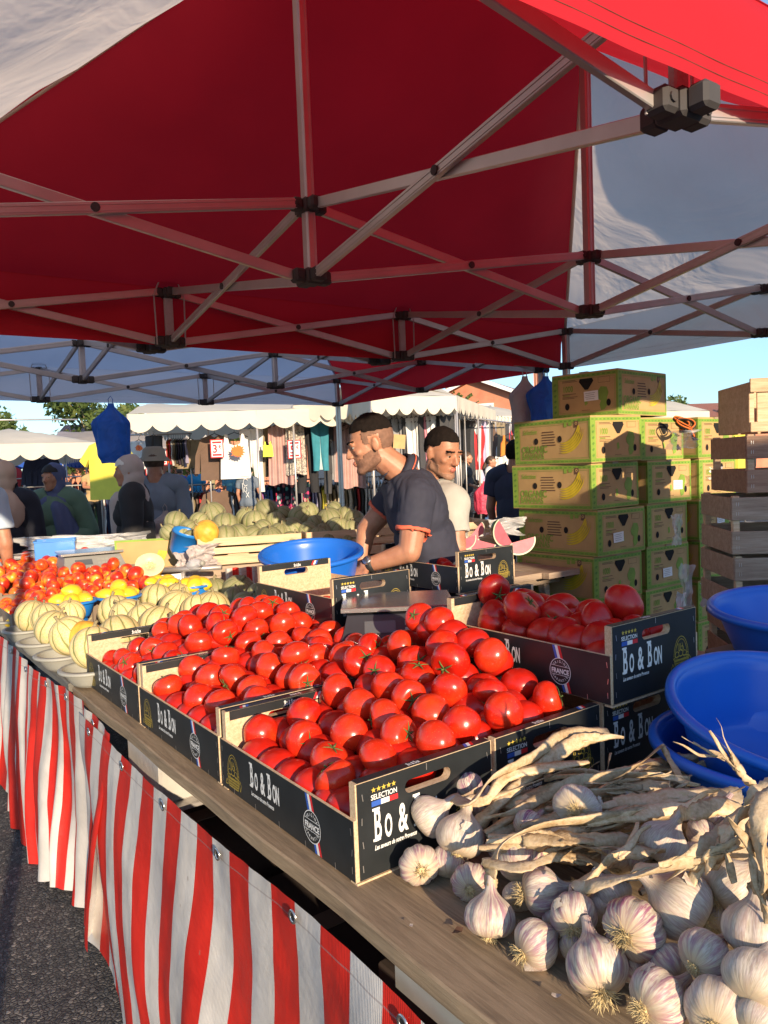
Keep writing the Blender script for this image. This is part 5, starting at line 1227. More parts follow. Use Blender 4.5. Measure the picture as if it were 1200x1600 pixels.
# white labels and plastic film poking out of the cartons
def film(label, c, size, seed, mt='clear_plastic', n=14, rotz=0, cat='plastic film', name='plastic_film', droop=.6):
    rr = random.Random(seed); m_ = MB(); w, h = size
    def fn(u, v):
        p = Vector((u*2.3+seed, v*2.3, seed*.7)); q = noise.noise_vector(p*1.6)*.35+noise.noise_vector(p*4)*.14
        pin = 1-.65*v*(1-v)*2
        return Vector(((u-.5)*w*pin+q.x*w*.5, q.y*w*.5-.02, (v-1)*h+q.z*h*.25+.02))
    m_.grid(fn, n, n+4); o = m_.build(name, MATS[mt], None, True); o.location = c; o.rotation_euler = (0, 0, rotz); return tag(o, label, cat)
film('clear plastic film spilling over the top carton of the middle stack', P(1062, 678, 4.05), (.26, .10), 3, rotz=.5); film('crumpled clear film bulging from the hand hole of the third middle carton', P(1053, 810, 4.02), (.10, .16), 6, rotz=.6)
film('long clear film hanging out of the fourth carton down', P(1068, 888, 3.95), (.11, .28), 9, rotz=.5); film('white paper liner drooping from the low middle carton', P(1058, 930, 3.85), (.09, .22), 12, 'paper_white', rotz=.5, cat='paper liner', name='paper_liner')
film('film scrap on the farthest stack beside the crates', P(1115, 735, 4.3), (.16, .07), 15, rotz=.5); film('white plastic strap curling between the carton stacks', P(1100, 915, 4.0), (.08, .12), 18, 'bag_white', rotz=.3, cat='strap', name='plastic_strap')
for i, (px, py, d) in enumerate([(1048, 701, 4.17), (1053, 835, 4.13), (988, 911, 3.86), (1048, 900, 4.08), (1112, 757, 4.37), (1115, 948, 4.3)]):
    pass
# orange and black strap on top
m_ = MB()
pts = []
for q in range(60): t = q/59; pts.append(P(1062+13*sin(t*17)+12*t, 660+9*cos(t*13)+5*t, 4.2+.04*sin(t*9)))
pts += [P(1078+t*8, 668+t*20, 4.15) for t in (.2, .6, 1.0)]
m_.tube(pts, .012, 6, flat=.25); rt = m_.build('ratchet_strap', mat('strap_black', (.03, .025, .022), .7), None, True); tag(rt, 'orange and black ratchet strap bundled on the banana cartons', 'strap')
m_ = MB(); m_.tube([p+Vector((0, -.006, .004)) for p in pts], .005, 5, flat=.5); m_.build('orange_stripe', mat('strap_orange', (.75, .18, .03), .6), rt, True)

# ================================================================ wooden crates on the right
def wood_crate(w, l, h, mt='old_crate_wood'):
    rt = thing('wooden_crate', '-', 'crate'); t = .007
    for sx in (0, 1):
        for sy in (0, 1):
            m_ = MB(); x = .014 if sx == 0 else w-.014; y = .014 if sy == 0 else l-.014; m_.box((x, y, h/2+.001), (.026, .026, h-.002), bev=.002); m_.build('corner_post', MATS['crate_wood'], rt)
    zs = [(.0, .085*h/.2+.0), (.0, 0)]
    hs = (.40*h, .40*h)
    for (z0, hh, mi) in ((.003, hs[0], 0), (h-.004-hs[1], hs[1], 1)):
        for y, s in ((-t/2, 1), (l+t/2, 1)):
            m_ = MB(); m_.box((w/2, y, z0+hh/2), (w+.01, t, hh-.004), bev=.0012); q = m_.build('slat', MATS[mt], rt)
            m2 = MB(); yy = y-t/2-.0006 if y < l/2 else y+t/2+.0006
            for x in (.012, .020, w-.012): 
                for zz in (.3, .7): m2.box((x, yy, z0+hh*zz), (.0015, .001, .014))
            m2.build('nail', MATS['staple'], q)
        for x in (-t/2, w+t/2):
            m_ = MB(); m_.box((x, l/2, z0+hh/2), (t, l-.002, hh-.004), bev=.0012); m_.build('slat', MATS[mt], rt)
    for k in range(4): m_ = MB(); m_.box((w*(k+.5)/4, l/2, .010), (w/4-.012, l-.004, .006)); m_.build('base_board', MATS[mt], rt)
    return rt
WC = wood_crate(.58, .40, .232); WC2 = wood_crate(.58, .40, .232, 'red_brown_wood'); c0 = Vector((1.375, 2.98, 0)); ns = [0, 0]
cl = ['bottom', 'second', 'third', 'fourth', 'fifth', 'sixth', 'top']
for k in range(6):
    q = k in (0, 5, 2); pr = WC2 if q else WC; o = pr if not _first.get(pr) else copy_tree(pr); _first[pr] = True
    o.location = c0+Vector((cr_.uniform(-.02, .02)+(.03 if k == 5 else 0)-(.01 if k < 3 else 0), cr_.uniform(-.01, .01), .2375*k+.12)); o.rotation_euler = (0, 0, radians(-6)+cr_.uniform(-.02, .02)); tag(o, '%s slatted crate of the stack beside the banana cartons, counted from the ground' % ['bottom', 'second', 'third', 'fourth', 'fifth', 'uppermost grey'][k], 'crate', 'slatted wooden crates at the right')
m_ = MB()
for y in (.03, .20, .37): m_.box((.29, y, .095), (.60, .08, .018), bev=.002); m_.box((.29, y, .03), (.60, .08, .05), bev=.002)
for x in (.03, .29, .55): m_.box((x, .2, .070), (.09, .42, .030), bev=.002)
rt = m_.build('pallet', MATS['old_crate_wood'], None); rt.location = c0; rt.rotation_euler = (0, 0, radians(-6)); tag(rt, 'short wooden pallet under the slatted crates', 'pallet')
# the tall crate stood on end above
rt = thing('wooden_crate', 'warm coloured crate with upright boards, standing on top of the grey crates', 'crate', c0+Vector((.10, .10, .2375*6+.125)), radians(-6), 'slatted wooden crates at the right')
m_ = MB(); m_.box((.25, 0, .185), (.50, .012, .055), bev=.002); m_.build('top_rail', MATS['crate_wood'], rt); m_ = MB(); m_.box((.25, 0, .02), (.50, .012, .04), bev=.002); m_.build('bottom_rail', MATS['crate_wood'], rt)
for i in range(6): m_ = MB(); m_.box((.065+i*.085, .012, .095), (.070, .010, .185), bev=.0015); m_.build('upright_board', MATS['crate_wood'], rt)
for x in (.01, .49): m_ = MB(); m_.box((x, .19, .1), (.02, .36, .2), bev=.002); m_.build('side_board', MATS['crate_wood'], rt)
m_ = MB(); m_.box((.25, .38, .1), (.5, .01, .2), bev=.002); m_.build('back_board', MATS['crate_wood'], rt)
# ================================================================ people
def _ico(sub):
    bm = bmesh.new(); bmesh.ops.create_icosphere(bm, subdivisions=sub, radius=1); bm.verts.index_update()
    r = ([v.co.copy() for v in bm.verts], [tuple(v.index for v in f.verts) for f in bm.faces]); bm.free(); return r
ICO = _ico(3)
class Org:
    """a body grown as one surface out of tapered limbs and ovals"""
    def __init__(s): s.mb = MB(); s.caps = []
    def cap(s, tag_, a, b, r0, r1):
        a, b = Vector(a), Vector(b); s.caps.append((tag_, a, b, r0, r1)); n = 14; d = b-a; L = max(1e-5, d.length); d.normalize()
        q = d.to_track_quat('Z', 'Y').to_matrix().to_4x4(); q.translation = a; pr = [(max(.0004, r0*sin(pi/2*i/5)), -r0*cos(pi/2*i/5)) for i in range(6)]+[(max(.0004, r1*cos(pi/2*i/5)), L+r1*sin(pi/2*i/5)) for i in range(6)]
        s.mb.lathe(pr, n, 0, q, close=True)
    def ell(s, tag_, c, rad, rot=None):
        m4 = Matrix.Translation(Vector(c)) @ (rot.to_4x4() if rot is not None else Matrix.Identity(4)) @ Matrix.Diagonal((*rad, 1)); s.mb.add(ICO[0], ICO[1], 0, m4)
        R3 = rot if rot is not None else Matrix.Identity(3); z = R3 @ Vector((0, 0, rad[2]*.55)); c = Vector(c); s.caps.append((tag_, c-z, c+z, (rad[0]+rad[1])/2*.9, (rad[0]+rad[1])/2*.9))
    def grow(s, voxel, smooth=3, name='body'):
        me = s.mb.mesh('t', []); ob = bpy.data.objects.new('t', me); COL.objects.link(ob)
        r = ob.modifiers.new('r', 'REMESH'); r.mode = 'VOXEL'; r.voxel_size = voxel; r.use_smooth_shade = True
        m = ob.modifiers.new('s', 'SMOOTH'); m.factor = .5; m.iterations = smooth
        dg = bpy.context.evaluated_depsgraph_get(); out = bpy.data.meshes.new_from_object(ob.evaluated_get(dg)); bpy.data.objects.remove(ob); bpy.data.meshes.remove(me)
        out.name = name; out.materials.clear(); return out
    def label(s, me):
        lab = []
        caps = [(t, a, b-a, max(1e-9, (b-a).length_squared), r0, r1) for t, a, b, r0, r1 in s.caps]
        for v in me.vertices:
            best = 1e9; bt = None
            for (t, a, d, l2, r0, r1) in caps:
                w = v.co-a; q = w.dot(d)/l2; q = 0 if q < 0 else (1 if q > 1 else q); ds = (w-d*q).length-(r0+(r1-r0)*q)
                if ds < best: best = ds; bt = (t, q)
            lab.append(bt)
        return lab
def shell(me, lab, pred, off, name, matl, fold=.0, fscale=14, seed=0, smooth=0, offn=None):
    """a garment or hair: the body faces that satisfy pred, pushed outwards, with its own thickness"""
    keep = [pred(lab[v.index], v.co) for v in me.vertices]; idx = {}; vs = []; fs = []
    for p in me.polygons:
        if all(keep[i] for i in p.vertices):
            f = []
            for i in p.vertices:
                if i not in idx:
                    v = me.vertices[i]; idx[i] = len(vs); o = off if offn is None else offn(lab[i], v.co)
                    q = Vector((v.co.x*fscale, v.co.y*fscale, v.co.z*fscale*.6+seed)); o += fold*(noise.noise(q)+.5*noise.noise(q*2.3))+fold*.6
                    vs.append(v.co+v.normal*o)
                f.append(idx[i])
            fs.append(tuple(f))
    if not fs: return None
    m2 = bpy.data.meshes.new(name); m2.from_pydata(vs, [], fs); m2.materials.append(matl); m2.polygons.foreach_set('use_smooth', [True]*len(fs)); m2.update()
    bm = bmesh.new(); bm.from_mesh(m2)
    if smooth:
        for _ in range(smooth): bmesh.ops.smooth_vert(bm, verts=[v for v in bm.verts if not v.is_boundary] , factor=.5, use_axis_x=True, use_axis_y=True, use_axis_z=True)
        for _ in range(2):
            for v in [v for v in bm.verts if v.is_boundary]:
                nb = [e.other_vert(v).co for e in v.link_edges if e.is_boundary]
                if len(nb) == 2: v.co = v.co*.5+(nb[0]+nb[1])*.25
    be = [e for e in bm.edges if e.is_boundary]                      # turn the edge inwards so the garment has thickness
    r = bmesh.ops.extrude_edge_only(bm, edges=be)
    bm.normal_update()
    for v in [g for g in r['geom'] if isinstance(g, bmesh.types.BMVert)]:
        src = None
        for e in v.link_edges:
            w = e.other_vert(v)
            if (w.co-v.co).length < 1e-7: src = w
        if src is not None: v.co = v.co - src.normal*max(off, .002)*1.1
    bm.to_mesh(m2); bm.free(); return m2
def R3(x=0, y=0, z=0): return (Matrix.Rotation(z, 3, 'Z') @ Matrix.Rotation(x, 3, 'X') @ Matrix.Rotation(y, 3, 'Y'))
def head_prims(g, H, Rh, s=1.0, female=False, neck=None):
    def E(t, c, r, rot=None): g.ell(t, H+Rh @ (Vector(c)*s), tuple(x*s for x in r), Rh @ rot if rot is not None else Rh)
    E('skull', (0, .014, .028), (.075, .096, .094)); E('skull', (0, -.028, -.01), (.066, .064, .085)); E('face', (0, -.034, -.052), (.056, .055, .066 if not female else .058))
    E('face', (0, -.072, -.102), (.026, .022, .020)); g.cap('face', H+Rh @ Vector((.047*s, .005*s, -.072*s)), H+Rh @ Vector((.018*s, -.072*s, -.102*s)), .020*s, .015*s); g.cap('face', H+Rh @ Vector((-.047*s, .005*s, -.072*s)), H+Rh @ Vector((-.018*s, -.072*s, -.102*s)), .020*s, .015*s)
    g.cap('nose', H+Rh @ Vector((0, -.088*s, .016*s)), H+Rh @ Vector((0, -.109*s, -.030*s)), .0080*s, .0125*s)
    for q in (-1, 1):
        E('nose', (q*.012, -.098, -.034), (.009, .011, .008)); E('face', (q*.040, -.062, -.022), (.022, .020, .018)); E('brow', (q*.030, -.086, .026), (.026, .012, .008), R3(0, q*.15))
        E('ear', (q*.077, .012, -.010), (.009, .019, .031), R3(-.15, 0, q*-.35)); E('ear', (q*.082, .014, .012), (.006, .014, .012))
    E('lip', (0, -.0895, -.062), (.023, .011, .0060)); E('lip', (0, -.0865, -.073), (.019, .011, .0062))
    for q in (-1, 1): E('lid', (q*.031, -.0795, .0125), (.0175, .012, .0070)); E('lid', (q*.031, -.0785, -.0075), (.0160, .011, .0052))
    if neck is not None: g.cap('neck', H+Rh @ Vector((0, .022*s, -.06*s)), neck, (.052 if female else .060)*s, (.056 if female else .068)*s)
def eyes(root_body, H, Rh, s=1.0):
    for q in (-1, 1):
        c = H+Rh @ Vector((q*.0315*s, -.0765*s, .004*s)); m_ = MB(); m_.add([v*.0112*s for v in ICO[0]], ICO[1]); o = m_.build('eye', MATS['eye_white'], root_body, True); o.location = c
        d = Rh @ Vector((0, -1, -.25)); m2 = MB(); m2.add([v*.0072*s for v in ICO[0]], ICO[1]); i_ = m2.build('iris', MATS['iris'], o, True); i_.location = d.normalized()*.0062*s
def hand_prims(g, w, d, side, n, s=1.0, curl=.5, tag_='hand'):
    """w wrist, d direction of the hand, n palm normal (towards the palm), side: +1 thumb on the n x d side"""
    d = Vector(d).normalized(); n = Vector(n); n = (n-d*n.dot(d)).normalized(); x = d.cross(n)*side
    rot = Matrix((x, n, d)).transposed(); g.ell(tag_, w+d*.048*s, (.040*s, .015*s, .052*s), rot)
    for k, (ox, L) in enumerate(((.030, .070), (.010, .078), (-.010, .072), (-.029, .056))):
        p = w+d*.086*s+x*ox*s; dd = (d+x*ox*3).normalized()
        for q in range(3):
            dd = (dd+n*curl*(.55+.12*k)).normalized(); p2 = p+dd*L*s*(.42, .32, .26)[q]; g.cap(tag_, p, p2, .0092*s, .0084*s); p = p2
    p = w+d*.022*s+x*.030*s; dd = (d*.75+x*.75+n*.35).normalized(); p2 = p+dd*.042*s; g.cap(tag_, p, p2, .013*s, .0105*s); dd = (dd+d*.5+n*.3).normalized(); g.cap(tag_, p2, p2+dd*.032*s, .0105*s, .009*s)
def J_default(h=1.75, female=False):
    s = h/1.75; sw = .165 if female else .19; hw = .10
    J = dict(pelvis=(0, .02, .95), chest=(0, .015, 1.27), neck=(0, .02, 1.47), head=(0, -.015, 1.62), shL=(sw, .02, 1.41), shR=(-sw, .02, 1.41), elL=(sw+.05, .04, 1.13), elR=(-sw-.05, .04, 1.13), wrL=(sw+.05, -.06, .89), wrR=(-sw-.05, -.06, .89),
             hipL=(hw, .02, .92), hipR=(-hw, .02, .92), knL=(hw+.01, -.01, .50), knR=(-hw-.01, -.01, .50), anL=(hw+.01, .03, .085), anR=(-hw-.01, .03, .085))
    return {k: Vector(v)*s for k, v in J.items()}, s
def grow_body(J, s, Rh, voxel, female=False, build=1.0, face=True, hands=True, hdir=None, smooth=3, curl=.4):
    g = Org(); b = build; P_ = J
    sp = (J['neck']-J['pelvis']).normalized(); ax = (J['shL']-J['shR']).normalized(); fy = sp.cross(ax).normalized(); ax = fy.cross(sp); rot = Matrix((ax, fy, sp)).transposed()
    sw = (J['shL']-J['shR']).length/2
    g.ell('torso', J['chest']+sp*.03*s, (sw*.86*b, .108*s*b, .165*s), rot); g.ell('torso', J['pelvis'].lerp(J['chest'], .5), (.142*s*b, .105*s*b*1.02, .19*s), rot); g.ell('pelvis', J['pelvis'], (.165*s*b, .118*s*b, .125*s), rot)
    g.cap('torso', J['shL'].lerp(J['neck'], .12), J['neck'].lerp(J['shL'], .2)-sp*.01, .060*s*b, .062*s); g.cap('torso', J['shR'].lerp(J['neck'], .12), J['neck'].lerp(J['shR'], .2)-sp*.01, .060*s*b, .062*s); g.cap('torso', J['chest'], J['neck']-sp*.04, .09*s*b, .065*s)
    if female:
        for q in (-1, 1): g.ell('torso', J['chest']+ax*q*.07*s-fy*-.0+sp*-.01+(-fy if fy.y > 0 else fy)*.07*s, (.062*s, .055*s, .06*s), rot)
    for k in 'LR':
        g.cap('uarm', J['sh'+k], J['el'+k], .052*s*b, .041*s*b); g.cap('farm', J['el'+k], J['wr'+k], .040*s*b, .026*s)
        g.cap('thigh', J['hip'+k], J['kn'+k], .086*s*b, .056*s); g.cap('shin', J['kn'+k], J['an'+k], .054*s, .036*s); f = J['an'+k]; g.cap('foot', f+Vector((0, .02, -.035*s)), f+Vector((0, -.14*s, -.05*s)), .038*s, .032*s)
        if hands:
            d = (J['wr'+k]-J['el'+k]).normalized() if hdir is None or k not in hdir else hdir[k]
            pn = Vector((-1 if k == 'L' else 1, 0, .1)); hand_prims(g, J['wr'+k], d, 1 if k == 'L' else -1, pn if abs(d.dot(pn)) < .8 else Vector((0, 0, -1)), s, curl)
    if face: head_prims(g, J['head'], Rh, s, female, J['neck'])
    else: g.ell('skull', J['head'], (.078*s, .095*s, .12*s), Rh); g.cap('neck', J['head'], J['neck'], .05*s, .055*s)
    me = g.grow(voxel, smooth); me.materials.append(MATS['skin']); return g, me
SHIRTT = ('torso', 'pelvis')
def cm(name, col, rough=.8, var=.12): return mat('cloth_'+name, col, rough, var, 6, 240, .25, .0015)
def dress(root, g, me, lab, J, top=None, sleeve=.6, legs=None, pantlen=1.0, top_len=None, shoes=None, hair=None, Rh=None, s=1, longhair=False, hairlow=-.02, neckz=None, loose=.014):
    H = J['head']; pz = J['pelvis'].z; top_len = (pz-.10*s) if top_len is None else top_len; nk = J['neck']; Ri = Rh.inverted()
    if top is not None:
        def pr(l, p):
            t, q = l
            if t in ('torso',): return (p-nk).length > .070*s or p.z < nk.z-.055*s
            if t == 'pelvis': return p.z > top_len
            if t == 'thigh': return p.z > top_len and q < .5
            if t == 'uarm': return sleeve >= 1 or q < sleeve
            if t == 'farm': return sleeve >= 1 and q < sleeve-1
            return False
        m2 = shell(me, lab, pr, loose, 'shirt', top, .012, 11, 3, smooth=1); link('shirt', m2, root)
    if legs is not None:
        def pl(l, p):
            t, q = l
            if t == 'pelvis': return p.z < pz+.03*s
            if t == 'thigh': return q < pantlen*2
            if t == 'shin': return q < pantlen*2-1
            return False
        m2 = shell(me, lab, pl, .010, 'trousers', legs, .010, 9, 5, smooth=1)
        if m2: link('trousers', m2, root)
    if shoes is not None:
        m2 = shell(me, lab, lambda l, p: l[0] == 'foot' or (l[0] == 'shin' and l[1] > .95), .006, 'shoes', shoes); 
        if m2: link('shoes', m2, root)
    if hair is not None:
        def ph(l, p):
            if l[0] not in ('skull', 'brow'): return False
            q = Ri @ (p-H)/s
            return q.z > .052-.0*q.y if q.y < -.045 else (q.z > .028 - (q.y+.045)*.9 if q.y < .04 else q.z > hairlow-.03)
        m2 = shell(me, lab, ph, .010*s, 'hair', hair, .003, 40, 1, smooth=1)
        if m2: link('hair', m2, root)
def person(label, loc, yaw, h=1.72, female=False, voxel=.013, ov=None, Rh=None, group=None, **dk):
    h = h if loc.length < 11 else 1.47+(h-1.47)*1.45
    rt = thing('person', label, 'person', loc, yaw, group); J, s = J_default(h, female)
    for k, v in (ov or {}).items(): J[k] = Vector(v)*s
    Rh = Rh or R3(); b = dk.pop('build', 1.0); cl = dk.pop('curl', .4)
    g, me = grow_body(J, s, Rh, voxel, female, b, smooth=2, curl=cl); lab = g.label(me); body = link('body', me, rt)
    dress(rt, g, me, lab, J, Rh=Rh, s=s, **dk); eyes(rt, J['head'], Rh, s); return rt, J, s, me, lab
BG = 1.6
def zf(z): return max(.02, 1.47+(z-1.47)*BG)
def gpos(px, d, ):
    if 7.5 < d < 25: d *= BG
    p = P(px, 760, d); return Vector((p.x, p.y, 0))
# -------- hijab and long garments as soft closed shapes
def soft(root, name, prims, voxel, matl, smooth=4, fold=.0, fs=9):
    g = Org()
    for t in prims:
        if t[0] == 'c': g.cap('x', t[1], t[2], t[3], t[4])
        else: g.ell('x', t[1], t[2], t[3] if len(t) > 3 else None)
    me = g.grow(voxel, smooth, name); me.materials.append(matl)
    if fold:
        for v in me.vertices:
            q = Vector((v.co.x*fs*1.6, v.co.y*fs*1.6, v.co.z*fs*.45)); v.co += v.normal*fold*(noise.noise(q)+.5*noise.noise(q*2.2))
    return link(name, me, root)
def hijab(root, J, s, matl, under=None, Rh=None, drape=1.0, back=.0):
    H = J['head']; nk = J['neck']; Rh = Rh or R3(); g = []
    def h(x, y, z): return H+Rh @ Vector((x*s, y*s, z*s))
    g = Org(); g.ell('x', h(0, .020, .030), (.093*s, .108*s, .106*s), Rh); g.ell('x', h(0, .035, -.05), (.088*s, .085*s, .10*s), Rh)
    g.cap('x', h(0, .02, -.10), nk+Vector((0, .0, -.03))*s, .080*s, .105*s); g.ell('x', nk+Vector((0, -.02, -.075))*s, (.165*s, .12*s, .095*s)); g.ell('x', nk+Vector((.02, -.06, -.17))*s, (.125*s*drape, .075*s, .15*s*drape))
    if back: g.ell('x', nk+Vector((0, .08, -.2))*s, (.14*s, .05*s, .22*s))
    me = g.grow(.010, 4, 'headscarf'); me.materials.append(matl)
    Ri = Rh.inverted(); bm = bmesh.new(); bm.from_mesh(me)                     # open the face
    kill = [v for v in bm.verts if (lambda q: q.y < -.052 and abs(q.x) < .062*sqrt(max(0, 1-((q.z+.022)/.090)**2)) if abs(q.z+.022) < .090 else False)(Ri @ (v.co-H)/s)]
    bmesh.ops.delete(bm, geom=kill, context='VERTS')
    for v in bm.verts:
        q = Vector((v.co.x*16, v.co.y*16, v.co.z*7)); v.co += v.normal*.007*(noise.noise(q)+.5*noise.noise(q*2))
    bm.normal_update(); bm.to_mesh(me); bm.free(); link('headscarf', me, root)
    if under:
        g2 = Org(); g2.ell('x', h(0, -.002, .042), (.082*s, .098*s, .082*s), Rh); m2 = g2.grow(.01, 2, 'under_cap'); m2.materials.append(under); bm = bmesh.new(); bm.from_mesh(m2)
        bmesh.ops.delete(bm, geom=[v for v in bm.verts if (Ri @ (v.co-H)/s).z < .042], context='VERTS'); bm.to_mesh(m2); bm.free(); link('under_cap', m2, root)
# ---------------------------------------------------------------- vendor in the navy polo
def vendor():
    D = 3.42; r0 = P(672, 880, D); root = thing('person', 'close cropped bearded vendor in a navy polo with coral trim, bending left over his table', 'person', (r0.x, r0.y, 0)); O = Vector((r0.x, r0.y, 0))
    W_ = lambda px, py, d: P(px, py, d)-O
    J = dict(head=W_(579, 693, 3.40), neck=W_(632, 742, 3.43), shL=W_(652, 778, 3.27), shR=W_(622, 770, 3.62), chest=W_(652, 802, 3.44), pelvis=W_(680, 895, 3.47), elL=W_(640, 862, 3.24), wrL=W_(572, 884, 3.30), elR=W_(573, 828, 3.66), wrR=W_(560, 895, 3.60))
    pz = J['pelvis']; 
    for k, q in (('L', -.1), ('R', .1)):
        J['hip'+k] = pz+Vector((.01, q, -.03)); J['kn'+k] = Vector((pz.x-.04, q*1.1, .5)); J['an'+k] = Vector((pz.x+.02, q*1.1+.02, .085))
    # faces the left of the picture, looking down a little
    Rh = Matrix.Rotation(radians(-84), 3, 'Z') @ Matrix.Rotation(radians(15), 3, 'X')
    s = 1.02
    g = Org(); sp = (J['neck']-J['pelvis']).normalized(); ax = (J['shL']-J['shR']).normalized(); fy = sp.cross(ax).normalized(); ax = fy.cross(sp); rot = Matrix((ax, fy, sp)).transposed()
    g.ell('torso', J['chest']+sp*.02, (.178, .125, .19), rot); g.ell('torso', J['pelvis'].lerp(J['chest'], .5), (.155, .122, .22), rot); g.ell('pelvis', J['pelvis'], (.170, .130, .14), rot)
    for k in 'LR': g.cap('torso', J['sh'+k].lerp(J['neck'], .1), J['neck'].lerp(J['sh'+k], .25)-sp*.02, .070, .072)
    g.cap('torso', J['chest'], J['neck']-sp*.05, .11, .082)
    for k in 'LR':
        g.cap('uarm'+k, J['sh'+k], J['el'+k], .066, .049); g.cap('farm', J['el'+k], J['wr'+k], .047, .031); g.cap('thigh', J['hip'+k], J['kn'+k], .092, .06); g.cap('shin', J['kn'+k], J['an'+k], .056, .04)
        f = J['an'+k]; g.cap('foot', f+Vector((.03, 0, -.035)), f+Vector((-.14, 0, -.05)), .04, .034)
    hand_prims(g, J['wrL'], (W_(548, 905, 3.28)-J['wrL']), 1, Vector((0, .3, -1)), 1.05, .45); hand_prims(g, J['wrR'], Vector((-.3, -.2, -.8)), -1, Vector((-.6, -.6, 0)), 1.05, .45)
    head_prims(g, J['head'], Rh, s, False, J['neck'])
    me = g.grow(.0052, 4); me.materials.append(MATS['skin']); lab = g.label(me); link('body', me, root)
    H = J['head']; Ri = Rh.inverted(); nk = J['neck']
    # hair: thick on top, shaved fade on the sides, short beard
    hl = lambda p: Ri @ (p-H)/s
    def top(l, p):
        if l[0] not in ('skull', 'brow'): return False
        q = hl(p); return (q.z > .062 and q.y < -.03) or (q.y >= -.03 and q.z > .048-(q.y)*.10)
    link('hair', shell(me, lab, top, .010, 'hair', MATS['hair_black'], .0035, 60, 2, smooth=1, offn=lambda l, p: .002+.007*sm((hl(p).z-.05)/.04)), root)
    def fade(l, p):
        q = hl(p); return l[0] in ('skull', 'ear', 'neck') and l[0] != 'ear' and q.z > (-.002 if q.y < .035 else -.040) and q.z < .056 and q.y > -.040+.0*q.z and not (abs(q.x) > .070 and abs(q.z+.005) < .034 and abs(q.y-.012) < .022)
    m2 = shell(me, lab, fade, .0012, 'shaved_sides', mat('fade_hair', (.20, .11, .075), .8, .2, 60, 420, .5, .001), 0); link('shaved_sides', m2, root) if m2 else None
    def beard(l, p):
        q = hl(p); 
        if l[0] == 'lip' or l[0] == 'nose': return False
        return l[0] in ('face', 'skull') and q.z < -.026-.9*max(0, -.02-q.y)*.45 and q.y < .02 and (q.z < -.050 or q.y > -.055) and q.z > -.13
    m2 = shell(me, lab, beard, .0012, 'beard', MATS['stubble'], .0); link('beard', m2, root) if m2 else None
    link('lips', shell(me, lab, lambda l, p: l[0] == 'lip' and hl(p).y < -.0885, .0008, 'lips', MATS['lip']), root)
    bs = shell(me, lab, lambda l, p: abs(hl(p).x) < .052 and abs(hl(p).x) > .010 and .022 < hl(p).z < .032 and hl(p).y < -.07, .0022, 'eyebrows', MATS['hair_black'])
    if bs: link('eyebrows', bs, root)
    eyes(root, H, Rh, s)
    navy = mat('navy_polo', (.030, .033, .055), .85, .15, 8, 300, .3, .0012); coral = mat('coral_trim', (.75, .15, .08), .8)
    def polo(l, p):
        t, q = l
        if t == 'torso': return (p-nk).dot(sp) < -.002 or (p-nk).length > .095
        if t == 'pelvis': return p.z > pz.z-.16
        if t == 'thigh': return p.z > pz.z-.16
        if t == 'uarmL': return q < .60
        if t == 'uarmR': return q < .52
        return False
    def offp(l, p):
        o = .013
        if l[0].startswith('uarm'): o += .006*l[1]
        if l[0] in ('torso', 'pelvis'): o += .012*sm((nk.z-.25-p.z)/.3)
        w = Vector((p.x*13, p.y*13, p.z*9)); d = (p-J['shL']).length; o += .007*noise.noise(w)+.006*abs(noise.noise(w*1.9+Vector((3, 1, 2))))*(1.6 if d < .28 else 1)
        return o
    m2 = shell(me, lab, polo, .013, 'polo_shirt', navy, 0, smooth=2, offn=offp); sh_ = link('polo_shirt', m2, root)
    for k, q0 in (('uarmL', .60), ('uarmR', .52)):
        m3 = shell(me, lab, lambda l, p: l[0] == k and q0-.055 < l[1] < q0+.03, .020, 'cuff_trim', coral, 0, smooth=3, offn=lambda l, p: offp(l, p)+.0025); link('cuff_trim', m3, sh_) if m3 else None
    # collar: a standing fold round the neck with its coral line
    Nn = (H+Rh @ Vector((0, .022, -.09)) - nk).normalized(); a1 = Vector((0, 1, 0)); a1 = (a1-Nn*a1.dot(Nn)).normalized(); a2 = Nn.cross(a1)
    ring = []
    for q in range(33):
        t = 2*pi*q/32; ring.append((nk+Nn*(.022+.012*cos(t-.3)) + a1*cos(t)*.080+a2*sin(t)*.084, t))
    m_ = MB()
    def cf(u, v):
        i = int(u*32); p, t = ring[min(i, 32)]; c = nk+Nn*.02; out = (p-c).normalized(); f = 2*v-1
        if v < .5: return p+Nn*(.022*(v*2))
        return p+Nn*(.022-.046*(v-.5)*2)+out*(.004+.016*(v-.5)*2)
    m_.grid(cf, 32, 6); c_ = m_.build('collar', navy, root, True)
    m_ = MB(); m_.tube([cf(i/32, .86)+((cf(i/32, .86)-nk).normalized())*.003 for i in range(33)], .0028, 6); m_.build('collar_stripe', coral, c_, True)
    m2 = shell(me, lab, lambda l, p: (l[0] == 'pelvis' and p.z < pz.z-.1) or l[0] in ('thigh',) or (l[0] == 'shin' and l[1] < .96), .012, 'trousers', cm('jeans_dark', (.03, .035, .05)), .006, 10, 2, smooth=1); link('trousers', m2, root)
    link('shoes', shell(me, lab, lambda l, p: l[0] == 'foot', .006, 'shoes', MATS['black_rubber']), root)
    d = (J['elL']-J['wrL']).normalized(); q = d.to_track_quat('Z', 'Y').to_matrix().to_4x4(); q.translation = J['wrL']+d*.022
    m_ = MB(); m_.lathe([(.034, -.013), (.037, -.011), (.037, .011), (.034, .013)], 28, 0, q); wb = m_.build('watch', MATS['black_rubber'], root, True); m_ = MB(); up = (q.inverted() @ (q.translation+Vector((0, -.8, .6)))).normalized()
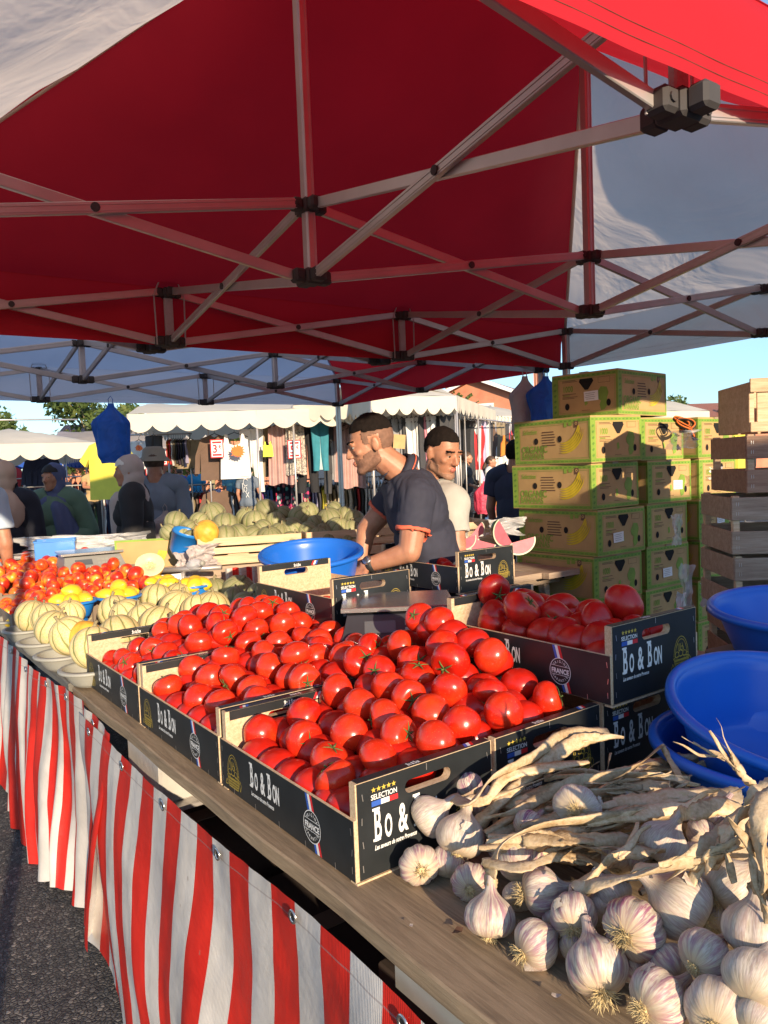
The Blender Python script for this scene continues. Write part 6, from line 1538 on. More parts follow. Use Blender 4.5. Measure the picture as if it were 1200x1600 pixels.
    c = q.translation+(Vector((0, -.75, .65))-d*Vector((0, -.75, .65)).dot(d)).normalized()*.037; m_.lathe([(.0001, .006), (.017, .006), (.020, .003), (.020, -.004)], 24, 0, Matrix.Translation(c) @ (c-q.translation).to_track_quat('Z', 'Y').to_matrix().to_4x4()); m_.build('watch_face', MATS['steel'], wb, True)
vendor()
# ---------------------------------------------------------------- man in the grey t-shirt behind him
def man2():
    O = P(705, 880, 3.85); O.z = 0; root = thing('person', 'dark haired man in a pale grey t-shirt behind the vendor, frowning down to the right', 'person', O); W_ = lambda px, py, d: P(px, py, d)-O
    J = dict(head=W_(692, 707, 3.78), neck=W_(678, 762, 3.86), shL=W_(706, 786, 3.72), shR=W_(652, 790, 4.02), chest=W_(684, 820, 3.88), pelvis=W_(690, 905, 3.92), elL=W_(714, 862, 3.68), wrL=W_(742, 925, 3.55), elR=W_(640, 860, 4.0), wrR=W_(660, 915, 3.8)); pz = J['pelvis']
    for k, q in (('L', .1), ('R', -.1)): J['hip'+k] = pz+Vector((q, 0, -.03)); J['kn'+k] = Vector((pz.x+q, -.02, .5)); J['an'+k] = Vector((pz.x+q, .02, .085))
    Rh = Matrix.Rotation(radians(38), 3, 'Z') @ Matrix.Rotation(radians(17), 3, 'X'); s = 1.0
    g, me = grow_body(J, s, Rh, .0062, False, 1.12, smooth=4); lab = g.label(me); link('body', me, root); H = J['head']; Ri = Rh.inverted(); hl = lambda p: Ri @ (p-H)/s
    def top(l, p):
        q = hl(p); return l[0] in ('skull', 'brow') and ((q.z > .066 and q.y < -.04) or (q.y >= -.04 and q.z > .045-(q.y+.04)*.55 and not (abs(q.x) > .066 and q.z < .03 and q.y < .035)))
    link('hair', shell(me, lab, top, .005, 'hair', MATS['hair_black'], .003, 60, 2, smooth=1), root)
    def beard(l, p):
        q = hl(p); return l[0] in ('face', 'skull') and q.z < -.045 and q.y < .02 and (q.z < -.082 or q.y > -.05)
    m2 = shell(me, lab, beard, .001, 'beard_shadow', mat('beard_shadow', (.27, .15, .10), .7, .1, 60, 400, .3, .001)); link('beard_shadow', m2, root) if m2 else None
    link('lips', shell(me, lab, lambda l, p: l[0] == 'lip' and hl(p).y < -.0885, .0008, 'lips', MATS['lip']), root)
    bs = shell(me, lab, lambda l, p: abs(hl(p).x) < .052 and abs(hl(p).x) > .008 and .021 < hl(p).z < .031 and hl(p).y < -.065, .0022, 'eyebrows', MATS['hair_black']); link('eyebrows', bs, root) if bs else None
    eyes(root, H, Rh, s)
    dress(root, g, me, lab, J, top=mat('grey_tshirt', (.42, .42, .39), .85, .10, 9, 300, .3, .0012), sleeve=.62, legs=cm('jeans_dark', (.03, .035, .05)), shoes=MATS['black_rubber'], Rh=Rh, s=s, loose=.018)
man2()
Rz = lambda deg, x=0: Matrix.Rotation(radians(deg), 3, 'Z') @ Matrix.Rotation(radians(x), 3, 'X')
# ---------------------------------------------------------------- customers beyond the stall
fold_arms = dict(elL=(.27, .03, 1.13), elR=(-.27, .03, 1.13), wrL=(.06, -.20, 1.00), wrR=(-.05, -.21, .98))
rt, J, s, me, lab = person('woman in a green sweater and navy headscarf over a black cap, hands folded', gpos(84, 6.2), radians(8), 1.60, True, .011, fold_arms, Rz(-24, 0), build=1.12, top=cm('green_knit', (.11, .19, .13)), sleeve=1.95, legs=cm('black', (.015, .015, .018)), shoes=MATS['black_rubber'], loose=.03)
hijab(rt, J, s, cm('navy_scarf', (.08, .10, .21)), cm('black', (.015, .015, .018)), Rz(-24, 0), 1.25)
soft(rt, 'scarf_end', [('c', J['neck']+Vector((.05, -.13, -.12))*s, J['neck']+Vector((.12, -.17, -.42))*s, .06, .065), ('c', J['neck']+Vector((.07, -.11, -.13))*s, J['neck']+Vector((.17, -.09, -.36))*s, .06, .05)], .012, cm('navy_scarf', (.08, .10, .21)), 4, .012, 12)
rt, J, s, me, lab = person('woman in a taupe headscarf and black cardigan seen from the side, looking left', gpos(205, 5.7), radians(-80), 1.63, True, .011, dict(wrL=(.10, -.22, .96), wrR=(-.10, -.24, .95), elL=(.22, .02, 1.12), elR=(-.22, .02, 1.12)), Rz(0, 3), build=1.08, top=cm('black', (.015, .015, .018)), sleeve=1.95, legs=cm('jeans_dark', (.03, .035, .05)), shoes=MATS['black_rubber'], loose=.028)
hijab(rt, J, s, cm('taupe_scarf', (.42, .35, .33)), cm('white', (.65, .64, .62)), Rz(0, 3), 1.0, back=1)
soft(rt, 'scarf_end', [('c', J['neck']+Vector((.02, -.10, -.10))*s, J['neck']+Vector((.03, -.14, -.42))*s, .085, .05)], .012, cm('taupe_scarf', (.42, .35, .33)), 4, .01, 12)
m_ = MB(); m_.tube([J['shR']+Vector((.05, 0, .06)), J['chest']+Vector((-.02, -.17, -.05)), J['pelvis']+Vector((.2, -.12, .02))], .006, 6); m_.build('bag_strap', MATS['steel'], rt)
rt, J, s, me, lab = person('man in a grey bucket hat and slate shirt, his back turned', gpos(243, 6.35), radians(190), 1.70, False, .013, None, Rz(0, 6), build=1.12, top=cm('slate', (.17, .21, .27)), sleeve=1.9, legs=cm('khaki', (.17, .15, .12)), shoes=MATS['black_rubber'], hair=MATS['hair_brown'], loose=.022)
m_ = MB(); h = J['head']; m_.lathe([(.0001, .135), (.06, .132), (.088, .11), (.098, .05), (.135, .015), (.137, .010), (.10, .035), (.09, .06)], 28, 0, Matrix.Translation(h+Vector((0, .01, .0)))); m_.build('bucket_hat', cm('hat', (.27, .25, .20)), rt, True)
rt, J, s, me, lab = person('woman in black under a long tan headscarf at the left, a strap across her back', gpos(6, 5.7), radians(205), 1.62, True, .013, None, Rz(20), build=1.15, top=cm('black_navy', (.012, .014, .025)), sleeve=1.95, legs=cm('black_navy', (.012, .014, .025)), shoes=MATS['black_rubber'], loose=.03)
hijab(rt, J, s, cm('tan_scarf', (.50, .34, .25)), None, Rz(20), 1.1, back=1)
soft(rt, 'scarf_cape', [('e', J['chest']+Vector((0, .05, .05)), (.16*s, .12*s, .20*s))], .014, cm('tan_scarf', (.50, .34, .25)), 4, .014, 8)
rt, J, s, me, lab = person('man in a pale blue t-shirt cut off by the left edge of the view', gpos(-62, 4.7), radians(200), 1.68, False, .013, None, Rz(0), build=1.15, top=cm('pale_blue', (.40, .48, .58)), sleeve=.7, legs=cm('grey_trousers', (.08, .08, .085)), shoes=MATS['black_rubber'], hair=MATS['hair_black'], loose=.02)
rt, J, s, me, lab = person('man in a blue grey t-shirt with white line print on its back, at the rails', gpos(388, 9.6), radians(165), 1.56, False, .015, dict(wrR=(-.20, -.30, .95), elR=(-.25, -.02, 1.14)), Rz(60), build=1.0, top=cm('slate_tee', (.13, .16, .20)), sleeve=.62, legs=cm('khaki', (.17, .15, .12)), shoes=MATS['black_rubber'], hair=MATS['hair_black'])
A = frame4(J['chest']+Vector((-.02, .15, .1)), Vector((-1, 0, 0)), Vector((0, 0, 1))); m_ = MB(); st = lambda pts: stroke(m_, pts, .012, 0, A)
st(arc(0, 0, .05, .07, .6, 5.4)); st(arc(-.01, -.14, .03, .05, 0, 6)); st([(-.07, -.02), (-.06, -.2)]); st([(-.1, .12), (.1, .12)]); st([(.0, -.2), (.06, -.3)]); st([(.06, -.2), (0, -.3)]); m_.build('back_print', MATS['white_print'], rt)
rt, J, s, me, lab = person('woman in a charcoal top with a brown ponytail, at the far racks', gpos(731, 10.2), radians(55), 1.64, True, .014, dict(wrL=(.14, -.28, 1.02), elL=(.22, -.02, 1.10), wrR=(-.16, -.24, 1.0), elR=(-.22, .0, 1.1)), Rz(15), build=1.05, top=cm('charcoal', (.045, .047, .05)), sleeve=1.6, legs=cm('grey_leggings', (.13, .13, .13)), shoes=MATS['black_rubber'], hair=MATS['hair_brown'])
soft(rt, 'ponytail', [('c', J['head']+Vector((0, .10, .05)), J['head']+Vector((0, .17, -.1)), .028, .04), ('c', J['head']+Vector((0, .17, -.1)), J['head']+Vector((0, .15, -.26)), .04, .02)], .01, MATS['hair_brown'], 2)
m_ = MB(); m_.tube([J['head']+Vector((-.03, .115, .05)), J['head']+Vector((.03, .115, .05))], .022, 8); m_.build('hair_tie', MATS['flag_red'], rt, True)
rt2, J2, s2, me2, lab2 = person('girl in a white top and orange shorts beside the navy shirted man', gpos(768, 9.6), radians(60), 1.56, True, .014, dict(wrL=(.15, -.20, .88), elL=(.22, .0, 1.12), wrR=(-.14, -.22, .92), elR=(-.20, .0, 1.12)), Rz(10), build=.92, top=cm('white', (.65, .64, .62)), sleeve=.55, legs=cm('orange', (.62, .22, .05)), pantlen=.32, top_len=.98, shoes=MATS['flag_red'], hair=MATS['hair_brown'])
soft(rt2, 'ponytail', [('c', J2['head']+Vector((0, .09, .05)), J2['head']+Vector((0, .16, -.12)), .03, .045), ('c', J2['head']+Vector((0, .16, -.12)), J2['head']+Vector((0, .13, -.3)), .045, .02)], .01, MATS['hair_brown'], 2)
soft(rt2, 'tied_cardigan', [('e', J2['pelvis']+Vector((0, .02, .02)), (.17, .13, .07)), ('c', J2['pelvis']+Vector((.08, .1, 0)), J2['pelvis']+Vector((.1, .13, -.3)), .09, .10), ('c', J2['pelvis']+Vector((-.08, .1, 0)), J2['pelvis']+Vector((-.1, .13, -.3)), .09, .10)], .014, cm('white', (.65, .64, .62)), 3, .012)
m_ = MB(); m_.tube([J2['shL']+Vector((-.05, .0, .06)), J2['chest']+Vector((0, -.15, 0)), J2['pelvis']+Vector((-.18, -.08, .0))], .006, 6); m_.build('bag_strap', MATS['black_rubber'], rt2)
m_ = MB(); m_.box(tuple(J2['pelvis']+Vector((-.2, -.1, -.05))), (.08, .18, .15), bev=.03); m_.build('shoulder_bag', MATS['black_rubber'], rt2, True)
rt, J, s, me, lab = person('man in a navy t-shirt standing behind the hanging bags, next to the banana cartons', gpos(806, 6.7), radians(150), 1.66, False, .014, None, Rz(0), build=1.1, top=cm('navy_tee', (.022, .028, .06)), sleeve=.65, legs=cm('jeans_dark', (.03, .035, .05)), shoes=MATS['black_rubber'], hair=MATS['hair_black'], loose=.025, top_len=.78)
for px, d, yaw, h, lb, col, hr in [(307, 13.5, 20, 1.62, 'small figure in a turquoise shirt among the racks, balding', (.03, .25, .42), 'hair_black'), (362, 13.0, 170, 1.55, 'small figure in teal between the rails and the tank top', (.10, .30, .38), 'hair_brown'), (282, 13.2, 150, 1.60, 'small figure in royal blue and green behind the price cards', (.03, .08, .45), 'hair_brown'), (252, 12.6, 60, 1.52, 'grey haired small figure in lilac near the purple tops', (.45, .42, .52), 'hair_grey')]:
    mat('hair_grey', (.30, .26, .22), .7, .2, 40, 200, .5, .003)
    person(lb, gpos(px, d), radians(yaw), h, False, .018, None, Rz(10), top=cm('c%d' % px, col), sleeve=.7, legs=cm('jeans_dark', (.03, .035, .05)), shoes=MATS['black_rubber'], hair=MATS[hr])
rt, J, s, me, lab = person('salesman in a tan and black top reaching over the rail under the yellow shirt', gpos(146, 11.6), radians(30), 1.72, False, .016, dict(wrL=(.24, -.40, 1.16), elL=(.27, -.12, 1.2), wrR=(.02, -.42, 1.15), elR=(-.22, -.14, 1.2)), Rz(0, 20), build=1.05, top=cm('tan_top', (.40, .28, .14)), sleeve=.6, legs=cm('black', (.015, .015, .018)), shoes=MATS['black_rubber'], hair=MATS['hair_black'])
# ================================================================ crates of melons, water melons and clutter behind the front tables
board_table('rear table of the stall behind the vendor, stacked with green melons', 2.7, 4.3, 1.30, 2.9, MATS['old_crate_wood'], 4, .74)
q0 = P(313, 905, 4.28)
def low_crate(label, c, rot, w=.58, l=.38, h=.15):
    rt = thing('melon_crate', label, 'crate', c, rot, 'pale wooden crates of melons'); t = .007
    for x in (.012, w-.012):
        for y in (.012, l-.012): m_ = MB(); m_.box((x, y, h/2), (.022, .022, h), bev=.002); m_.build('corner_post', MATS['crate_wood'], rt)
    for z0, hh in ((.004, .052), (.066, .036), (.112, .045)):
        for y in (-t/2, l+t/2): m_ = MB(); m_.box((w/2, y, z0+hh/2), (w+.01, t, hh), bev=.0012); m_.build('slat', MATS['crate_wood'], rt)
        for x in (-t/2, w+t/2): m_ = MB(); m_.box((x, l/2, z0+hh/2), (t, l-.002, hh), bev=.0012); m_.build('slat', MATS['crate_wood'], rt)
    m_ = MB(); m_.box((w/2, l/2, .010), (w, l-.004, .008)); m_.build('base_board', MATS['crate_wood'], rt); return rt
cz = .945; pa = PZ(312, 886, cz); cr0 = radians(17)
ux = Vector((cos(cr0), sin(cr0), 0)); uy = Vector((-sin(cr0), cos(cr0), 0))
low_crate('pale wooden crate of green melons nearest the grey carrier bag, half in sun', pa, cr0); low_crate('pale wooden crate of green melons behind the round blue tub', pa+ux*.62, cr0); low_crate('pale wooden crate of green melons between the blue tub and the vendor', pa+ux*1.24, cr0)
low_crate('second row melon crate behind the first one', pa+uy*.42+Vector((0, 0, .0)), cr0)
# support stack under them
m_ = MB(); m_.box((.93, .42, .10), (1.9, .84, .19), bev=.004); o = m_.build('crate_block', MATS['old_crate_wood'], thing('crate', 'long low wooden case under the melon crates', 'crate', Vector((pa.x, pa.y, .745)), cr0))
rows = [(275, 812, 22), (284, 832, 19), (312, 812, 20), (332, 800, 25), (352, 818, 26), (372, 833, 23), (385, 805, 20), (398, 812, 24), (415, 795, 24), (430, 812, 20), (352, 838, 26), (318, 838, 20), (300, 838, 18), (421, 838, 25), (395, 833, 20), (442, 800, 17),
        (455, 824, 24), (468, 805, 22), (480, 828, 21), (492, 815, 18), (480, 797, 22), (497, 833, 17), (515, 808, 24), (528, 822, 23), (522, 792, 16), (540, 803, 20), (553, 808, 20), (548, 824, 19), (505, 826, 16), (330, 825, 18), (436, 828, 19), (410, 822, 18), (295, 822, 18), (263, 828, 17), (562, 818, 17), (455, 842, 20), (510, 840, 20), (540, 838, 19), (295, 798, 0)]
for i, (px, py, rp) in enumerate(rows):
    if rp == 0: continue
    d = 4.45+(840-py)*.010 + (px-312)*.0006
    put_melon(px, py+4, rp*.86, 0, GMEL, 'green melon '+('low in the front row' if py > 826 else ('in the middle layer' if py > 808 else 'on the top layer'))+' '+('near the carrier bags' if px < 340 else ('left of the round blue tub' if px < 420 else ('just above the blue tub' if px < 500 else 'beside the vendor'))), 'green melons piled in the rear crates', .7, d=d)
tag(put_melon(322, 832, 20, 0, RMEL, 'brownish orange melon among the green ones', 'green melons piled in the rear crates', .7, d=4.36)[0])
# little things round the grey scale
film('crumpled clear plastic sheet behind the nectarines', P(100, 842, 4.9), (.75, .14), 21, n=22, rotz=.2); film('clear plastic sheet bunched over the carton beside the grey scale', P(160, 838, 5.0), (.7, .16), 27, n=22, rotz=.3)
rt = thing('crate', 'blue plastic crate behind the grey scale', 'crate', P(88, 872, 4.75), radians(20)); rt.scale = (.62, .62, .62); m_ = MB()
for (x, y, w, l) in ((0, -.14, .36, .008), (0, .14, .36, .008), (-.18, 0, .008, .28), (.18, 0, .008, .28)): m_.box((x, y, .09), (w, l, .18), bev=.002)
m_.build('wall_panel', MATS['bright_blue_plastic'], rt); m_ = MB(); m_.box((0, 0, .004), (.36, .28, .006)); m_.build('floor_panel', MATS['bright_blue_plastic'], rt); m_ = MB()
for (x, y, w, l) in ((0, -.147, .38, .014), (0, .147, .38, .014), (-.187, 0, .014, .28), (.187, 0, .014, .28)): m_.box((x, y, .180), (w, l, .014), bev=.002)
m_.build('rim', MATS['bright_blue_plastic'], rt)
# open banana carton lid lying on its side
rt = thing('carton', 'open green edged carton with a banana print behind the cut melon', 'carton', P(232, 890, 4.5), radians(13)); m_ = MB(); m_.box((0, 0, .08), (.36, .008, .20), bev=.002); 
A = frame4((-.18, -.0052, -.02), (1, 0, 0), (0, 0, 1))
for r_ in ((0, 0, .36, .012), (0, .188, .36, .2), (0, .012, .012, .188), (.348, .012, .36, .188)): m_.poly([(r_[0], r_[1], 0), (r_[2], r_[1], 0), (r_[2], r_[3], 0), (r_[0], r_[3], 0)], 1, A)
for b_ in range(4):
    R_ = .085+b_*.013; up = [(.16+R_*cos(-1.4+1.2*q/10), .15+R_*sin(-1.4+1.2*q/10), .001+.0002*b_) for q in range(11)]; lo = [(.16+(R_+.011)*cos(-1.4+1.2*q/10), .15+(R_+.011)*sin(-1.4+1.2*q/10), .001+.0002*b_) for q in range(11)]; m_.poly(up+lo[::-1], 2, A)
m_.build('front_wall', [MATS['kraft'], MATS['box_green'], MATS['banana_yellow']], rt); m_ = MB(); m_.box((0, .13, .002), (.36, .26, .006)); m_.build('floor_panel', MATS['kraft'], rt)
m_ = MB(); m_.lathe([(.001, 0), (.035, 0), (.05, .02), (.058, .09), (.060, .09), (.056, .10)], 28); rt = m_.build('pail', MATS['bright_blue_plastic'], None, True); rt.location = P(283, 868, 4.42); rt.rotation_euler = (.1, .35, 0); rt.scale = (1.5,)*3; tag(rt, 'small blue pail tipped against the first melon crate', 'pail')
film('white carrier bags bunched beside the first melon crate', P(292, 868, 4.3), (.16, .17), 33, 'bag_white', 18, .3, 'carrier bag', 'carrier_bag'); film('grey plastic sheet trailing over the edge of the first melon crate', P(312, 856, 4.22), (.22, .12), 37, 'bag_white', 16, .6, 'plastic sheet', 'plastic_sheet')
rt = thing('bottle', 'small clear plastic bottle lying before the carrier bags', 'bottle', P(298, 884, 4.1), .4); rt.rotation_euler = (radians(80), 0, .7); m_ = MB(); m_.lathe([(.0001, 0), (.028, .002), (.030, .01), (.030, .09), (.012, .125), (.012, .135)], 24); m_.build('body', MATS['clear_plastic'], rt, True); m_ = MB(); m_.lathe([(.0135, .132), (.0135, .147), (.0001, .148)], 20); m_.build('cap', MATS['grey_plastic'], rt, True)
rt = thing('price_card', 'white card on the front of the brown tray left of the crates', 'card', P(268, 904, 3.95), radians(25)); m_ = MB(); m_.box((0, 0, 0), (.10, .002, .045)); 
for k in range(3): m_.box((-.005, -.0016, .012-.011*k), (.07-.012*k, .001, .0022), 1)
m_.build('card', [MATS['paper_white'], MATS['scale_grey']], rt)
m_ = MB(); m_.tube([P(238, 893, 4.12), P(346, 886, 4.05)], .014, 10); m_.tube([P(286, 890, 4.10), P(286, 930, 4.10)], .012, 8); rt = m_.build('rail', MATS['alu'], None, True); tag(rt, 'silver metal rail end below the first melon crate', 'rail')
# striped cloth of the next table end seen under the melon crates, and timber uprights
m_ = MB(); pa_, pb_ = P(352, 888, 4.22), P(420, 884, 4.25); m_.grid(lambda u, v: pa_.lerp(pb_, u)+Vector((0, -.02*sin(u*22), -.55*(1-v))), 30, 6, uvf=lambda u, v: (u*3.2, v)); rt = m_.build('striped_cloth', MATS['striped_cloth'], None, True); tag(rt, 'short piece of striped cloth in shade under the melon crates', 'striped cloth', 'striped cloths hung on the table fronts')
rt = thing('wooden_stand', 'rough wooden stand holding up the round blue tub', 'stand', Vector((crt_c.x-.02, crt_c.y, TZ+.002)), radians(20)); hh = crt_c.z-TZ-.03
for x in (-.2, .2):
    m_ = MB(); m_.box((x, 0, hh/2), (.025, .30, hh), bev=.002); m_.build('side_board', MATS['old_crate_wood'], rt)
m_ = MB(); m_.box((0, 0, hh+.01), (.44, .32, .018), bev=.002); m_.build('top_board', MATS['old_crate_wood'], rt); m_ = MB(); m_.box((0, -.155, hh*.75), (.42, .01, hh*.3), bev=.002); m_.build('front_board', MATS['crate_wood'], rt)
# cut watermelon wedges
def wedge(px, py, d, R_, rot, label, span=.9):
    rt = thing('watermelon_wedge', label, 'watermelon', P(px, py+3, d)); rt.rotation_euler = rot; R_ *= .66; n = 14
    m_ = MB(); m2 = MB(); vs = []; vi = []
    for i in range(n+1):
        th = pi*i/n
        for j in range(9): ph = span*j/8; vs.append((R_*sin(th)*cos(ph), R_*sin(th)*sin(ph), R_*1.2*cos(th)))
    m_.add(vs, [(i*9+j, (i+1)*9+j, (i+1)*9+j+1, i*9+j+1) for i in range(n) for j in range(8)]); m_.build('rind', MATS['watermelon_rind'], rt, True)
    for ph, k in ((0, 0), (span, 1)):
        ar = [(sin(pi*i/n), 1.2*cos(pi*i/n)) for i in range(n+1)]
        o_ = [(R_*a*cos(ph), R_*a*sin(ph), R_*b) for a, b in ar]; i_ = [(R_*.9*a*cos(ph), R_*.9*a*sin(ph), R_*.92*b) for a, b in ar]
        m2.add(o_+i_, [(q, q+1, n+1+q+1, n+1+q) for q in range(n)], 1); m2.add(i_+[(0, 0, 0)], [(q, q+1, n+1) for q in range(n)], 0)
    m2.build('flesh', [MATS['watermelon_flesh'], MATS['pale_rind']], rt)
mat('pale_rind', (.55, .60, .45), .5)
board_table('small table behind the top tomato box with the cut watermelons', 1.6, 2.5, 1.72, 2.45, MATS['old_crate_wood'], 3, .90)
for k, (px, py, rot, lb, R_) in enumerate([(728, 838, (-.5, 1.4, .1), 'wedge of cut watermelon showing rosy flesh, nearest the two men', .085), (752, 842, (-.35, 1.9, -.2), 'low wedge of watermelon with its dark green rind turned up', .10), (790, 828, (-.3, 2.5, .3), 'tall pale watermelon wedge leaning in clear film', .11), (812, 842, (-.45, 1.35, -.25), 'large watermelon quarter touching the banana cartons', .11), (742, 826, (-.2, .8, .2), 'thin wedge of watermelon wrapped in film at the back', .08)]):
    wedge(px, py, 3.75+.05*k, R_, rot, lb)
film('clear film tented over the cut watermelons', P(785, 815, 3.95), (.24, .09), 41, n=16, rotz=.2)
# ================================================================ bags hung in the tents
def bag(label, top, w, h, matl, seed, rotz=0, dep=.45, group='plastic bags hung on the tent frame'):
    root = thing('carrier_bag', label, 'carrier bag', top, rotz, group); n, k = 40, 30; m_ = MB(); vs = []
    for i in range(k+1):
        t = i/k; r = w/2*(.16+.10*t+.78*sm((t-.02)/.34))*(1-.22*sm((t-.86)/.14)); z = -h*t
        for j in range(n):
            p = 2*pi*j/n; q = Vector((cos(p)*1.6, sin(p)*1.6, t*1.5+seed)); f = 1+.32*noise.noise(q)+.18*noise.noise(Vector((cos(p)*4, sin(p)*4, t*2+seed)))*(1.2-t) + .06*cos(11*p+seed)*(1-t)
            vs.append((r*f*cos(p), r*f*sin(p)*dep, z+.03*h*noise.noise(q*2)*t))
    m_.add(vs, [(i*n+j, (i+1)*n+j, (i+1)*n+(j+1) % n, i*n+(j+1) % n) for i in range(k) for j in range(n)]+[tuple(k*n+j for j in range(n))])
    m_.build('bag', matl, root, True); m_ = MB(); m_.tube([(-w*.05, 0, -.01), (-w*.07, 0, .03), (0, 0, .055), (w*.06, 0, .03), (w*.05, 0, -.01)], .007, 6, flat=.4); m_.build('handle', matl, root, True); return root
bag('blue plastic bag hanging alone from the farther tent frame', P(173, 630, 5.95), .26, .46, MATS['bag_blue'], 2, .3)
bag('white plastic bags knotted on the red tent leg, left of the blue ones', P(820, 588, 5.5), .24, .44, MATS['bag_white'], 7, .2); bag('blue plastic bags bunched on the red tent leg beside the white ones', P(852, 588, 5.42), .25, .36, MATS['bag_blue'], 12, .2)
bag('pink carrier bag held by the girl in orange shorts', P(757, 752, 9.5*BG), .42, .64, MATS['bag_pink'], 17, .2, .6, None); bag('black and white checked bag held by the ponytailed woman', P(743, 762, 10.1*BG), .30, .52, MATS['leopard_print'], 19, .2, .6, None)
bag('white bag with a red print held by the man in the bucket hat', P(258, 798, 6.1), .24, .30, MATS['bag_white'], 23, .2, .5, None)
# ================================================================ clothes stalls beyond
COLS = {'white': (.66, .65, .64), 'cream': (.58, .52, .42), 'black': (.014, .014, .017), 'charcoal': (.05, .05, .055), 'navy': (.02, .03, .08), 'plum': (.055, .04, .07), 'blue': (.08, .20, .50), 'sky': (.28, .44, .62), 'green': (.06, .17, .08), 'mint': (.30, .50, .36), 'red': (.48, .03, .035), 'pink': (.62, .22, .28), 'olive': (.22, .19, .05), 'khaki': (.27, .21, .13), 'orange': (.62, .20, .03), 'purple': (.24, .08, .36), 'grey': (.26, .26, .27), 'teal': (.03, .20, .26), 'brown': (.13, .08, .055), 'yellow': (.68, .58, .07), 'dusty': (.44, .27, .24), 'lilac': (.40, .38, .56)}
CM = {k: cm('g_'+k, v, .85, .12) for k, v in COLS.items()}
CM['flower'] = MATS['flower_print']; CM['leopard'] = MATS['leopard_print']; CM['neon'] = mat('neon', (.55, .75, .05), .7)
GMESH = {}
def garment_mesh(kind, ck, var):
    """x across (shoulder to shoulder), y thickness, hanging from z = 0"""
    key = (kind, ck, var)
    if key in GMESH: return GMESH[key]
    rr = random.Random(hash(kind) % 7+var*5); m_ = MB()
    if kind == 'side':        # seen end-on on a rail: thick soft slab with sleeve
        w, h, t = .42, .60+.03*var, .040+.012*(var % 3)
        def fn(u, v):
            a = 2*pi*u; zz = -h*v; sh = -.09*abs(cos(a))**1.5*(1-v) ; ww = w/2*(1-.06*sin(v*5+var)); tt = t/2*(.55+.6*v+.35*sin(v*6+a*2+var)*.4)
            return (cos(a)*ww+.01*sin(v*7), sin(a)*tt+.008*sin(v*9+var)+.012*sin(a*3+v*3), zz+sh-.0)
        m_.grid(fn, 22, 12)
    elif kind in ('shirt', 'tank', 'longshirt'):
        w = .46; h = .66; sl = {'shirt': .20, 'longshirt': .52, 'tank': 0}[kind]
        half = [(.06, 0), (.10, -.01), (.20, -.05)] if kind != 'tank' else [(.10, .0), (.14, 0.0), (.155, -.12), (.20, -.20)]
        if kind == 'shirt': half += [(.34, -.22), (.27, -.29), (.215, -.20)]
        if kind == 'longshirt': half += [(.29, -.30), (.31, -.56), (.24, -.56), (.215, -.24)]
        half += [(.215, -.45), (.225, -h)]
        pts = [(x, z) for x, z in half]+[(-x, z) for x, z in reversed(half)]
        if kind == 'tank': pts += [(-.10, 0), (-.08, -.14), (0, -.17), (.08, -.14), (.10, 0)][1:-1]
        else: pts += [(0, -.035)]
        vs = []; n = len(pts)
        for s in (-1, 1):
            for x, z in pts: vs.append((x, s*.022+.012*sin(x*16+var), z))
        m_.add(vs, [tuple(range(n-1, -1, -1)), tuple(range(n, 2*n))]+[(i, (i+1) % n, n+(i+1) % n, n+i) for i in range(n)])
    elif kind in ('trousers', 'shorts'):
        h = .98 if kind == 'trousers' else .40; lw = .085 if kind == 'trousers' else .11
        for sx in (-1, 1):
            def fn(u, v):
                a = 2*pi*u; zz = -h*v; cx = sx*(.075+.03*v+.01*sin(v*5+var)); r = (.105 if v < .15 else .095)*(1-(.35 if kind == 'trousers' else -.1)*v); return (cx+cos(a)*r*(1+.06*sin(6*a+v*3)), sin(a)*.030*(1+.3*sin(a*5+v*6)), zz)
            m_.grid(fn, 18, 10)
        m_.box((0, 0, -.012), (.34, .05, .035))
    elif kind == 'drape':     # long folded skirt or scarf hanging
        def fn(u, v): x = (u-.5)*.38*(1+.15*v); return (x, .025*sin(u*26+var)+.01*sin(u*11), -1.02*v-.02*sin(u*9))
        m_.grid(fn, 44, 10)
    m_.uv = None; me = m_.mesh(kind, CM[ck], kind not in ('shirt', 'tank', 'longshirt')); GMESH[key] = me; return me
_hm = MB(); _hm.tube([(-.20, 0, -.05), (-.02, 0, .015), (0, 0, .03), (.02, 0, .015), (.20, 0, -.05)], .006, 5); _hm.tube([(0, 0, .03), (0, 0, .06), (.02, 0, .085), (0, 0, .105), (-.02, 0, .09)], .003, 5); HME = _hm.mesh('hanger', MATS['dark_plastic'], True)
GN = {'side': 'hanging_top', 'shirt': 't_shirt', 'longshirt': 'long_sleeved_top', 'tank': 'tank_top', 'trousers': 'trousers', 'shorts': 'shorts', 'drape': 'skirt'}
def garment(kind, ck, p, rotz, label, scale=1.0, var=0, group=None, hanger=True):
    o = link(GN[kind], garment_mesh(kind, ck, var % 4)); o.location = p; o.rotation_euler = (0, 0, rotz); o.scale = (scale*BG*(.94 if kind == 'side' else 1),)*3; tag(o, label, 'garment', group)
    if hanger: link('hanger', HME, o)
    return o
